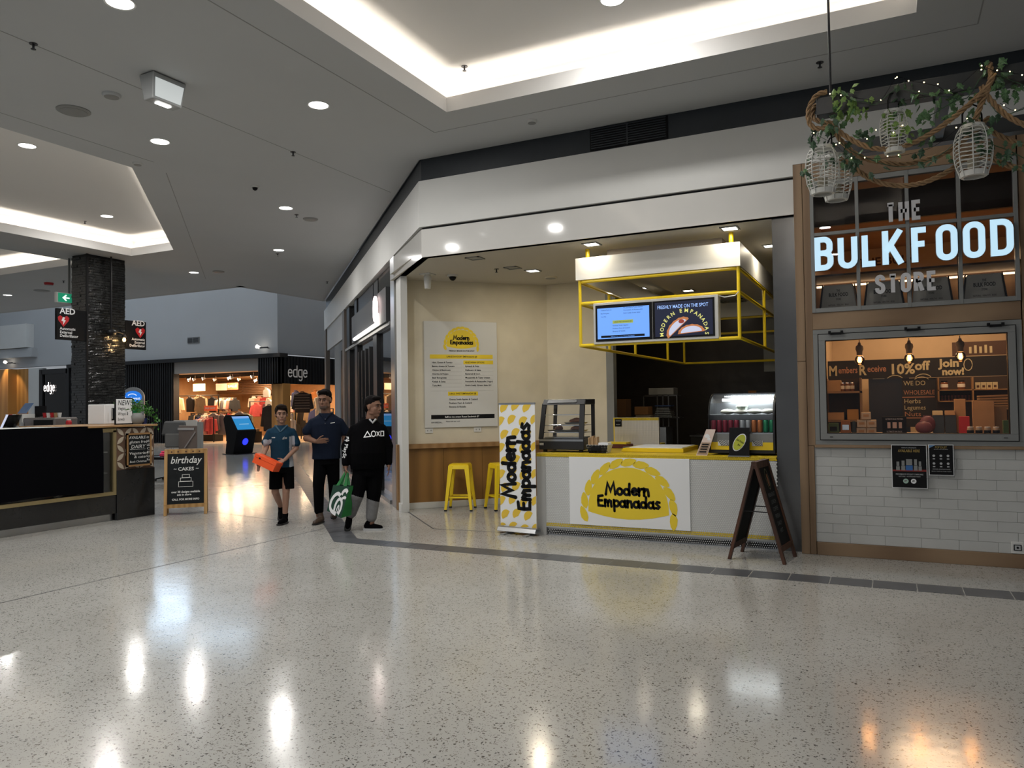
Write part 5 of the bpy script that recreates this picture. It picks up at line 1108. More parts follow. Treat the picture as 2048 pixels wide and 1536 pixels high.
for i, (x, y, z, lb) in enumerate(SQ):
    if i == 0: sl_.location = (x, y, z); sl_['label'] = lb
    else: dup(sl_, (x, y, z), label=lb)
    lamp('lamp', 'AREA', (x, y, z - .02), (6, 6, 6, 16, 4, 4, 1.5)[i], (1, .88, .66), .16, size_y=.16)
for x, y, lb in ((-4.918, 8.9, 'unlit square ceiling vent nearer the bulkhead'), (-4.80, 9.80, 'unlit square ceiling fitting beside the sprinkler')):
    q = thing('square_fitting', lb, 'ceiling fitting', (x, y, 3.56)); sqf(MATS['grey_powdercoat'], q)
small_disc('ceiling_speaker', 'small round speaker in the shop ceiling by the lit square light', 'speaker', -4.66, 10.85, 3.56, .10, 'cream')
t = thing('ceiling_sensor', 'white cylinder fitting hanging from the shop ceiling at left', 'ceiling fitting', (-6.135, 9.63, 3.56)); mb = MB(); mb.box(-.09, .09, -.09, .09, -.012, 0); link('mount', mb, 'white', t); mb = MB(); mb.lathe([(.045, -.22), (.06, -.05), (.04, -.012)], n=14); link('barrel', mb, 'white', t, smooth=True)
for x, y, z, r in ((-2.5, 14.1, 3.42, .22), (-2.2, 15.3, 3.56, .2)):
    t = thing('ceiling_diffuser', 'square air diffuser in the kitchen ceiling, ' + ('nearer' if y < 15 else 'farther'), 'air vent', (x, y, z)); mb = MB()
    for k in range(3): s = r * (1 - k * .3); [mb.box(a, b, c, d, -.02, 0) for a, b, c, d in ((-s, s, -s, -s + .03), (-s, s, s - .03, s), (-s, -s + .03, -s, s), (s - .03, s, -s, s))]
    link('louvres', mb, 'greymetal', t)

# ---- hot food display (left)
t = thing('hot_food_display', 'black framed heated glass food display at the left end of the counter', 'food warmer', (-3.94, 8.72, .995))
W_, D_, H_ = .60, .42, .655
mb = MB(); mb.box(0, W_, 0, D_, .03, .165); link('base', mb, 'softblack', t, bevel=.006); mb = MB(); mb.box(.01, W_ - .01, -.004, 0, .135, .160); link('steel_lip', mb, 'steel', t)
for a in (.04, W_ - .08):
    for b in (.04, D_ - .08): mb = MB(); mb.box(a, a + .04, b, b + .04, 0, .03); link('foot', mb, 'rubber', t)
mb = MB(); mb.hexa([(.03, .05, .585), (W_, .05, .585), (W_, D_, .585), (.03, D_, .585)], [(.035, .09, H_), (W_, .09, H_), (W_, D_, H_), (.035, D_, H_)]); link('top', mb, 'softblack', t, bevel=.006)
mb = MB(); mb.hexa([(.10, .052, .612), (W_ - .11, .052, .612), (W_ - .11, .056, .612), (.10, .056, .612)], [(.105, .075, .648), (W_ - .11, .075, .648), (W_ - .11, .08, .648), (.105, .08, .648)]); link('silver_badge', mb, 'chrome', t)
for p, q, w in (((.02, .02, .16), (.05, .08, .6), .055), ((W_ - .04, .02, .16), (W_ - .04, .08, .6), .06), ((.05, D_ - .03, .16), (.07, D_ - .03, .6), .04), ((W_ - .02, D_ - .03, .16), (W_ - .02, D_ - .03, .6), .04)): mb = MB(); mb.beam(p, q, w, .03, up=(0, 1, 0)); link('corner_post', mb, 'softblack', t)
mb = MB(); mb.hexa([(.04, .022, .165), (W_ - .05, .022, .165), (W_ - .05, .025, .165), (.04, .025, .165)], [(.06, .07, .585), (W_ - .05, .07, .585), (W_ - .05, .073, .585), (.06, .073, .585)]); link('front_glass', mb, 'glass', t)
for k, z in enumerate((.24, .33, .46)): mb = MB(); [mb.bar((.05, .06 + j * .042, z), (W_ - .03, .06 + j * .042, z), .0025, 5) for j in range(8)]; mb.box(.05, W_ - .03, .05, .056, z - .004, z + .006); link('wire_shelf', mb, 'chrome', t)
mb = MB(); mb.box(.06, W_ - .06, .04, D_ - .04, .17, .185); link('crumb_tray', mb, 'steel', t)
mb = MB(); mb.bar((.02, -.006, .10), (.075, -.006, .10), .02, 8); link('thermostat', mb, 'chrome', t)
tray_m = mat('tray_metal', (.45, .44, .42), .3, .9); emm = mat('baked_pastry', (.30, .11, .035), .6, var=.3, vs=20)
for x, z, lb in ((.30, .345, 'metal tray on the middle shelf of the hot food display'), (.07, .25, 'metal tray on the lower shelf at left'), (.30, .25, 'metal tray on the lower shelf at right')):
    q = thing('baking_tray', lb, 'tray', (-3.94 + x, 8.82, .995 + z)); mb = MB(); mb.hexa([(.02, .02, 0), (.22, .02, 0), (.22, .2, 0), (.02, .2, 0)], [(0, 0, .02), (.24, 0, .02), (.24, .22, .02), (0, .22, .02)]); link('tray_body', mb, tray_m, q)
for x, z, w, lb in ((.42, .37, .09, 'large baked empanada on the middle tray'), (.19, .275, .055, 'small baked empanada on the lower left tray'), (.42, .275, .07, 'baked empanada on the lower right tray')):
    q = thing('empanada', lb, 'pastry', (-3.94 + x, 8.92, .995 + z)); mb = MB(); mb.hexa([(w * cos(a * pi / 8), -.05, w * .01) for a in range(9)], [(w * .8 * cos(a * pi / 8), .03, .045 * sin(a * pi / 8) + .008) for a in range(9)]); mb.ball((0, 0, .012), (w, .06, .028), 12, 6); link('crust', mb, emm, q, smooth=True)
# ---- cutlery basket and napkins
ging = mat('gingham', (.62, .62, .58), .7)
t = thing('gingham_basket', 'small black and white gingham lined basket beside the hot food display', 'basket', (-3.29, 8.66, .995))
mb = MB(); mb.hexa([(.03, .02, 0), (.25, .02, 0), (.25, .16, 0), (.03, .16, 0)], [(0, 0, .10), (.28, 0, .10), (.28, .18, .10), (0, .18, .10)]); link('basket_body', mb, ging, t)
mb = MB()
for i in range(14): a = .008 + i * .0195; mb.hexa([(a * .8 + .028, .0, .002), (a * .8 + .036, .0, .002), (a * .8 + .036, .018, .002), (a * .8 + .028, .018, .002)], [(a, -.004, .10), (a + .01, -.004, .10), (a + .01, .01, .10), (a, .01, .10)])
for z in (.02, .05, .08): mb.box(.01, .27, -.006 + (.1 - z) * .18, -.003 + (.1 - z) * .18, z, z + .008)
link('gingham_checks', mb, 'blackp', t); mb = MB(); mb.box(.07, .19, -.012, -.006, .03, .075); link('label', mb, 'blackp', t)
for i in range(5): q = thing('cutlery_packet', 'brown paper cutlery packet in the gingham basket, ' + ORD[i] + ' from the left', 'cutlery', (-3.275 + i * .025, 8.69 + .01 * (i % 2), 1.09), group='packets in the gingham basket'); mb = MB(); mb.box(0, .02, 0, .07, 0, .09 + .01 * (i % 3)); link('sleeve', mb, 'card', q, bevel=.004)
t = thing('napkin_stack', 'white napkins stacked in the gingham basket', 'napkins', (-3.14, 8.68, 1.09)); mb = MB(); mb.box(0, .12, 0, .13, 0, .03); link('napkins', mb, 'whitep', t)
t = thing('flat_box', 'brown and yellow card boxes stacked behind the gingham basket', 'box', (-3.42, 9.7, .995)); mb = MB(); mb.box(0, .33, 0, .2, 0, .05); link('lower_box', mb, mat('maroon_card', (.12, .03, .02), .7), t); mb = MB(); mb.box(.02, .30, 0, .2, .052, .075); link('upper_box', mb, 'yellowp', t)
t = thing('black_dish', 'low black dish on the counter beside the card boxes', 'dish', (-2.99, 9.5, .995)); mb = MB(); mb.lathe([(.06, 0), (.11, .02), (.10, .035), (0, .03)], n=18); link('dish_body', mb, 'softblack', t)
# ---- partition board, preparation board
t = thing('tiled_partition', 'white mosaic partition with yellow top edge behind the counter', 'partition', (-3.345, 9.9, .995)); 
mb = MB(); mb.box(0, .61, 0, .05, 0, .40); link('panel', mb, mat('grout_white', (.42, .42, .41), .7), t); o_t = t
def minitile(t, x0, x1, z0, z1, m, nm):
    mb = MB(); z = z0
    while z < z1:
        x = x0
        while x < x1: mb.box(x, x + .0185, -.003, 0, z, z + .0105); x += .0205
        z += .0125
    o = link(nm, mb, m, t); o['kind'] = 'stuff'
minitile(t, .0, .595, .0, .36, mat('partition_tile', (.66, .63, .58), .3), 'mosaic_tiles'); minitile(t, .0, .595, .362, .39, yt, 'yellow_edge_tiles'); mb = MB(); mb.box(-.012, .0, -.004, .05, 0, .40); link('yellow_end', mb, 'yellow', t)
t = thing('black_card', 'small black card stuck on the corner of the mosaic partition', 'sign', (-3.335, 9.893, 1.275)); mb = MB(); mb.box(0, .095, -.003, 0, 0, .10); link('card', mb, 'blackp', t); mb = MB(); glyph(mb, 'MINIMUM', .047, .07, .018, -.0035, width=.07, align='CENTER'); glyph(mb, 'PAY', .047, .02, .018, -.0035, width=.06, align='CENTER'); link('lettering', mb, 'whitep', t)
t = thing('preparation_board', 'yellow framed white board lying on the counter', 'board', (-3.0, 9.02, .995), radians(0)); mb = MB(); mb.hexa([(.03, 0, 0), (.80, 0, 0), (.80, .8, 0), (.03, .8, 0)], [(.06, .0, .045), (.80, .0, .045), (.80, .8, .045), (.06, .8, .045)]); link('yellow_base', mb, 'yellow', t); mb = MB(); mb.box(.12, .77, .06, .74, .045, .052); link('white_sheet', mb, 'whitep', t)
# ---- leaflet stand
t = thing('leaflet_card', 'tall pink and brown printed card leaning on the counter', 'card', (-1.955, 8.60, .993), radians(-4)); sh = .10
mb = MB(); mb.hexa([(0, 0, 0), (.125, 0, 0), (.125, .012, 0), (0, .012, 0)], [(sh, .08, .29), (sh + .105, .08, .29), (sh + .105, .092, .29), (sh, .092, .29)]); link('card_sheet', mb, mat('pink_card', (.60, .48, .42), .6), t)
mb = MB()
def lp(u, v, e=.002): return (sh * v + u * (.125 - .02 * v), .08 * v - e, .29 * v)
mb.add([lp(.06, .04), lp(.94, .04), lp(.94, .5), lp(.06, .5)], [(0, 1, 2, 3)]); link('brown_print', mb, mat('brown_print', (.30, .20, .13), .6), t)
mb = MB()
for i, v in enumerate((.40, .31, .22, .12)): mb.add([lp(.18, v, .004), lp(.82, v, .004), lp(.82, v + .05, .004), lp(.18, v + .05, .004)], [(0, 1, 2, 3)])
link('print_lines', mb, 'blackp', t); mb = MB(); mb.ball(lp(.4, .72, .002), (.03, .002, .03), 10, 6); mb.ball(lp(.65, .62, .002), (.02, .002, .02), 10, 6); link('picture', mb, 'whitep', t)
# ---- refrigerated display (right)
t = thing('drinks_display', 'curved glass chilled display with bright strip light at the right of the counter', 'display fridge', (-1.84, 8.70, .995)); FW = .72
mb = MB(); mb.box(0, FW, .02, .45, .02, .07); mb.box(0, FW, .30, .45, .07, .23); link('base', mb, 'softblack', t, bevel=.004)
prof = [(.02, .25)] + [(.30 - .28 * cos(radians(a)), .40 + .28 * sin(radians(a))) for a in range(10, 91, 10)]
mb = MB()
for (a, b), (c, d) in zip(prof, prof[1:]): mb.quad((.02, a, b), (FW - .02, a, b), (FW - .02, c, d), (.02, c, d))
link('curved_glass', mb, glassmat('display_glass', (1, 1, 1), .35), t, smooth=True)
for q0, q1 in ((0, .02), (FW - .02, FW)): mb = MB(); ps = [(.02, .07)] + prof + [(.45, .68), (.45, .07)]; mb.hexa([(q0, a, b) for a, b in ps], [(q1, a, b) for a, b in ps]); link('end_panel', mb, 'softblack' if q0 else 'glass', t)
mb = MB(); mb.tube([(.01, a, b) for a, b in prof], .008, 6); mb.box(-.004, .012, .0, .04, .07, .26); link('end_trim', mb, 'black', t)
mb = MB(); mb.box(.02, FW - .02, .02, .44, .235, .250); link('shelf', mb, 'steel', t); mb = MB(); mb.box(.02, FW - .02, .08, .44, .445, .452); link('shelf', mb, 'steel', t)
mb = MB(); mb.box(0, FW, .43, .45, .23, .68); link('back_panel', mb, 'steel', t); mb = MB(); mb.box(.0, FW, .30, .45, .675, .69); link('lid', mb, 'softblack', t)
mb = MB(); mb.box(.13, FW - .03, .20, .23, .600, .628); link('strip_light', mb, lit('cold_strip', (.9, .97, 1), 16), t)
mb = MB()
for i in range(30): mb.box(.15 + i * .018, .157 + i * .018, .24, .25, .648, .660)
link('led_dots', mb, lit('cold_strip', (.9, .97, 1), 16), t)
mb = MB(); mb.box(0.03, FW - .02, .01, .03, .06, .145); link('yellow_panel', mb, 'yellow', t); mb = MB(); mb.box(0.03, FW - .02, .012, .03, .145, .235); link('grey_panel', mb, 'greymetal', t)
for a, b in ((.11, .23), (.48, .59)):
    mb = MB(); mb.box(a, b, .004, .010, .105, .165); link('striped_patch', mb, 'whitep', t); mb = MB()
    for i in range(7): x = a + i * (b - a) / 7; mb.quad((x, .003, .165), (x + .009, .003, .165), (min(x + .05, b), .003, .105), (min(x + .041, b), .003, .105))
    link('diagonal_stripes', mb, 'blackp', t)
lamp('lamp', 'AREA', (-1.48, 8.97, 1.63), 6, (.85, .95, 1), .5, size_y=.04)
cans = [('maroon', (.20, .015, .035))] * 5 + [('clear', (.35, .38, .40))] * 2 + [('orange and grey', (.42, .14, .04))] * 2 + [('green', (.01, .20, .09))] * 2
for i, (n_, c) in enumerate(cans):
    q = thing('drink_can', n_ + ' drinks can in the chilled display, ' + ORD[i] + ' from the left', 'drinks can', (-1.79 + i * .063, 8.80, 1.246), group=n_ + ' cans in the chilled display')
    mb = MB(); mb.lathe([(.022, 0), (.029, .008), (.029, .125), (.024, .138)], n=14); link('can_body', mb, mat('can_' + n_, c, .3, .3), q, smooth=True); mb = MB(); mb.lathe([(.024, .138), (0, .137)], n=14); link('can_lid', mb, 'chrome', q)
for x, w, lb in ((.30, .0, 'x'),):
    q = thing('salad_tub', 'clear plastic salad tub on the upper shelf of the chilled display', 'tub', (-1.50, 8.95, 1.45)); mb = MB(); mb.lathe([(.045, 0), (.062, .07), (.07, .085), (.055, .10), (0, .10)], n=8); link('tub_wall', mb, mat('tub_plastic', (.50, .58, .50), .2), q)
for i in range(4): q = thing('wrapped_roll', 'pale wrapped roll on the upper shelf of the chilled display, ' + ORD[i] + ' from the left', 'wrapped food', (-1.66 + i * .15, 8.93, 1.447), radians(10 * (i - 1)), group='wrapped rolls in the chilled display'); mb = MB(); mb.ball((0, 0, .03), (.085, .05, .03), 12, 6); link('wrapper', mb, mat('wrap_film', (.66, .66, .58), .35), q, smooth=True)
t = thing('black_easel_sign', 'black counter sign with a green fruit shaped sticker before the chilled display', 'sign', (-1.585, 8.56, .995))
mb = MB(); mb.hexa([(0, 0, .0), (.215, 0, 0), (.215, .02, 0), (0, .02, 0)], [(.0, .05, .31), (.215, .05, .31), (.215, .07, .31), (0, .07, .31)]); link('panel', mb, 'blackp', t); mb = MB(); mb.box(-.01, .22, -.02, .09, -.003, .006); link('foot', mb, 'steel', t)
mb = MB(); P = [(.11 + .062 * cos(radians(a)) + .018 * sin(radians(a)), .150 + .082 * sin(radians(a)) + .02 * cos(radians(a))) for a in range(0, 360, 15)]
for k, (sc, dy) in enumerate(((1.12, .003), (1.0, .005))): mb = MB(); mb.add([(.11 + (p - .11) * sc, q * .16 - dy, .15 + (q - .15) * sc) for p, q in P], [tuple(range(len(P)))]); link('sticker_edge' if k == 0 else 'sticker', mb, 'whitep' if k == 0 else mat('lime_print', (.42, .45, .03), .5), t)
mb = MB(); glyph(mb, 'Soft Drinks', .115, .155, .028, .0, rot=-.5, width=.085, bold=.01, align='CENTER'); glyph(mb, '$4', .10, .115, .028, .0, rot=-.5, align='CENTER'); mb.v = [(x, z * .16 - .007, z) for x, y, z in mb.v]; link('lettering', mb, 'blackp', t)
# ---- dark A-board
t, P = aboard('sandwich_board', 'dark stained sandwich board with faded lettering in front of the counter', (-1.19, 8.11, 0), radians(83), .47, .985, .265, 'walnut')
lean = atan2(.265, .985)
def fz2(z): return -.265 * (1 - z / .985) - .0125
mb = MB(); ribbon(mb, [(.02 + .055 * cos(radians(a)), .80 + .10 * sin(radians(a))) for a in range(0, 360, 20)], .012, closed=True); mb.v = [(x, fz2(z), z) for x, y, z in mb.v]; link('oval_emblem', mb, mat('faded_green', (.12, .13, .07), .6), t)
mb = MB(); mb.ball((.02, 0, .79), (.03, .001, .065), 10, 6); mb.v = [(x, fz2(z) - .001, z) for x, y, z in mb.v]; link('emblem_picture', mb, mat('peach_print', (.38, .18, .10), .6), t)
mb = MB()
for i, (s, w) in enumerate((('BREAKFAST', .24), ('LUNCH', .17), ('COFFEE', .19), ('FRESH', .16), ('DAILY', .15), ('HOT', .11))): glyph(mb, s, .0, .63 - i * .07, .055, 0, width=w, bold=.01, align='CENTER')
mb.v = [(x, fz2(z) - .001, z) for x, y, z in mb.v]; link('lettering', mb, mat('faded_chalk', (.10, .11, .11), .7), t)
# ---- kitchen contents
dk = mat('kitchen_dark_steel', (.10, .095, .09), .35, .6)
t = thing('kitchen_bench', 'dark kitchen bench along the back of the empanada shop', 'bench', (-4.9, 12.9, 0)); mb = MB(); mb.box(0, 1.1, 0, .7, .82, .86); mb.box(0, 1.1, .02, .68, .3, .34); link('worktop', mb, dk, t)
for a in (.03, 1.03):
    for b in (.04, .62): mb = MB(); mb.box(a, a + .04, b, b + .04, 0, .82); link('leg', mb, dk, t)
t = thing('storage_shelf', 'dark wire shelf unit above the kitchen bench', 'shelf', (-4.7, 13.3, .86)); mb = MB(); mb.box(0, 1.4, 0, .35, .45, .47); mb.box(0.75, 1.35, 0, .35, .84, .86); link('shelf_board', mb, dk, t); mb = MB(); 
for a in (.0, .75, 1.0, 1.1, 1.2, 1.35): mb = MB(); mb.box(a, a + .02, 0, .02, 0, .86); link('wire_upright', mb, dk, t)
t = thing('grey_carton', 'pale carton on top of the dark kitchen shelf', 'box', (-3.85, 13.32, 1.725)); mb = MB(); mb.box(0, .45, 0, .3, 0, .12); link('carton', mb, mat('grey_card', (.20, .19, .17), .7), t, bevel=.004)
t = thing('brown_carton', 'brown cardboard carton on the kitchen shelf', 'box', (-4.02, 13.0, 1.38)); mb = MB(); mb.box(0, .24, 0, .3, 0, .14); link('carton', mb, mat('brown_carton', (.30, .14, .05), .7), t, bevel=.004)
t = thing('brown_carton', 'pale printed carton under the brown one', 'box', (-4.0, 13.0, 1.24)); mb = MB(); mb.box(0, .26, 0, .3, 0, .13); link('carton', mb, mat('pale_carton', (.28, .22, .16), .7), t, bevel=.004)
t = thing('wooden_crate', 'large dark wooden crate at the left of the kitchen', 'crate', (-4.75, 13.4, 1.34)); mb = MB(); mb.box(0, .45, 0, .3, 0, .32); link('crate_body', mb, mat('crate_brown', (.13, .06, .02), .7), t)
t = thing('tray_pile', 'pile of papers and blue trays on the kitchen shelf', 'trays', (-3.7, 13.1, 1.33)); mb = MB()
for i in range(6): mb.box(.01 * i, .32 - .01 * i, 0, .25, i * .03, i * .03 + .015)
link('papers', mb, 'greymetal', t); mb = MB(); mb.box(.02, .30, 0, .25, .19, .21); link('blue_tray', mb, mat('blue_tray', (.02, .05, .14), .5), t)
t = thing('kitchen_oven', 'small dark steel oven on the kitchen bench', 'oven', (-4.35, 12.95, .86)); mb = MB(); mb.box(.35, .9, 0, .45, 0, .30); link('body', mb, 'steel', t); mb = MB(); mb.box(.42, .72, -.01, 0, .05, .24); link('door', mb, 'dkglass', t)
t = thing('steel_flask', 'steel thermos flask standing before the kitchen oven', 'flask', (-3.72, 12.75, .86)); mb = MB(); mb.lathe([(.05, 0), (.05, .17), (.035, .21), (.03, .24), (0, .24)], n=16); link('flask_body', mb, 'steel', t, smooth=True); mb = MB(); mb.tube([(.05, 0, .18), (.09, 0, .16), (.09, 0, .06), (.05, 0, .04)], .008, 6); link('handle', mb, 'black', t)
t = thing('extractor_box', 'grey wall box hanging at the right of the kitchen', 'cabinet', (-2.02, 14.45, 2.12)); mb = MB(); mb.box(0, .9, 0, .5, 0, 1.4); link('body', mb, 'greymetal', t)
t = thing('wall_notice', 'orange and white notice on the dark kitchen wall', 'notice', (-2.55, 15.98, 1.30)); mb = MB(); mb.box(0, .16, -.01, 0, 0, .42); link('sheet', mb, 'paper', t); mb = MB(); mb.box(0, .16, -.012, -.01, .42, .5); link('orange_strip', mb, mat('orange_strip', (.45, .15, .03), .6), t)
mb = MB(); mb.box(-3.55, -2.05, 15.2, 15.9, .0, .9); q = thing('rear_counter', 'low steel counter at the back of the kitchen', 'counter', (0, 0, 0)); link('body', mb, dk, q); mb = MB(); mb.box(-3.57, -2.03, 15.18, 15.92, .9, .93); link('worktop', mb, 'steel', q)
# ================================================================ BULK FOOD SHOP FRONT
gw = mat('window_grey', (.20, .205, .20), .45)
t = thing('window_1', 'grey gridded upper window with the lit shop name in front', 'window'); t['kind'] = 'structure'
WX0, WX1, WZ0, WZ1 = -.69, 1.13, 2.50, 3.865
def wbx(nm, x0, x1, z0, z1, m=gw, y0=FY - .015, y1=FY + .05): mb = MB(); mb.box(x0, x1, y0, y1, z0, z1); return link(nm, mb, m, t, bevel=.002)
for a, b in ((WX0, WX0 + .035), (-.262, -.228), (.192, .226), (.635, .669), (WX1 - .035, WX1)): wbx('window_bar', a, b, WZ0, WZ1)
for a, b in ((WZ0, WZ0 + .045), (3.295, 3.33), (WZ1 - .05, WZ1)): wbx('window_bar', WX0, WX1, a, b, y0=FY - .012)
xs = [WX0 + .035, -.245, .209, .652, WX1 - .035]
for a, b in zip(xs, xs[1:]):
    for c, d in ((WZ0 + .045, 3.295), (3.33, WZ1 - .05)): wbx('pane', a, b, c, d, glassmat('window_glass', (1, 1, 1), .4, 0, .97), FY + .015, FY + .02)
# lit shop name
t = thing('shop_name_sign', 'large glowing white shop name letters between two grey words', 'sign', (0, FY - .05, 0))
wl = mat('sign_cold_white', (.05, .06, .07), .5, emit=(.55, .80, .96), power=1.0); edge_ = mat('letter_side', (.30, .33, .36), .4)
LT = [('B', -.654, -.47), ('U', -.433, -.244), ('L', -.21, -.055), ('K', -.025, .176), ('F', .234, .396), ('O', .445, .633), ('O', .672, .86), ('D', .896, 1.087)]
w = .062; h = .353 - w; z0 = 2.925 + w / 2
for ch, a, b in LT:
    bx = [p for _, st in BLOCK[ch][0] for p in st]; mn = min(p[0] for p in bx); mxx = max(p[0] for p in bx); wid = b - a
    sc = (wid - w) / (mxx - mn) / h
    mb = MB(); block(mb, ch, a + w / 2 - mn * h * sc, z0, h, w, .03, .003, sx=sc); link('letter_return', mb, edge_, t)
    mb = MB(); block(mb, ch, a + w / 2 - mn * h * sc, z0, h, w - .006, .003, .0, sx=sc); link('letter_face', mb, wl, t)
gl = mat('letter_grey', (.60, .60, .62), .5)
def small_word(s, x0, x1, z0, z1, w):
    n = len(s); gap = .022; cw = (x1 - x0 - gap * (n - 1)) / n; h = z1 - z0 - w
    for i, ch in enumerate(s):
        bx = [p for _, st in BLOCK[ch][0] for p in st]; mn = min(p[0] for p in bx); mxx = max(p[0] for p in bx); sc = (cw - w) / (mxx - mn) / h
        mb = MB(); block(mb, ch, x0 + i * (cw + gap) + w / 2 - mn * h * sc, z0 + w / 2, h, w, .03, .0, sx=sc); link('letter', mb, gl, t)
small_word('THE', .016, .340, 3.352, 3.548, .037); small_word('STORE', -.095, .454, 2.646, 2.838, .037)
# interior behind the upper window
mb = MB(); mb.box(-.78, 5, 9.0, 9.05, 3.50, 3.86); q = thing('bulkhead_panel', 'dark brown bulkhead inside the upper window', 'panel', (0, 0, 0)); q['kind'] = 'structure'; link('panel', mb, mat('bulkhead_brown', (.03, .018, .013), .5), q)
mb = MB(); mb.box(-.79, 1.6, FY + .17, 9.35, 2.44, 2.49); q = thing('wall_shelf', 'timber shelf board behind the upper window', 'shelf'); q['kind'] = 'structure'; link('shelf_board', mb, 'oakh', q)
mb = MB(); mb.box(-.79, 1.6, 9.30, 9.36, 2.885, 2.925); mb.box(-.79, 1.6, FY + .17, 9.36, 2.895, 2.915); link('upper_board', mb, mat('shaded_shelf', (.05, .03, .02), .5), q)  # shelf shadow is put into this board's dark colour
for x in (-.79, 1.34): mb = MB(); mb.box(x, x + .03, FY + .18, 9.3, 2.49, 2.89); link('upright', mb, 'oak', q)
mb = MB(); mb.box(-.7, 1.3, 9.24, 9.27, 2.86, 2.878); link('light_strip', mb, lit('warm_strip', (1, .62, .32), 5), q)
mb = MB(); mb.box(-.79, 1.6, 9.37, 9.4, 2.49, 2.89); link('shelf_back', mb, 'oak', q)
gb = mat('calico_bin', (.45, .43, .38), .85, var=.1, vs=3)
for i, (x, n_) in enumerate(((-.455, 'first'), (-.02, 'second'), (.415, 'third'), (.875, 'fourth'))):
    q = thing('storage_bin', 'grey printed storage bin in the upper window, ' + n_ + ' from the left', 'storage bin', (x, 8.80, 2.492), group='grey printed bins in the upper window')
    mb = MB(); mb.hexa([(-.185, 0, 0), (.185, 0, 0), (.185, .35, 0), (-.185, .35, 0)], [(-.145, .02, .33), (.145, .02, .33), (.145, .33, .33), (-.145, .33, .33)]); link('bin_body', mb, gb, q, bevel=.006)
    mb = MB(); glyph(mb, 'THE', 0, .255, .035, 0, width=.035, bold=.01, align='CENTER'); glyph(mb, 'BULK FOOD', 0, .205, .055, 0, width=.19, bold=.02, align='CENTER'); glyph(mb, 'STORE', 0, .165, .03, 0, width=.05, bold=.01, align='CENTER'); glyph(mb, 'NATURAL   HEALTHY   BULK', 0, .105, .025, 0, width=.20, align='CENTER')
    mb.ball((-.025, 0, .065), (.012, .001, .010), 8, 4); mb.ball((.025, 0, .065), (.012, .001, .010), 8, 4)
    mb.v = [(a, b + c * .06 - .003, c) for a, b, c in mb.v]; link('lettering', mb, 'blackp', q)
    for s in (-1, 1): mb = MB(); mb.hexa([(s * .195, .02, 0), (s * .205, .02, 0), (s * .205, .33, 0), (s * .195, .33, 0)], [(s * .15, .03, .34), (s * .16, .03, .34), (s * .16, .32, .34), (s * .15, .32, .34)]); link('side_panel', mb, 'blackp', q)
# reflective wall lettering behind
t = thing('wall_lettering', 'dark lettering on the tan wall glimpsed through the lit sign', 'lettering', (-.35, 12.0, 3.5)); mb = MB(); glyph(mb, 'THE BULK', 0, 0, .16, 0, width=.75, bold=.02); link('lettering', mb, 'walnut', t)
lamp('lamp', 'SPOT', (.6, 10.3, 3.9), 40, (1, .62, .32), .04, rot=(radians(40), 0, 0), spot=radians(70))

# lower serving window
t = thing('window_2', 'grey framed awning window looking into the bulk food shop', 'window'); t['kind'] = 'structure'
def wr(nm, x0, x1, z0, z1, wd, ya, yb, m, bv=.002):
    for a, b, c, d in ((x0, x1, z0, z0 + wd), (x0, x1, z1 - wd, z1), (x0, x0 + wd, z0 + wd, z1 - wd), (x1 - wd, x1, z0 + wd, z1 - wd)): mb = MB(); mb.box(a, b, ya, yb, c, d); link(nm, mb, m, t, bevel=bv)
wr('outer_frame', -.69, 1.13, 1.135, 2.322, .045, FY - .01, FY + .1, gw); wr('black_gasket', -.645, 1.085, 1.18, 2.277, .008, FY - .008, FY + .09, 'blackp', 0); wr('sash', -.637, 1.077, 1.188, 2.269, .062, FY - .028, FY + .06, gw); wr('black_gasket', -.575, 1.015, 1.25, 2.207, .006, FY - .02, FY + .05, 'blackp', 0)
mb = MB(); mb.box(-.57, 1.01, FY + .005, FY + .011, 1.255, 2.202); link('pane', mb, MATS['window_glass'], t)
for x in (-.52, .175, .87):
    mb = MB(); mb.box(x, x + .10, FY - .045, FY - .028, 2.262, 2.285); mb.box(x - .02, x + .005, FY - .055, FY - .03, 2.268, 2.30); mb.box(x + .095, x + .12, FY - .055, FY - .03, 2.268, 2.30); link('hinge', mb, 'blackp', t)
for x in (-.55, .96): mb = MB(); mb.box(x, x + .03, FY - .032, FY - .027, 1.213, 1.219); link('drain_slot', mb, 'blackp', t)
# pendant bulbs
for i, (x, n_) in enumerate(((-.271, 'left'), (.205, 'middle'), (.67, 'right'))):
    q = thing('pendant_bulb', n_ + ' one of three glowing filament bulbs on concrete holders in the serving window', 'pendant light', (x, 9.05, 2.03), group='filament bulbs in the serving window')
    mb = MB(); mb.bar((0, 0, .15), (0, 0, 1.9), .004, 6); link('cord', mb, 'black', q); mb = MB(); mb.lathe([(.028, .04), (.03, .08), (.04, .11), (.036, .14), (.018, .155), (.012, .18), (0, .18)], n=16); link('bulb_holder', mb, mat('concrete', (.13, .11, .09), .8), q, smooth=True)
    mb = MB(); mb.ball((0, 0, -.01), (.05, .05, .055), 16, 10); link('glass_globe', mb, glassmat('amber_glass', (1, .75, .45), 1, 0, .75), q, smooth=True); mb = MB(); [mb.bar((a, 0, -.03), (a, 0, .025), .003, 5) for a in (-.012, -.004, .004, .012)]; link('filament', mb, lit('filament', (1, .50, .16), 60), q)
    lamp('lamp', 'POINT', (x, 9.05, 2.02), 5, (1, .58, .28), .03)
lamp('lamp', 'AREA', (1.0, 11.0, 3.2), 30, (1, .64, .36), 1.2); lamp('lamp', 'AREA', (.4, 12.0, 3.4), 26, (1, .64, .36), .8); lamp('lamp', 'AREA', (.1, 9.6, 2.42), 6, (1, .66, .38), .5)
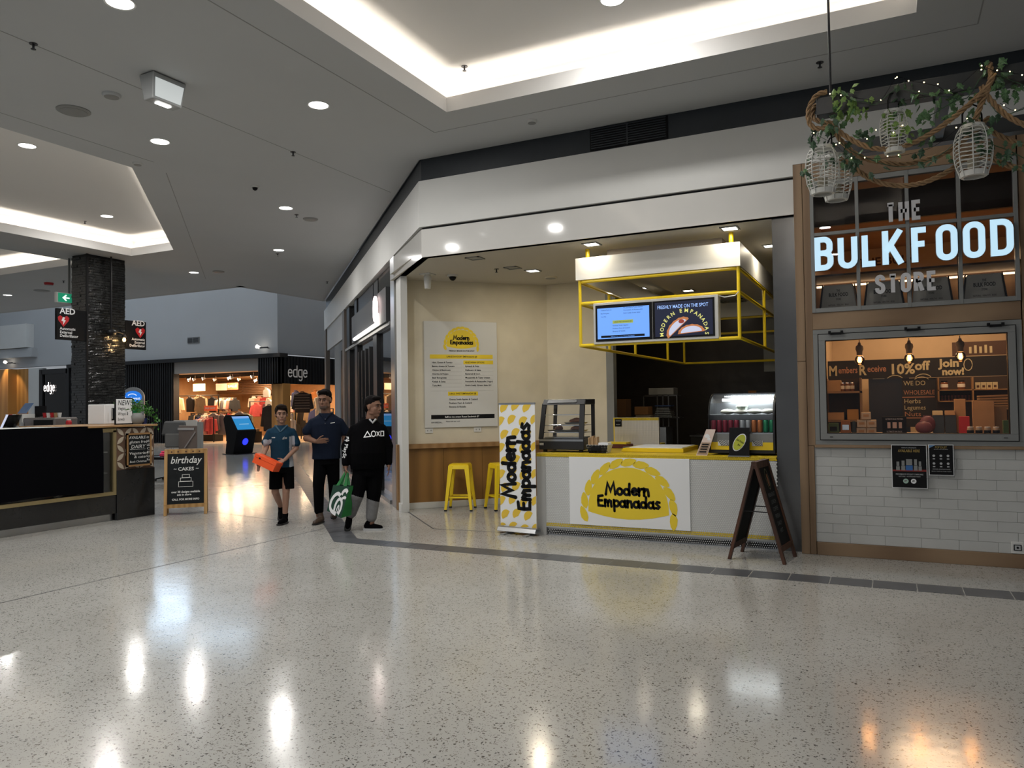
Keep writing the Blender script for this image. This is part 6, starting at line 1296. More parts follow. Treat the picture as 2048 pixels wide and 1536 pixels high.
# blackboard frieze
YB = 12.0; chk = [mat('chalk_cream', (.50, .44, .28), .8), mat('chalk_orange', (.42, .20, .12), .8)]
t = thing('blackboard_frieze', 'long blackboard offering members ten percent off', 'blackboard', (-.785, YB, 1.885)); mb = MB(); mb.box(0, 2.6, 0, .03, 0, .27); link('board', mb, mat('frieze_black', (.010, .009, .010), .5), t)
for s, x, z, sz, w, m in (('M', .01, .06, .20, .105, 0), ('embers', .14, .09, .13, .25, 1), ('R', .41, .06, .20, .095, 0), ('eceive', .52, .10, .13, .24, 1), ('10%', .80, .06, .20, .29, 0), ('off', 1.12, .11, .17, .19, 0), ('Join', 1.42, .14, .15, .25, 0), ('now!', 1.45, .03, .13, .26, 0)):
    text(s, chk[m], t, (x, -.002, z), size=sz, width=w, bold=.006 if m == 0 else .002)
mb = MB(); blob(mb, arc(.87, -.06, .12, .10, 40, 140, 6), .01, -.003); blob(mb, arc(1.22, -.06, .12, .11, 40, 140, 6), .01, -.003); blob(mb, arc(1.20, -.10, .12, .11, 45, 135, 6), .008, -.003); blob(mb, arc(1.76, .16, .05, .08, 0, 350, 10), .01, -.003); link('flourish', mb, chk[0], t)
t = thing('blackboard', 'tall blackboard chalked we do wholesale beside the navy door', 'blackboard', (.17, YB + .02, 1.2)); mb = MB(); mb.box(0, .42, 0, .03, 0, .68); link('board', mb, MATS['frieze_black'], t)
for s, z, w, m in (('WE DO', .58, .27, 0), ('WHOLESALE', .45, .38, 1), ('Herbs', .33, .2, 0), ('Legumes', .24, .26, 0), ('Nuts', .15, .2, 1)): text(s, chk[m], t, (.02, -.002, z), size=.09, width=w)
for z in (.41, .12): mb = MB(); mb.box(.0, .4, -.003, 0, z, z + .01); link('chalk_line', mb, chk[1], t)
t = thing('navy_door', 'dark navy door standing behind the shop counter', 'door', (-.27, 12.8, 0)); mb = MB(); mb.box(0, .55, 0, .06, 0, 2.0); link('door_leaf', mb, mat('navy_paint', (.012, .018, .035), .4), t); mb = MB(); mb.box(-.03, .58, -.01, .03, 2.0, 2.03); link('door_head', mb, 'greymetal', t); mb = MB(); mb.box(.06, .22, -.005, 0, 1.9, 1.96); link('door_sign', mb, 'greywall', t)
t = thing('picture_panel', 'brown picture panel with pale bottles above the frieze', 'picture', (.80, 12.1, 2.17)); mb = MB(); mb.box(0, .75, 0, .02, 0, .19); link('panel', mb, mat('picture_brown', (.08, .045, .03), .4), t)
for i in range(5): mb = MB(); mb.box(.2 + i * .06, .23 + i * .06, -.003, 0, .03, .12 + .02 * (i % 2)); link('bottle_print', mb, chk[0], t)
# furniture carrying the goods
t = thing('display_bench', 'timber display bench behind the serving window', 'bench', (-.72, 8.75, 0)); mb = MB(); mb.box(0, 1.95, 0, 1.25, 1.17, 1.205); link('worktop', mb, 'oakh', t)
for a in (.03, 1.86):
    for b in (.03, 1.15): mb = MB(); mb.box(a, a + .06, b, b + .06, 0, 1.17); link('leg', mb, 'oak', t)
t = thing('left_shelving', 'timber shelving of jars and boxes at the left of the shop', 'shelving', (-.76, 11.0, 0))
for z in (1.30, 1.68): mb = MB(); mb.box(0, .44, 0, .4, z, z + .025); link('shelf_board', mb, 'oakh', t)
for a in (0, .42): mb = MB(); mb.box(a, a + .02, 0, .4, 0, 1.88); link('upright', mb, 'oak', t)
mb = MB(); mb.box(0, .44, .4, .42, 0, 1.88); link('back_panel', mb, mat('shade_backing', (.035, .022, .015), .7), t)  # dark sheet added to put shade between the shelves
t = thing('wall_shelving', 'timber wall shelving of jars at the right of the shop', 'shelving', (.60, 12.0, 0))
mb = MB(); mb.box(-.01, 1.3, .0, .02, .3, 1.88); link('back_panel', mb, MATS['shade_backing'], t)  # added dark sheet, deepens the shade behind the jars
for z in (1.545, 1.695): mb = MB(); mb.box(0, 1.2, -.2, 0, z, z + .014); link('shelf_board', mb, 'plyf', t)
for a in (0, .40, 1.18): mb = MB(); mb.box(a, a + .016, -.2, 0, 1.55, 1.87); link('upright', mb, 'plyf', t)
def jar(x, y, z, r, h, body, lb, grp, lid='blackp', lab='paper', cat='jar'):
    q = thing('jar', lb, cat, (x, y, z), group=grp); mb = MB(); mb.lathe([(r * .9, 0), (r, h * .08), (r, h * .75), (r * .8, h * .85)], n=12); link('glass', mb, body, q, smooth=True)
    mb = MB(); mb.lathe([(r * .86, h * .85), (r * .86, h), (0, h)], n=12); link('lid', mb, lid, q); mb = MB(); mb.lathe([(r * 1.02, h * .25), (r * 1.02, h * .62)], n=12); link('label', mb, lab, q)
ambj = mat('amber_jar', (.16, .06, .02), .2)
jar(.68, 11.88, 1.71, .045, .12, ambj, 'large jar with cream label, left on the upper wall shelf', 'large jars on the wall shelf'); jar(.88, 11.88, 1.71, .045, .12, ambj, 'large jar with cream label, right on the upper wall shelf', 'large jars on the wall shelf')
for i in range(4): q = thing('snack_box', 'cream box on the upper wall shelf, ' + ORD[i] + ' from the left', 'box', (1.04 + i * .065, 11.86, 1.71), group='cream boxes on the wall shelf'); mb = MB(); mb.box(0, .06, 0, .08, 0, .09); link('carton', mb, chk[0], q); mb = MB(); mb.box(.015, .045, -.002, 0, .02, .05); link('print', mb, 'walnut', q)
for i in range(9): jar(.65 + i * .04 + (.02 if i > 8 else 0), 11.9, 1.56, .015, .085, mat('red_bottle', (.10, .015, .015), .3), 'small red bottle on the lower wall shelf, ' + ORD[i] + ' from the left', 'small bottles on the lower wall shelf', 'blackp', 'walnut', 'bottle')
t = thing('bag_pile', 'pile of flattened brown paper bags at the right', 'paper bags', (.95, 10.4, 1.45)); mb = MB()
for i in range(6): mb.hexa([(0, 0, i * .03), (.45, 0, i * .03 + .01), (.45, .3, i * .03 + .01), (0, .3, i * .03)], [(0, 0, i * .03 + .02), (.45, 0, i * .03 + .032), (.45, .3, i * .03 + .032), (0, .3, i * .03 + .02)])
link('bags', mb, 'card', t); mb = MB(); mb.box(.05, .09, .1, .14, -1.45, 0); mb.box(.40, .44, .1, .14, -1.45, 0); link('stand', mb, 'black', t)
def packb(nm, cat, lb, x, y, w, h, d, m, grp=None, z=1.205, print_=None, tp=0):
    q = thing(nm, lb, cat, (x, y, z), group=grp); mb = MB(); mb.hexa([(0, 0, 0), (w, 0, 0), (w, d, 0), (0, d, 0)], [(tp, d * .1, h), (w - tp, d * .1, h), (w - tp, d * .9, h), (tp, d * .9, h)]); link('body', mb, m, q, bevel=.003)
    if print_: mb = MB(); mb.quad((w * .2, d * .1 * .35 - .002, h * .35), (w * .8, d * .1 * .35 - .002, h * .35), (w * .8, d * .1 * .7 - .002, h * .7), (w * .2, d * .1 * .7 - .002, h * .7)); link('label', mb, print_, q)
    return q
grn = mat('green_pack', (.05, .12, .04), .4); orp = mat('orange_pack', (.30, .12, .02), .4); tinm = mat('cream_tin', (.45, .36, .24), .4, .2)
packb('foil_pack', 'food pack', 'dark green foil pack at the left sill of the serving window', -.62, 9.2, .12, .13, .06, grn, print_='blackp', tp=.01); packb('foil_pack', 'food pack', 'orange and silver foil pack beside the green one', -.49, 9.2, .11, .16, .06, orp, print_='chrome', tp=.01); packb('foil_pack', 'food pack', 'small dark foil pack next to the cream tins', -.375, 9.25, .045, .15, .05, mat('dark_pack', (.02, .03, .02), .4), tp=.005)
for k, (x, z) in enumerate(((-.325, 1.205), (-.225, 1.205), (-.32, 1.29), (-.222, 1.29), (-.275, 1.375))): packb('tea_tin', 'tin', 'cream square tin, ' + ('bottom left', 'bottom right', 'middle left', 'middle right', 'topmost')[k] + ' of the stacked tins', x, 9.2, .095, .08, .09, tinm, 'stacked cream tins', z, 'card')
packb('price_card', 'sign', 'black card with three pictured packs behind the window', -.07, 9.2, .235, .20, .02, 'blackp'); q = COL.objects[-1]
t = thing('card_print', 'printed pictures on the black card behind the window', 'sign', (-.07, 9.195, 1.205)); mb = MB(); [mb.box(a, b, -.003, 0, .075, .14) for a, b in ((.05, .08), (.10, .14), (.16, .19))]; link('pack_print', mb, MATS['pink_card'], t); mb = MB(); glyph(mb, 'ULTIMATE BULK PROTEIN', .117, .165, .025, -.001, width=.17, bold=.01, align='CENTER'); glyph(mb, 'ULTIMATE BAR PACK', .117, .03, .025, -.001, width=.15, bold=.01, align='CENTER'); link('lettering', mb, 'greywall', t)
pur = mat('purple_bag', (.14, .05, .08), .5)
for k, (x, h, r) in enumerate(((.28, .14, 0), (.34, .20, .3))):
    q = thing('purple_bag', ('lower', 'taller')[k] + ' dull purple bag on the display bench', 'bag', (x, 9.55 + .12 * k, 1.205), r); mb = MB(); mb.ball((.06, .05, h * .5), (.085, .05, h * .5), 12, 8); link('bag_body', mb, pur, q, smooth=True); mb = MB(); mb.box(.02, .1, .04, .06, h * .9, h); link('bag_fold', mb, pur, q)
for k, x in enumerate((.44, .56)):
    packb('food_bin', 'bin', ('left', 'right')[k] + ' slate coloured food bin beside the purple bags', x, 9.8, .11, .20, .15, mat('slate_bin', (.03, .04, .045), .3), 'slate food bins'); packb('folded_cloth', 'packet', ('pale', 'brown')[k] + ' packet lying on a slate food bin', x, 9.8, .10, .05, .12, (chk[0], 'card')[k], z=1.405)
for k, (x, y, w, h, c, lb) in enumerate(((.68, 9.6, .10, .19, 'red', 'dark red packet right of the slate bins'), (.66, 9.9, .11, .38, 'card', 'tall brown packet of straws behind the red packet'), (.81, 9.6, .20, .36, 'card', 'large brown paper bag at the right of the display bench'), (1.03, 9.1, .06, .16, grn, 'narrow grey green box at the right end of the sill'), (.92, 9.75, .22, .30, mat('tan_box', (.26, .17, .09), .7), 'tan carton behind the large paper bag'))): packb('food_packet', 'packet', lb, x, y, w, h, .08, c)
for k in range(4): jar(.745 + k * .075, 9.12, 1.205, .031, .095, mat('cream_jar', (.42, .33, .22), .4), ('first', 'second', 'third', 'fourth')[k] + ' squat cream jar from the left at the window sill', 'squat jars at the window sill', 'paper', 'blackp')
for k, (x, z, w, h, lb, m) in enumerate(((-.74, 1.705, .17, .15, 'pale carton on the upper left shelf', 'card'), (-.74, 1.325, .20, .10, 'open brown carton on the lower left shelf', 'card'), (-.50, 1.325, .14, .14, 'ochre carton on the lower left shelf', mat('ochre_box', (.42, .24, .07), .7)))): packb('carton', 'box', lb, x, 11.05, w, h, .25, m, z=z)
for k in range(5): jar(-.55 + (k % 3) * .06, 11.08 + (k // 3) * .1, 1.705, .026, .12, ambj, 'amber jar on the upper left shelf, ' + ORD[k] + ' of the five', 'amber jars on the upper left shelf', 'chrome')
for k in range(8): q = thing('sample_pot', 'small pot in the row low behind the sill, ' + ORD[k] + ' from the left', 'pot', (.0 + k * .085, 8.95, 1.205), group='pots low behind the sill'); mb = MB(); mb.lathe([(.022, 0), (.028, .03), (0, .032)], n=10); link('pot_body', mb, ('red', 'paper', 'greymetal', 'paper', 'greywall', tinm, 'greymetal', 'card')[k], q)
# posters and socket
t = thing('large_poster', 'larger black poster of supplement tubs reading available here', 'poster', (.009, FY - .032, .717)); mb = MB(); mb.box(0, .31, 0, .004, 0, .426); link('white_border', mb, 'whitep', t); mb = MB(); mb.box(.006, .304, -.002, 0, .006, .42); link('sheet', mb, 'blackp', t)
mb = MB(); glyph(mb, 'AVAILABLE HERE', .155, .355, .036, -.003, width=.19, bold=.012, align='CENTER'); link('heading', mb, mat('gold_print', (.35, .24, .06), .5), t); mb = MB(); glyph(mb, 'PREMIUM SUPPLEMENTS', .155, .392, .014, -.003, width=.13, align='CENTER'); glyph(mb, 'PERFORMANCE WITHOUT COMPROMISE', .155, .13, .02, -.003, width=.24, bold=.01, align='CENTER'); glyph(mb, 'NATURAL  AUSTRALIAN MADE', .155, .11, .016, -.003, width=.19, align='CENTER'); link('lettering', mb, 'greywall', t)
for k, (x, w, h, m) in enumerate(((.04, .032, .085, 'greymetal'), (.085, .034, .095, 'greymetal'), (.125, .06, .11, mat('blue_label', (.03, .12, .35), .4)), (.195, .032, .11, 'greymetal'), (.235, .028, .09, 'greymetal'))): mb = MB(); mb.box(x, x + w, -.003, -.002, .175, .175 + h * .45); link('tub_print', mb, m, t); mb = MB(); mb.box(x + .004, x + w - .004, -.003, -.002, .178 + h * .45, .175 + h); link('tub_print', mb, 'greymetal', t)
mb = MB(); mb.quad((.008, -.0028, .165), (.302, -.0028, .165), (.302, -.0028, .185), (.008, -.0028, .18)); link('red_glow_print', mb, mat('ember_print', (.22, .02, .015), .5), t)
for x, m in ((.122, mat('mint_print', (.35, .50, .42), .5)), (.19, 'whitep')): mb = MB(); mb.add([(x + .024 * cos(a * pi / 8), -.003, .07 + .024 * sin(a * pi / 8)) for a in range(16)], [tuple(range(16))]); link('round_badge', mb, m, t); mb = MB(); mb.add([(x + .014 * cos(a * pi / 4), -.0035, .07 + .012 * sin(a * pi / 4)) for a in range(6)], [tuple(range(6))]); link('badge_mark', mb, 'greymetal', t)
t = thing('small_poster', 'smaller black poster headed POP DUST with six pictures', 'poster', (.333, FY - .030, .85)); mb = MB(); mb.box(0, .213, 0, .004, 0, .298); link('white_border', mb, 'whitep', t); mb = MB(); mb.box(.006, .207, -.002, 0, .006, .292); link('sheet', mb, 'blackp', t)
mb = MB(); glyph(mb, 'POP DUST', .107, .262, .028, -.003, width=.10, bold=.012, align='CENTER'); link('heading', mb, MATS['gold_print'], t); mb = MB()
for i in range(3):
    for j in range(2): mb.add([(.045 + i * .06 + .012 * cos(a * pi / 4), -.003, .19 - j * .075 + .012 * sin(a * pi / 4)) for a in range(8)], [tuple(range(8))]); mb.box(.035 + i * .06, .055 + i * .06, -.003, -.002, .155 - j * .075, .165 - j * .075)
glyph(mb, 'ASK FOR YOUR FREE SAMPLE', .107, .248, .010, -.003, width=.12, align='CENTER'); glyph(mb, 'POPCORN SEASONING RANGE', .107, .055, .014, -.003, width=.15, align='CENTER'); glyph(mb, 'GRAB A TASTE IN STORE TODAY', .107, .035, .012, -.003, width=.17, align='CENTER'); link('lettering', mb, 'greywall', t)
mb = MB(); mb.add([(.006, -.003, .292), (.06, -.003, .292), (.006, -.003, .262)], [(0, 1, 2)]); link('blue_corner', mb, mat('sky_print', (.10, .22, .40), .5), t)
t = thing('wall_socket', 'white socket plate low at the right end of the white brick wall', 'socket', (.995, FY + .005, .135)); mb = MB(); mb.box(0, .10, 0, .02, 0, .11); link('plate', mb, 'white', t, bevel=.003); mb = MB(); mb.box(.018, .08, -.006, 0, .03, .085); link('socket_box', mb, 'blackp', t); mb = MB(); mb.box(.026, .072, -.008, -.005, .037, .078); link('socket_face', mb, 'greywall', t); mb = MB(); mb.bar((.049, -.012, .058), (.049, -.006, .058), .01, 8); link('plug_hole', mb, 'blackp', t)

# ================================================================ HANGING ROPE BEAM
BYY = 5.9
t = thing('hanging_beam', 'black steel beam frame hung on rods above the bulk food shop', 'beam frame', (0, 0, 0))
bb_ = mat('beam_black', (.028, .030, .032), .4)
for y, nm in ((BYY, 'front_beam'), (7.0, 'rear_beam')): mb = MB(); mb.box(-.42, 2.6, y, y + .11, 3.66, 3.785); link(nm, mb, bb_, t, bevel=.003)
mb = MB(); mb.box(.36, .44, BYY + .11, 7.0, 3.68, 3.76); link('cross_beam', mb, bb_, t); mb = MB(); mb.box(2.2, 2.28, BYY + .11, 7.0, 3.68, 3.76); link('cross_beam', mb, bb_, t)
for x, y, z in ((-.325, 5.955, CZ + .39), (2.1, 5.955, CZ), (2.1, 7.05, CZ)): mb = MB(); mb.bar((x, y, 3.78), (x, y, z), .009, 8); mb.box(x - .02, x + .02, y - .02, y + .02, 3.785, 3.80); link('hanging_rod', mb, 'darkmetal', t)
def smooth_pts(P, n=5):
    V_ = [Vector(p) for p in P]; out = []
    for i in range(len(V_) - 1):
        a = V_[max(i - 1, 0)]; b = V_[i]; c = V_[i + 1]; d = V_[min(i + 2, len(V_) - 1)]
        for k in range(n):
            u = k / n; out.append(.5 * ((2 * b) + (c - a) * u + (2 * a - 5 * b + 4 * c - d) * u * u + (3 * b - a - 3 * c + d) * u ** 3))
    return out + [V_[-1]]
def rope(P, lb, r=.0185):
    q = thing('rope', lb, 'rope'); C_ = smooth_pts(P, 7); u = None; fr_ = []; ln = 0
    for i, p in enumerate(C_):
        d = (C_[min(i + 1, len(C_) - 1)] - C_[max(i - 1, 0)]).normalized(); u = d.orthogonal().normalized() if u is None else (u - d * u.dot(d)).normalized()
        if i: ln += (p - C_[i - 1]).length
        fr_.append((p, u.copy(), d.cross(u), ln))
    for s in range(3): mb = MB(); mb.tube([p + (u * cos(l / .022 + s * 2.0944) + w * sin(l / .022 + s * 2.0944)) * r * .60 for p, u, w, l in fr_], r * .47, 6); link('strand', mb, 'rope', q, smooth=True)
RA = [(-0.318, 3.566), (-0.248, 3.484), (-0.161, 3.411), (-0.083, 3.364), (0.003, 3.336), (0.097, 3.328), (0.182, 3.345), (0.265, 3.378), (0.348, 3.421), (0.455, 3.495), (0.552, 3.57), (0.608, 3.623), (0.632, 3.655)]
RB = [(-0.351, 3.642), (-0.304, 3.603), (-0.259, 3.523), (-0.187, 3.43), (-0.115, 3.372), (-0.034, 3.335), (0.099, 3.294), (0.186, 3.289), (0.273, 3.297), (0.358, 3.318), (0.443, 3.358), (0.562, 3.454), (0.645, 3.535)]
RC = [(-0.281, 3.404), (-0.199, 3.329), (-0.136, 3.264), (-0.073, 3.209), (0.015, 3.161), (0.121, 3.132), (0.199, 3.13), (0.269, 3.14), (0.355, 3.172), (0.44, 3.222), (0.525, 3.306)]
RD = [(0.60, 3.66), (0.623, 3.602), (0.682, 3.508), (0.741, 3.434), (0.833, 3.359), (0.924, 3.312), (1.033, 3.284), (1.3, 3.33), (1.6, 3.6)]
RE = [(0.60, 3.52), (0.651, 3.457), (0.714, 3.404), (0.776, 3.36), (0.865, 3.306), (0.961, 3.278), (1.074, 3.273), (1.35, 3.36), (1.6, 3.6)]
RF = [(0.55, 3.33), (0.67, 3.254), (0.741, 3.205), (0.803, 3.172), (0.861, 3.154), (0.957, 3.144), (1.071, 3.154), (1.35, 3.3), (1.6, 3.6)]
rope([(a, BYY - .03, b) for a, b in RA], 'upper manila rope swag of the hanging beam'); rope([(a * 1.04, BYY + .25, b * 1.0 + .0) for a, b in RB], 'middle manila rope swag looping behind the lanterns'); rope([(a * 1.04, BYY + .55 - .3, b) for a, b in RC], 'lowest manila rope swag above the shop name')
rope([(a, BYY - .03, b) for a, b in RD], 'upper rope swag running off to the right'); rope([(a, BYY + .25, b) for a, b in RE], 'middle rope swag running off to the right'); rope([(a, BYY + .27, b) for a, b in RF], 'lowest rope swag running off to the right')
rope([(-.345, BYY - .02, 3.81), (-.41, BYY - .02, 3.80), (-.46, BYY - .01, 3.74), (-.475, BYY, 3.66), (-.455, BYY, 3.59), (-.40, BYY - .01, 3.555), (-.33, BYY - .03, 3.56)], 'rope wrapped round the left end of the beam')
rope([(-.36, BYY + .13, 3.80), (-.44, BYY + .10, 3.76), (-.45, BYY + .08, 3.69), (-.42, BYY + .05, 3.64), (-.34, BYY + .03, 3.60), (-.28, BYY, 3.59)], 'second rope turn round the left end of the beam')
rope([(.56, BYY - .03, 3.44), (.60, BYY - .035, 3.55), (.65, BYY - .035, 3.66), (.655, BYY - .01, 3.80), (.655, BYY + .13, 3.80), (.64, BYY + .14, 3.66)], 'rope turn hanging over the beam above the right lantern'); rope([(.67, BYY - .06, 3.72), (.62, BYY - .04, 3.62), (.56, BYY - .06, 3.56)], 'short rope wrap at the right lantern')
# lanterns
lt_ = thing('lantern', 'white wire cage lantern nearest the left end of the beam', 'lantern', (-.39, BYY - .0, 3.08), group='white wire lanterns'); wm = mat('white_wire', (.60, .60, .57), .5); LH = .345
pf = [(.075, 0), (.082, .03), (.100, .08), (.108, .14), (.110, .19), (.105, .25), (.090, .30), (.070, .335)]
def pr(z):
    for (a, b), (c, d) in zip(pf, pf[1:]):
        if b <= z <= d: return a + (c - a) * (z - b) / (d - b)
    return pf[-1][0]
for i in range(11): z = .045 + i * .027; r = pr(z); mb = MB(); mb.tube([(r * cos(a * pi / 9), r * sin(a * pi / 9), z + .004 * sin(a * 2.1)) for a in range(18)], .0035, 5, closed=True); link('hoop', mb, wm, lt_)
for j in range(8): a = j * pi / 4 + .2; mb = MB(); mb.tube([((r + .004) * cos(a), (r + .004) * sin(a), z) for r, z in pf], .0038, 5); link('upright_wire', mb, wm, lt_)
mb = MB(); mb.lathe([(.082, .035), (.078, 0), (.060, -.003), (.060, .008), (.072, .035)], n=20); link('base_ring', mb, wm, lt_, smooth=True); mb = MB(); mb.lathe([(0, .01), (.060, .01)], n=20); link('base_plate', mb, mat('lantern_base', (.30, .30, .28), .5), lt_)
mb = MB(); mb.lathe([(.072, .325), (.074, .345), (.062, .345), (.060, .33)], n=20); link('top_ring', mb, wm, lt_); mb = MB(); mb.tube([(-.068, 0, .33), (-.066, 0, .42), (-.04, 0, .475), (0, 0, .49), (.04, 0, .475), (.066, 0, .42), (.068, 0, .33)], .006, 6); link('handle', mb, 'blackp', lt_)
mb = MB(); mb.lathe([(.035, .012), (.035, .12), (0, .125)], n=12); link('candle', mb, mat('candle_wax', (.30, .27, .20), .6), lt_)
dup(lt_, (-.315, 6.22, 3.10), .4, 'white wire cage lantern hanging just behind the left one'); dup(lt_, (.078, BYY - .0, 3.305), .9, 'white wire cage lantern hung highest in the middle of the swag', scale=(.82, .82, .86)); dup(lt_, (.545, BYY - .0, 3.07), .5, 'white wire cage lantern hanging at the right under the knot')
# ivy
t = thing('ivy_garland', 'trailing variegated ivy garland twined along the rope beam', 'garland', (0, BYY, 0)); rr = random.Random(11)
lmats = [mat('ivy_light', (.26, .38, .10), .45, var=.5, vs=18, col2=(.05, .14, .03)), mat('ivy_dark', (.05, .11, .055), .45, var=.4, vs=18, col2=(.012, .035, .018)), mat('ivy_mid', (.13, .24, .10), .45, var=.5, vs=18, col2=(.02, .07, .03))]
lme = []
for m_ in lmats:
    mb = MB(); v = [(0, 0, 0), (.30, .30, .05), (.22, .52, .02), (.40, .62, -.02), (.12, .80, -.02), (0, 1.1, -.1), (-.12, .80, -.02), (-.40, .62, -.02), (-.22, .52, .02), (-.30, .30, .05), (0, .5, -.06)]
    mb.add(v, [(i, i + 1, 10) for i in range(9)] + [(9, 0, 10)]); o = link('leaf', mb, m_, t); lme.append(o.data); bpy.data.objects.remove(o)
CL = [(-0.321, 3.835, -0.136, 3.69, 18, 0), (-0.296, 3.74, -0.175, 3.55, 22, 0), (-0.179, 3.757, -0.05, 3.616, 12, 0), (-0.482, 3.635, -0.268, 3.399, 26, 1), (-0.22, 3.539, -0.03, 3.389, 14, 1), (-0.555, 3.345, -0.482, 3.253, 5, 1), (-0.267, 3.419, -0.164, 3.265, 14, 1), (0.083, 3.812, 0.214, 3.662, 14, 1), (0.011, 3.643, 0.093, 3.513, 8, 0), (0.053, 3.616, 0.207, 3.36, 16, 0), (0.214, 3.624, 0.372, 3.407, 18, 2), (0.364, 3.709, 0.573, 3.492, 24, 2), (0.59, 3.83, 0.71, 3.713, 14, 2), (0.696, 3.734, 0.839, 3.596, 16, 2), (0.665, 3.722, 0.723, 3.619, 5, 1), (0.539, 3.397, 0.652, 3.249, 12, 1), (0.653, 3.285, 0.787, 3.173, 14, 1), (0.627, 3.482, 0.702, 3.414, 5, 1), (0.786, 3.137, 0.844, 3.074, 5, 1), (-0.1, 3.362, 0.424, 3.212, 12, 1), (0.216, 3.738, 0.362, 3.653, 6, 2), (0.51, 3.476, 0.57, 3.373, 6, 1), (-0.387, 3.349, -0.272, 3.242, 5, 1), (-0.519, 3.239, -0.474, 3.172, 3, 1)]
for x0_, z1_, x1_, z0_, n_, k in CL:
    for i in range(n_):
        kk = k if rr.random() < .75 else 2; o = bpy.data.objects.new('leaf', lme[kk]); COL.objects.link(o); o.parent = t
        o.location = (rr.uniform(x0_, x1_), rr.uniform(-.09, .06) if k < 1 or rr.random() < .5 else rr.uniform(-.05, .2), rr.uniform(z0_, z1_)); s = rr.uniform(.046, .076)
        o.scale = (s, s, s); o.rotation_euler = (rr.uniform(-2.4, -.9), rr.uniform(-.7, .7), rr.uniform(0, 6.28) if rr.random() < .3 else rr.uniform(-.9, .9))
sv = [[(-.30, .0, 3.80), (-.2, -.02, 3.72), (-.1, -.03, 3.69), (-.03, -.02, 3.66), (.1, -.02, 3.74), (.25, -.03, 3.68), (.40, -.02, 3.63), (.52, -.02, 3.60), (.62, -.03, 3.74), (.75, -.02, 3.68), (.85, 0, 3.62)],
      [(-.35, .02, 3.62), (-.40, .02, 3.50), (-.45, .02, 3.38), (-.50, .02, 3.28), (-.50, .02, 3.19)], [(-.28, .1, 3.48), (-.2, .12, 3.40), (-.05, .15, 3.31), (.1, .2, 3.26), (.25, .2, 3.26), (.4, .18, 3.32), (.52, .1, 3.42)], [(.21, -.03, 3.50), (.30, -.03, 3.52), (.40, -.02, 3.57), (.50, -.02, 3.62)],
      [(.55, 0, 3.36), (.65, .02, 3.28), (.75, .02, 3.22), (.85, .02, 3.14)], [(.64, -.03, 3.55), (.70, -.03, 3.45), (.80, -.02, 3.46), (.9, 0, 3.5)]]
for s in sv: mb = MB(); mb.tube(smooth_pts(s, 3), .003, 5); link('stem', mb, MATS['ivy_dark'], t)
t = thing('fairy_lights', 'string of tiny warm fairy lights wound through the ivy', 'string lights', (0, BYY - .05, 0)); fm = lit('fairy_bulb', (1, .80, .35), 12)
FL = [(-0.321, 3.769), (-0.251, 3.75), (0.096, 3.8), (0.105, 3.81), (0.175, 3.767), (0.266, 3.734), (0.347, 3.704), (0.236, 3.685), (0.411, 3.647), (0.001, 3.672), (-0.434, 3.506), (-0.29, 3.401), (-0.268, 3.411), (-0.194, 3.297), (-0.109, 3.284), (0.034, 3.273), (0.102, 3.27), (-0.092, 3.414), (-0.033, 3.458), (0.074, 3.432), (0.13, 3.463), (0.6, 3.776), (0.597, 3.748), (0.684, 3.725), (0.758, 3.715), (0.821, 3.672), (0.446, 3.392), (0.509, 3.439), (0.72, 3.501), (0.779, 3.454)]
for x, z in FL: mb = MB(); mb.ball((x, rr.uniform(-.04, .0), z), .0042, 6, 4); link('bulb', mb, fm, t)
for s in ([(-.33, 0, 3.77), (-.25, -.01, 3.75), (-.1, 0, 3.70), (0, -.01, 3.67), (.1, -.02, 3.80), (.18, -.01, 3.77), (.27, -.02, 3.73), (.35, 0, 3.70), (.41, 0, 3.65), (.5, 0, 3.7), (.6, -.02, 3.77), (.68, -.01, 3.73), (.76, 0, 3.71), (.85, 0, 3.67)], [(-.43, 0, 3.51), (-.3, 0, 3.41), (-.19, .02, 3.30), (-.1, .02, 3.285), (.03, .02, 3.27), (.1, .02, 3.27), (.3, .03, 3.30), (.45, 0, 3.39), (.51, 0, 3.44)], [(.70, 0, 3.52), (.78, 0, 3.455), (.88, 0, 3.49), (.95, 0, 3.47)]): mb = MB(); mb.tube(smooth_pts(s, 4), .0018, 4); link('wire', mb, 'blackp', t)
# decorative ceiling hook near the beam
mb = MB()
# ================================================================ PEOPLE
from mathutils.bvhtree import BVHTree
def V3(*a): return Vector(a)
def cap(mb, p, q, r, r2, n=12, fx=1.0):
    """tapered capsule with round ends"""
    p, q = Vector(p), Vector(q); d = q - p; L = d.length; d.normalize(); u = d.orthogonal().normalized(); w = d.cross(u); rings = []
    for a in (-75, -45, -15): rings.append((r * sin(radians(a)), r * cos(radians(a))))
    for a in (15, 45, 75): rings.append((L + r2 * sin(radians(a)), r2 * cos(radians(a))))
    vs = [p + d * t + (u * cos(2 * pi * j / n) + w * sin(2 * pi * j / n)) * rr_ for t, rr_ in rings for j in range(n)]
    fs = [(i * n + j, i * n + (j + 1) % n, (i + 1) * n + (j + 1) % n, (i + 1) * n + j) for i in range(5) for j in range(n)] + [tuple(reversed(range(n))), tuple(range(5 * n, 6 * n))]
    mb.add(vs, fs)
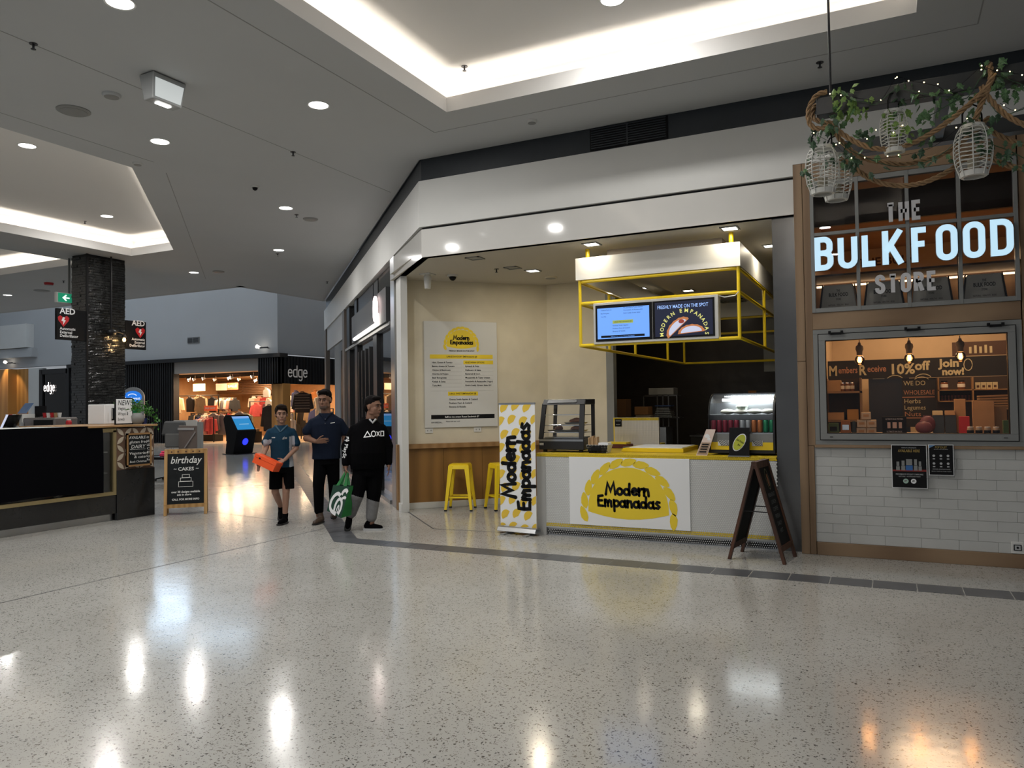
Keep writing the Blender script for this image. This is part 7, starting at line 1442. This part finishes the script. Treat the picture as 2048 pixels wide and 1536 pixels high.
def loft(mb, rings, n=20, rz=0.0):
    """rings (z, cx, cy, rx, ry)"""
    vs = []; c_, s_ = cos(rz), sin(rz)
    for z, cx, cy, rx, ry in rings:
        for j in range(n):
            a = 2 * pi * j / n; x, y = rx * cos(a), ry * sin(a); vs.append((cx + x * c_ - y * s_, cy + x * s_ + y * c_, z))
    m = len(rings); fs = [(i * n + j, i * n + (j + 1) % n, (i + 1) * n + (j + 1) % n, (i + 1) * n + j) for i in range(m - 1) for j in range(n)] + [tuple(reversed(range(n))), tuple(range((m - 1) * n, m * n))]
    mb.add(vs, fs)
def fuse(name, mb, mats, parent, voxel=.007, smooth=3, pick=None, cut=None):
    """one continuous skin from overlapping volumes"""
    me = bpy.data.meshes.new(name); me.from_pydata([tuple(p) for p in mb.v], [], mb.f); b = bmesh.new(); b.from_mesh(me); bmesh.ops.recalc_face_normals(b, faces=b.faces[:]); b.to_mesh(me); b.free()
    o = bpy.data.objects.new(name, me); COL.objects.link(o)
    r = o.modifiers.new('r', 'REMESH'); r.mode = 'VOXEL'; r.voxel_size = voxel
    s = o.modifiers.new('s', 'SMOOTH'); s.factor = .5; s.iterations = smooth
    bpy.context.view_layer.update(); dg_ = bpy.context.evaluated_depsgraph_get(); m2 = bpy.data.meshes.new_from_object(o.evaluated_get(dg_)); o.modifiers.clear(); o.data = m2; bpy.data.meshes.remove(me)
    if cut:
        b = bmesh.new(); b.from_mesh(m2); bmesh.ops.delete(b, geom=[v for v in b.verts if cut(v.co)], context='VERTS'); b.to_mesh(m2); b.free()
    m2.materials.clear()
    for x in (mats if isinstance(mats, (list, tuple)) else [mats]): m2.materials.append(M_[x] if isinstance(x, str) else x)
    if pick:
        for p in m2.polygons: p.material_index = pick(p.center)
    m2.polygons.foreach_set('use_smooth', [True] * len(m2.polygons)); o.name = name; m2.name = name; o.parent = parent; return o
def drape(mb, o, off=.003):
    me = o.data; bv = BVHTree.FromPolygons([v.co.copy() for v in me.vertices], [tuple(p.vertices) for p in me.polygons]); out = []
    for x, y, z in mb.v:
        h = bv.ray_cast(Vector((x, -2, z)), Vector((0, 1, 0))); out.append((x, (h[0].y - off) if h[0] else y, z))
    mb.v = out
class Rot:
    def __init__(s, c, yaw=0, pitch=0, roll=0): s.c = Vector(c); s.m = Matrix.Rotation(yaw, 3, 'Z') @ Matrix.Rotation(pitch, 3, 'X') @ Matrix.Rotation(roll, 3, 'Y')
    def __call__(s, x, y, z): return tuple(s.c + s.m @ Vector((x, y, z)))
def ell(mb, T, c, r, n=14, m=10):
    t = MB(); t.ball(c, r, n, m); mb.add([T(*p) for p in t.v], t.f)
def head(mb, T, k=1.0, jaw=1.0):
    e = lambda c, r: ell(mb, T, tuple(a * k for a in c), tuple(a * k for a in r))
    e((0, .012, .030), (.074, .092, .088)); e((0, -.018, -.040), (.058 * jaw, .068, .072)); e((0, -.055, -.092), (.026 * jaw, .024, .020)); e((0, -.070, .036), (.050, .020, .014))
    for s in (-1, 1): e((s * .036, -.052, -.022), (.024, .026, .026)); e((s * .077, .012, -.008), (.009, .020, .031)); e((s * .048, -.01, -.07), (.018 * jaw, .035, .02))
    cap(mb, T(0, -.082 * k, .018 * k), T(0, -.101 * k, -.022 * k), .008 * k, .0125 * k); e((0, -.090, -.026), (.017, .010, .008)); e((0, -.078, -.054), (.024, .012, .0065)); e((0, -.076, -.066), (.021, .012, .007))
def face(parent, T, k=1.0, hair='hair_black'):
    for s in (-1, 1):
        mb = MB(); ell(mb, T, (s * .030 * k, -.072 * k, .008 * k), (.0115 * k, .009 * k, .0055 * k), 10, 7); link('eye', mb, mat('eye_white', (.16, .13, .115), .5), parent, smooth=True)
        mb = MB(); ell(mb, T, (s * .030 * k, -.0805 * k, .008 * k), (.006 * k, .003 * k, .006 * k), 8, 6); link('iris', mb, mat('eye_dark', (.02, .012, .01), .2), parent)
        mb = MB(); mb.tube([T(s * .012 * k, -.090 * k, .024 * k), T(s * .030 * k, -.089 * k, .030 * k), T(s * .048 * k, -.078 * k, .025 * k)], [.003 * k, .004 * k, .002 * k], 6); link('eyebrow', mb, M_[hair] if hair in M_ else MATS[hair], parent)
    mb = MB(); ell(mb, T, (0, -.0885 * k, -.0565 * k), (.022 * k, .003 * k, .0055 * k), 10, 6); link('lips', mb, mat('lips', (.22, .09, .07), .5), parent, smooth=True)
def finger(mb, p, d, c, L, r):
    p, d, c = Vector(p), Vector(d).normalized(), Vector(c).normalized(); a = p
    for i, f in enumerate((.45, .32, .23)): d = (d + c * (.35 if i else .12)).normalized(); b = a + d * L * f; cap(mb, a, b, r * (1 - .1 * i), r * (1 - .1 * (i + 1)), 8); a = b
def hand_(mb, w, d, n, side, thumb, curl=1.0, k=1.0):
    """wrist w, direction d, palm normal n (fingers curl towards n), side = across the palm"""
    w, d, n, s, th = Vector(w), Vector(d).normalized(), Vector(n).normalized(), Vector(side).normalized(), Vector(thumb).normalized()
    for q in (-.028, -.010, .010, .028): cap(mb, w + d * .012 * k + s * q * .7 * k, w + d * .082 * k + s * q * k, .0145 * k, .0125 * k, 8)
    for q, L in ((-.030, .078), (-.010, .088), (.010, .082), (.029, .064)): finger(mb, w + d * .084 * k + s * q * k, d + s * q * 2, n * curl, L * k, .0088 * k)
    cap(mb, w + d * .022 * k - s * .026 * k, w + d * .050 * k - s * .046 * k + th * .012 * k, .0125 * k, .0115 * k, 8); a = w + d * .050 * k - s * .046 * k + th * .012 * k; b = a + (d * .7 + th * .5 + n * .3 * curl).normalized() * .045 * k; cap(mb, a, b, .0105 * k, .0085 * k, 8)
def shoe(parent, name, heel, toe, ank, m, sole='rubber', w=.047, h=.06, lift=0.0):
    H, T_, A = Vector(heel), Vector(toe), Vector(ank); d = (T_ - H).normalized(); mb = MB(); up = Vector((0, 0, 1))
    cap(mb, H + d * .04 + up * .05, H + d * .12 + up * .045, w * .85, w * .9); cap(mb, H + d * .12 + up * .045, T_ - d * .04 + up * .032, w * .92, w * .66); cap(mb, H + d * .05 + up * .07, A, w * .85, w * .95)
    mn = min(H.z, T_.z); o = fuse(name, mb, m, parent, .006, 2, cut=None)
    mb = MB(); pts = []
    sd = d.cross(up).normalized()
    for t, q in ((-.01, .0), (0, .03), (.06, .04), (.15, .042), (.22, .045), (.26, .035), (.285, .0)): pts.append((t, q))
    L = (T_ - H).length / .275; ring = [H + d * t * L + sd * q for t, q in pts] + [H + d * t * L - sd * q for t, q in reversed(pts[1:-1])]
    mb.hexa([tuple(p) for p in ring], [tuple(p + up * .022) for p in ring]); link('sole', mb, sole, o)
    return o
skin1 = mat('skin_light', (.29, .165, .115), .6, spec=.3); skin2 = mat('skin_tan', (.19, .10, .066), .6, spec=.3); MATS['hair_black'] = mat('hair_black', (.004, .003, .003), .8, spec=.12); MATS['hair_brown'] = mat('hair_brown', (.010, .006, .004), .8, spec=.12)
blkc = mat('black_fabric', (.0025, .0025, .003), .95, spec=.05)
# ---- boy with the orange box
P1 = thing('person', 'boy in a teal and white polo shirt and black shorts carrying an orange shoe box', 'person', (-7.545, 8.038, 0), radians(43.2))
T = Rot((.012, -.010, 1.502), radians(4), radians(3)); b = MB(); head(b, T, 1.05, .97)
cap(b, (.01, .02, 1.27), (.012, .012, 1.43), .058, .052)
loft(b, [(.80, .015, 0, .12, .09), (.90, .015, 0, .125, .09), (1.02, .01, 0, .115, .08), (1.18, .01, 0, .125, .085), (1.25, .01, 0, .12, .07), (1.33, .01, .01, .06, .05)])
def limb(b, pts, rs):
    for (p, q), (r, s) in zip(zip(pts, pts[1:]), zip(rs, rs[1:])): cap(b, p, q, r, s)
limb(b, [(-.145, 0, 1.26), (-.185, .01, 1.05), (-.255, -.12, .875)], [.045, .035, .024]); limb(b, [(.165, 0, 1.26), (.21, .01, 1.03), (.055, -.17, .885)], [.045, .037, .025])
hand_(b, (-.262, -.135, .86), (-.3, -.5, -.9), (.8, -.5, .3), (.4, -.7, 0), (-.3, -.6, .5), .8, .9); hand_(b, (.045, -.18, .878), (-.95, -.35, -.35), (-.2, .35, -.9), (.1, -.7, -.7), (0, -.2, 1), .7, .92)
limb(b, [(.09, 0, .80), (.068, -.03, .44), (.054, .0, .10)], [.078, .052, .036]); limb(b, [(-.06, 0, .80), (-.075, .02, .44), (.0, .33, .19)], [.078, .052, .036])
cap(b, (.068, .02, .36), (.06, .02, .28), .05, .045); cap(b, (-.055, .12, .37), (-.035, .2, .3), .05, .045)
fuse('body', b, skin1, P1, .0055, 3); face(P1, T, 1.05, 'hair_brown')
b = MB(); ell(b, T, (0, .025, .055), (.088, .100, .088)); ell(b, T, (0, -.048, .108), (.072, .050, .032)); ell(b, T, (.02, -.070, .090), (.055, .034, .022)); ell(b, T, (0, .065, .0), (.078, .060, .075)); ell(b, T, (-.074, -.01, .035), (.012, .03, .035)); ell(b, T, (.074, -.01, .035), (.012, .03, .035)); fuse('hair', b, MATS['hair_brown'], P1, .006, 2, cut=lambda c: c.z < 1.47 and c.y < .03)
teal = mat('teal_fabric', (.006, .030, .058), .85, var=.1, vs=10, spec=.2); wside = mat('white_panel_fabric', (.30, .31, .34), .8)
b = MB(); loft(b, [(.775, .025, 0, .155, .11), (.86, .02, 0, .150, .11), (1.0, .01, 0, .140, .105), (1.16, .01, 0, .158, .112), (1.25, .01, 0, .172, .100), (1.30, .01, .005, .150, .078), (1.335, .01, .01, .095, .066), (1.352, .01, .012, .070, .060)])
limb(b, [(-.138, .0, 1.258), (-.190, .01, 1.125)], [.052, .064]); limb(b, [(.158, 0, 1.258), (.205, .01, 1.105)], [.052, .064])
sh = fuse('polo_shirt', b, [teal, wside], P1, .008, 3, pick=lambda c: 1 if ((c.x > .115 and c.z < 1.20 and c.x < .19) and c.y < .07) or (c.x < -.105 and c.z < 1.16 and c.x < -.118 and c.x > -.225 and c.y < .03 and c.z > 1.04 + (c.x + .2)) else 0)
mb = MB(); mb.tube([(-.07, .03, 1.345), (-.065, -.04, 1.345), (-.02, -.085, 1.29), (-.005, -.10, 1.262)], [.012, .014, .012, .006], 8); mb.tube([(.09, .03, 1.345), (.085, -.04, 1.345), (.03, -.085, 1.29), (.0, -.10, 1.262)], [.012, .014, .012, .006], 8); link('collar', mb, mat('teal_collar', (.03, .075, .115), .7), sh, smooth=True)
mb = MB(); mb.quad((-.115, 0, 1.195), (-.07, 0, 1.195), (-.07, 0, 1.18), (-.115, 0, 1.18)); drape(mb, sh, .004); link('left_logo', mb, 'greywall', sh); mb = MB(); mb.add([(.02, 0, 1.16), (.05, 0, 1.16), (.055, 0, 1.20), (.035, 0, 1.19)], [(0, 1, 2, 3)]); mb.quad((.058, 0, 1.165), (.085, 0, 1.165), (.085, 0, 1.19), (.058, 0, 1.19)); drape(mb, sh, .004); link('right_logo', mb, 'greymetal', sh)
b = MB(); loft(b, [(.70, .012, 0, .145, .105), (.80, .015, 0, .142, .105)]); limb(b, [(.095, 0, .76), (.10, -.01, .50)], [.088, .085]); limb(b, [(-.065, 0, .76), (-.075, .01, .50)], [.088, .085]); fuse('shorts', b, blkc, P1, .008, 3, cut=lambda c: c.z < .475)
shoe(P1, 'shoe', (.075, .02, 0), (-.035, -.21, 0), (.056, .0, .12), blkc); shoe(P1, 'shoe', (.0, .36, .10), (-.005, .13, .015), (.0, .33, .19), blkc)
bx = thing('shoe_box', 'bright orange lidded shoe box held tilted by the boy', 'box', tuple(P1.matrix_basis @ Vector((-.195, -.235, .80)))); bx.rotation_euler = Euler((radians(-6), radians(24), radians(43.2 - 26)), 'XYZ')
orx = mat('orange_card_box', (.80, .085, .012), .5); mb = MB(); mb.box(-.16, .16, -.10, .10, -.0, .10); link('box_base', mb, orx, bx, bevel=.002); mb = MB(); mb.box(-.165, .165, -.105, .105, .085, .128); link('lid', mb, orx, bx, bevel=.002); mb = MB(); mb.ball((-.08, -.105, .09), (.016, .003, .012), 8, 5); link('finger_hole', mb, 'blackp', bx)

# ---- man in navy polo
P2 = thing('person', 'dark haired man in a navy polo shirt and black trousers looking down to the left', 'person', (-7.057, 8.32, 0), radians(40.3))
T = Rot((.04, -.015, 1.690), radians(-22), radians(8)); b = MB(); head(b, T, 1.13, 1.12)
cap(b, (.062, .025, 1.45), (.052, .015, 1.61), .072, .068)
loft(b, [(.90, .06, 0, .155, .11), (1.05, .06, 0, .16, .11), (1.25, .06, 0, .16, .10), (1.36, .06, 0, .14, .08), (1.46, .06, .01, .07, .06)])
limb(b, [(-.125, 0, 1.38), (-.205, .0, 1.17), (-.085, -.19, 1.13)], [.060, .050, .030]); limb(b, [(.245, 0, 1.38), (.315, .04, 1.17), (.31, -.02, .93)], [.055, .048, .030])
hand_(b, (-.072, -.205, 1.128), (.9, -.25, .1), (.3, .8, -.4), (0, .3, -1), (.2, -.4, .9), .9); hand_(b, (.31, -.03, .91), (0, -.1, -1), (-.9, 0, 0), (0, 1, 0), (-.3, -.6, 0), .6)
limb(b, [(-.02, 0, .90), (-.052, -.02, .53), (-.047, .0, .10)], [.09, .06, .042]); limb(b, [(.14, 0, .90), (.155, .08, .53), (.16, .38, .17)], [.09, .06, .042])
fuse('body', b, skin2, P2, .0055, 3); face(P2, T, 1.13)
b = MB(); ell(b, T, (0, .03, .070), (.092, .106, .088)); ell(b, T, (0, -.045, .120), (.075, .056, .030)); ell(b, T, (0, .082, .005), (.082, .056, .078)); fuse('hair', b, MATS['hair_black'], P2, .006, 2)
b = MB(); ell(b, T, (0, -.056, -.088), (.058, .042, .038)); fuse('stubble', b, mat('stubble', (.085, .055, .042), .8), P2, .006, 2)
navy = mat('navy_fabric', (.004, .008, .020), .9, var=.1, vs=10, spec=.2)
b = MB(); loft(b, [(.875, .058, 0, .195, .14), (1.0, .06, 0, .190, .14), (1.2, .06, 0, .205, .142), (1.36, .06, 0, .225, .135), (1.43, .062, .005, .200, .108), (1.475, .062, .01, .135, .090), (1.51, .062, .015, .090, .080)])
limb(b, [(-.118, 0, 1.375), (-.190, .0, 1.27)], [.070, .078]); limb(b, [(.238, 0, 1.375), (.31, .03, 1.25)], [.070, .078]); sh = fuse('polo_shirt', b, navy, P2, .009, 3)
mb = MB(); mb.tube([(-.03, .03, 1.50), (-.02, -.05, 1.50), (.03, -.10, 1.45), (.045, -.125, 1.41)], [.014, .016, .014, .006], 8); mb.tube([(.14, .03, 1.51), (.13, -.05, 1.505), (.07, -.10, 1.455), (.048, -.125, 1.41)], [.014, .016, .014, .006], 8); link('collar', mb, navy, sh, smooth=True)
mb = MB(); mb.quad((.115, 0, 1.376), (.175, 0, 1.386), (.175, 0, 1.376), (.115, 0, 1.367)); drape(mb, sh, .004); link('chest_logo', mb, 'white', sh); mb = MB(); mb.ball((.045, -.142, 1.37), .005, 6, 4); mb.ball((.047, -.142, 1.43), .005, 6, 4); link('button', mb, 'greymetal', sh)
b = MB(); loft(b, [(.80, .06, 0, .165, .12), (.90, .06, 0, .165, .12)]); limb(b, [(-.015, 0, .84), (-.05, -.02, .52), (-.047, .0, .17)], [.105, .082, .066]); limb(b, [(.14, 0, .84), (.158, .08, .52), (.16, .36, .22)], [.105, .082, .066]); fuse('trousers', b, blkc, P2, .009, 3)
bm2 = mat('brown_leather', (.050, .030, .020), .5); shoe(P2, 'boot', (.0, .02, 0), (-.115, -.23, 0), (-.045, .0, .16), bm2, w=.052); shoe(P2, 'boot', (.17, .40, .09), (.15, .15, .015), (.16, .37, .2), bm2, w=.052)

# ---- man in black hoodie
P3 = thing('person', 'heavy man in a black hoodie with white symbols carrying a green shopping bag', 'person', (-6.057, 8.039, 0), radians(37.0))
T = Rot((.075, -.005, 1.588), radians(52), radians(3)); b = MB(); head(b, T, 1.12, 1.2)
cap(b, (.03, .03, 1.36), (.06, .02, 1.50), .08, .078); ell(b, T, (0, -.035, -.10), (.05, .045, .035))
loft(b, [(.80, -.01, 0, .17, .15), (1.0, -.01, -.02, .19, .17), (1.2, -.01, -.01, .16, .12), (1.32, -.01, 0, .13, .08), (1.38, .01, .01, .07, .06)])
limb(b, [(-.185, 0, 1.30), (-.275, .0, 1.08), (-.285, -.05, .83)], [.062, .05, .032]); limb(b, [(.175, 0, 1.30), (.250, .03, 1.07), (.258, .0, .83)], [.062, .05, .032])
hand_(b, (-.284, -.052, .835), (.02, -.1, -1), (.9, -.2, .2), (0, .9, 0), (.3, -.5, 0), 1.2, .98); hand_(b, (.258, .0, .85), (.05, -.1, -1), (-.9, -.1, 0), (0, 1, 0), (-.2, -.6, 0), .7, .98)
limb(b, [(-.085, 0, .80), (-.155, -.06, .47), (-.235, .09, .17)], [.09, .06, .042]); limb(b, [(.075, 0, .80), (.06, .0, .46), (.03, .0, .10)], [.09, .06, .042])
fuse('body', b, skin2, P3, .0055, 3); face(P3, T, 1.12)
b = MB(); ell(b, T, (0, .03, .068), (.092, .105, .086)); ell(b, T, (0, -.042, .116), (.074, .056, .030)); ell(b, T, (0, .086, .0), (.084, .052, .082)); fuse('hair', b, MATS['hair_black'], P3, .006, 2)
b = MB(); loft(b, [(.79, -.012, .0, .215, .17), (.86, -.012, -.01, .222, .19), (1.0, -.008, -.02, .228, .205), (1.15, -.005, -.01, .222, .185), (1.29, -.01, 0, .225, .145), (1.35, -.005, .005, .185, .115), (1.40, .005, .012, .125, .095), (1.435, .012, .02, .095, .088)])
limb(b, [(-.170, 0, 1.29), (-.272, .0, 1.08), (-.285, -.045, .875)], [.080, .075, .052]); limb(b, [(.162, 0, 1.285), (.250, .03, 1.07), (.258, .0, .87)], [.09, .075, .052]); cap(b, (-.05, .09, 1.40), (.07, .09, 1.41), .06, .055)
hd = fuse('hoodie', b, blkc, P3, .009, 3)
mb = MB(); mb.tube([(.02, -.075, 1.43), (.06, -.10, 1.385), (.10, -.07, 1.43)], .014, 6); link('undershirt_collar', mb, 'greywall', hd)
wsym = 'whitep'
for pts, nm in (([(-.050, 1.205), (-.008, 1.275), (.032, 1.213)], 'triangle'), ([((.068 + .027 * cos(a * pi / 8)), 1.245 + .034 * sin(a * pi / 8)) for a in range(16)], 'circle'), ([(.160, 1.214), (.198, 1.214), (.198, 1.272), (.162, 1.274)], 'square')):
    mb = MB(); pp = [(p[0] * 1.0, p[1]) for p in pts]; fine = []
    for i in range(len(pp)): a, c = Vector(pp[i]), Vector(pp[(i + 1) % len(pp)]); fine += [tuple(a.lerp(c, t / 3)) for t in range(3)]
    ribbon(mb, fine, .011, 0, 0, closed=True); drape(mb, hd, .004); link(nm + '_symbol', mb, wsym, hd)
for pts in ([(.108, 1.274), (.126, 1.244), (.144, 1.214)], [(.144, 1.274), (.126, 1.244), (.108, 1.214)]): mb = MB(); ribbon(mb, pts, .011, 0, 0); drape(mb, hd, .007); link('cross_symbol', mb, wsym, hd)
mb = MB(); glyph(mb, 'PlaySt', -.293, 1.125, .062, 0, rot=radians(-100), width=.185, bold=.012); drape(mb, hd, .003); link('sleeve_lettering', mb, wsym, hd)
mb = MB(); ribbon(mb, [(-.270, 1.165), (-.272, 1.21), (-.250, 1.205), (-.248, 1.185), (-.262, 1.18)], .010, 0, 0); ribbon(mb, [(-.295, 1.168), (-.27, 1.155), (-.238, 1.165)], .012, 0, 0); drape(mb, hd, .003); link('sleeve_emblem', mb, wsym, hd)
b = MB(); loft(b, [(.70, -.005, 0, .175, .14), (.84, -.005, 0, .19, .15)]); limb(b, [(-.085, 0, .78), (-.15, -.06, .46), (-.225, .07, .22)], [.12, .095, .072]); limb(b, [(.085, 0, .78), (.065, .0, .46), (.032, .0, .17)], [.12, .098, .075])
greyf = mat('grey_marl_fabric', (.15, .15, .152), .9, var=.12, vs=30); fuse('trousers', b, [blkc, greyf], P3, .008, 3, pick=lambda c: 1 if c.z < .405 - c.x * .35 else 0)
shoe(P3, 'shoe', (-.245, .12, .13), (-.275, -.05, .0), (-.235, .08, .2), blkc, 'rubber'); shoe(P3, 'shoe', (-.065, .03, 0), (.185, -.05, 0), (.02, .0, .12), blkc, 'greywall')
# ---- green shopping bag
bg = thing('shopping_bag', 'dark green reusable shopping bag with a white looped emblem', 'bag', tuple(P3.matrix_basis @ Vector((-.35, -.06, .19))), radians(37.0))
o0 = Vector((-.35, -.06, .19)); Q = lambda x, y, z: tuple(Vector((x, y, z)) - o0)
f = [Q(-.52, -.13, .285), Q(-.345, -.17, .195), Q(-.345 + .185, -.17 + .04, .265)]
A, B_, C_, D_ = Vector(Q(-.52, -.12, .285)), Vector(Q(-.345, -.17, .192)), Vector(Q(-.235, -.16, .585)), Vector(Q(-.44, -.12, .605)); sd = Vector((.125, .10, .018))
dg1 = mat('dark_green_fabric', (.010, .050, .030), .75, var=.15, vs=12); dg2 = mat('bright_green_fabric', (.008, .13, .025), .75, var=.15, vs=12)
t1 = sd * .35
mb = MB(); mb.quad(tuple(A), tuple(B_), tuple(C_), tuple(D_)); mb.quad(tuple(A + sd), tuple(B_ + sd), tuple(C_ + t1), tuple(D_ + t1)); link('front_panel', mb, dg1, bg)
mb = MB(); mb.quad(tuple(B_), tuple(B_ + sd), tuple(C_ + t1), tuple(C_)); mb.quad(tuple(A), tuple(A + sd), tuple(D_ + t1), tuple(D_)); mb.quad(tuple(A), tuple(B_), tuple(B_ + sd), tuple(A + sd)); link('side_gusset', mb, dg2, bg)
nr = (B_ - A).cross(D_ - A).normalized(); nr = nr if nr.y < 0 else -nr
def bq(u, v): p = (A * (1 - u) + B_ * u) * (1 - v) + (D_ * (1 - u) + C_ * u) * v + nr * .003; return tuple(p)
for st, w in (([(.60, .66), (.42, .72), (.24, .62), (.13, .44), (.12, .24), (.20, .12), (.36, .06), (.60, .04)], .13), ([(.44, .10), (.44, .32), (.52, .50), (.66, .56), (.80, .44), (.82, .24), (.74, .06)], .11), ([(.58, .10), (.60, .26), (.66, .34), (.70, .22), (.66, .08)], .05), ([(.66, .70), (.72, .82), (.86, .87), (.97, .80)], .12), ([(.74, .58), (.88, .64), (.96, .60)], .09)):
    mb = MB(); ribbon(mb, smooth_pts([Vector(p) for p in st], 4), w, 0, 0); mb.v = [bq(x, z) for x, y, z in mb.v]; link('loop_emblem', mb, 'whitep', bg)
for k, e in enumerate((Vector((0, 0, 0)), t1)):
    mb = MB(); a0_, a1_ = D_.lerp(C_, .28) + e, D_.lerp(C_, .72) + e; hp = Vector(Q(-.272, -.085 + k * .02, .775)); wv = Vector((.02, 0, 0)); off_ = Vector((0, -.002, 0))
    for p, s_ in ((a0_, -1), (a1_, 1)): mb.quad(tuple(p - wv * 1.1), tuple(p + wv * 1.1), tuple(hp + wv * .4 + Vector((s_ * .012, 0, 0))), tuple(hp - wv * .4 + Vector((s_ * .012, 0, 0))))
    link('handle', mb, mat('handle_green', (.015, .16, .04), .7), bg)
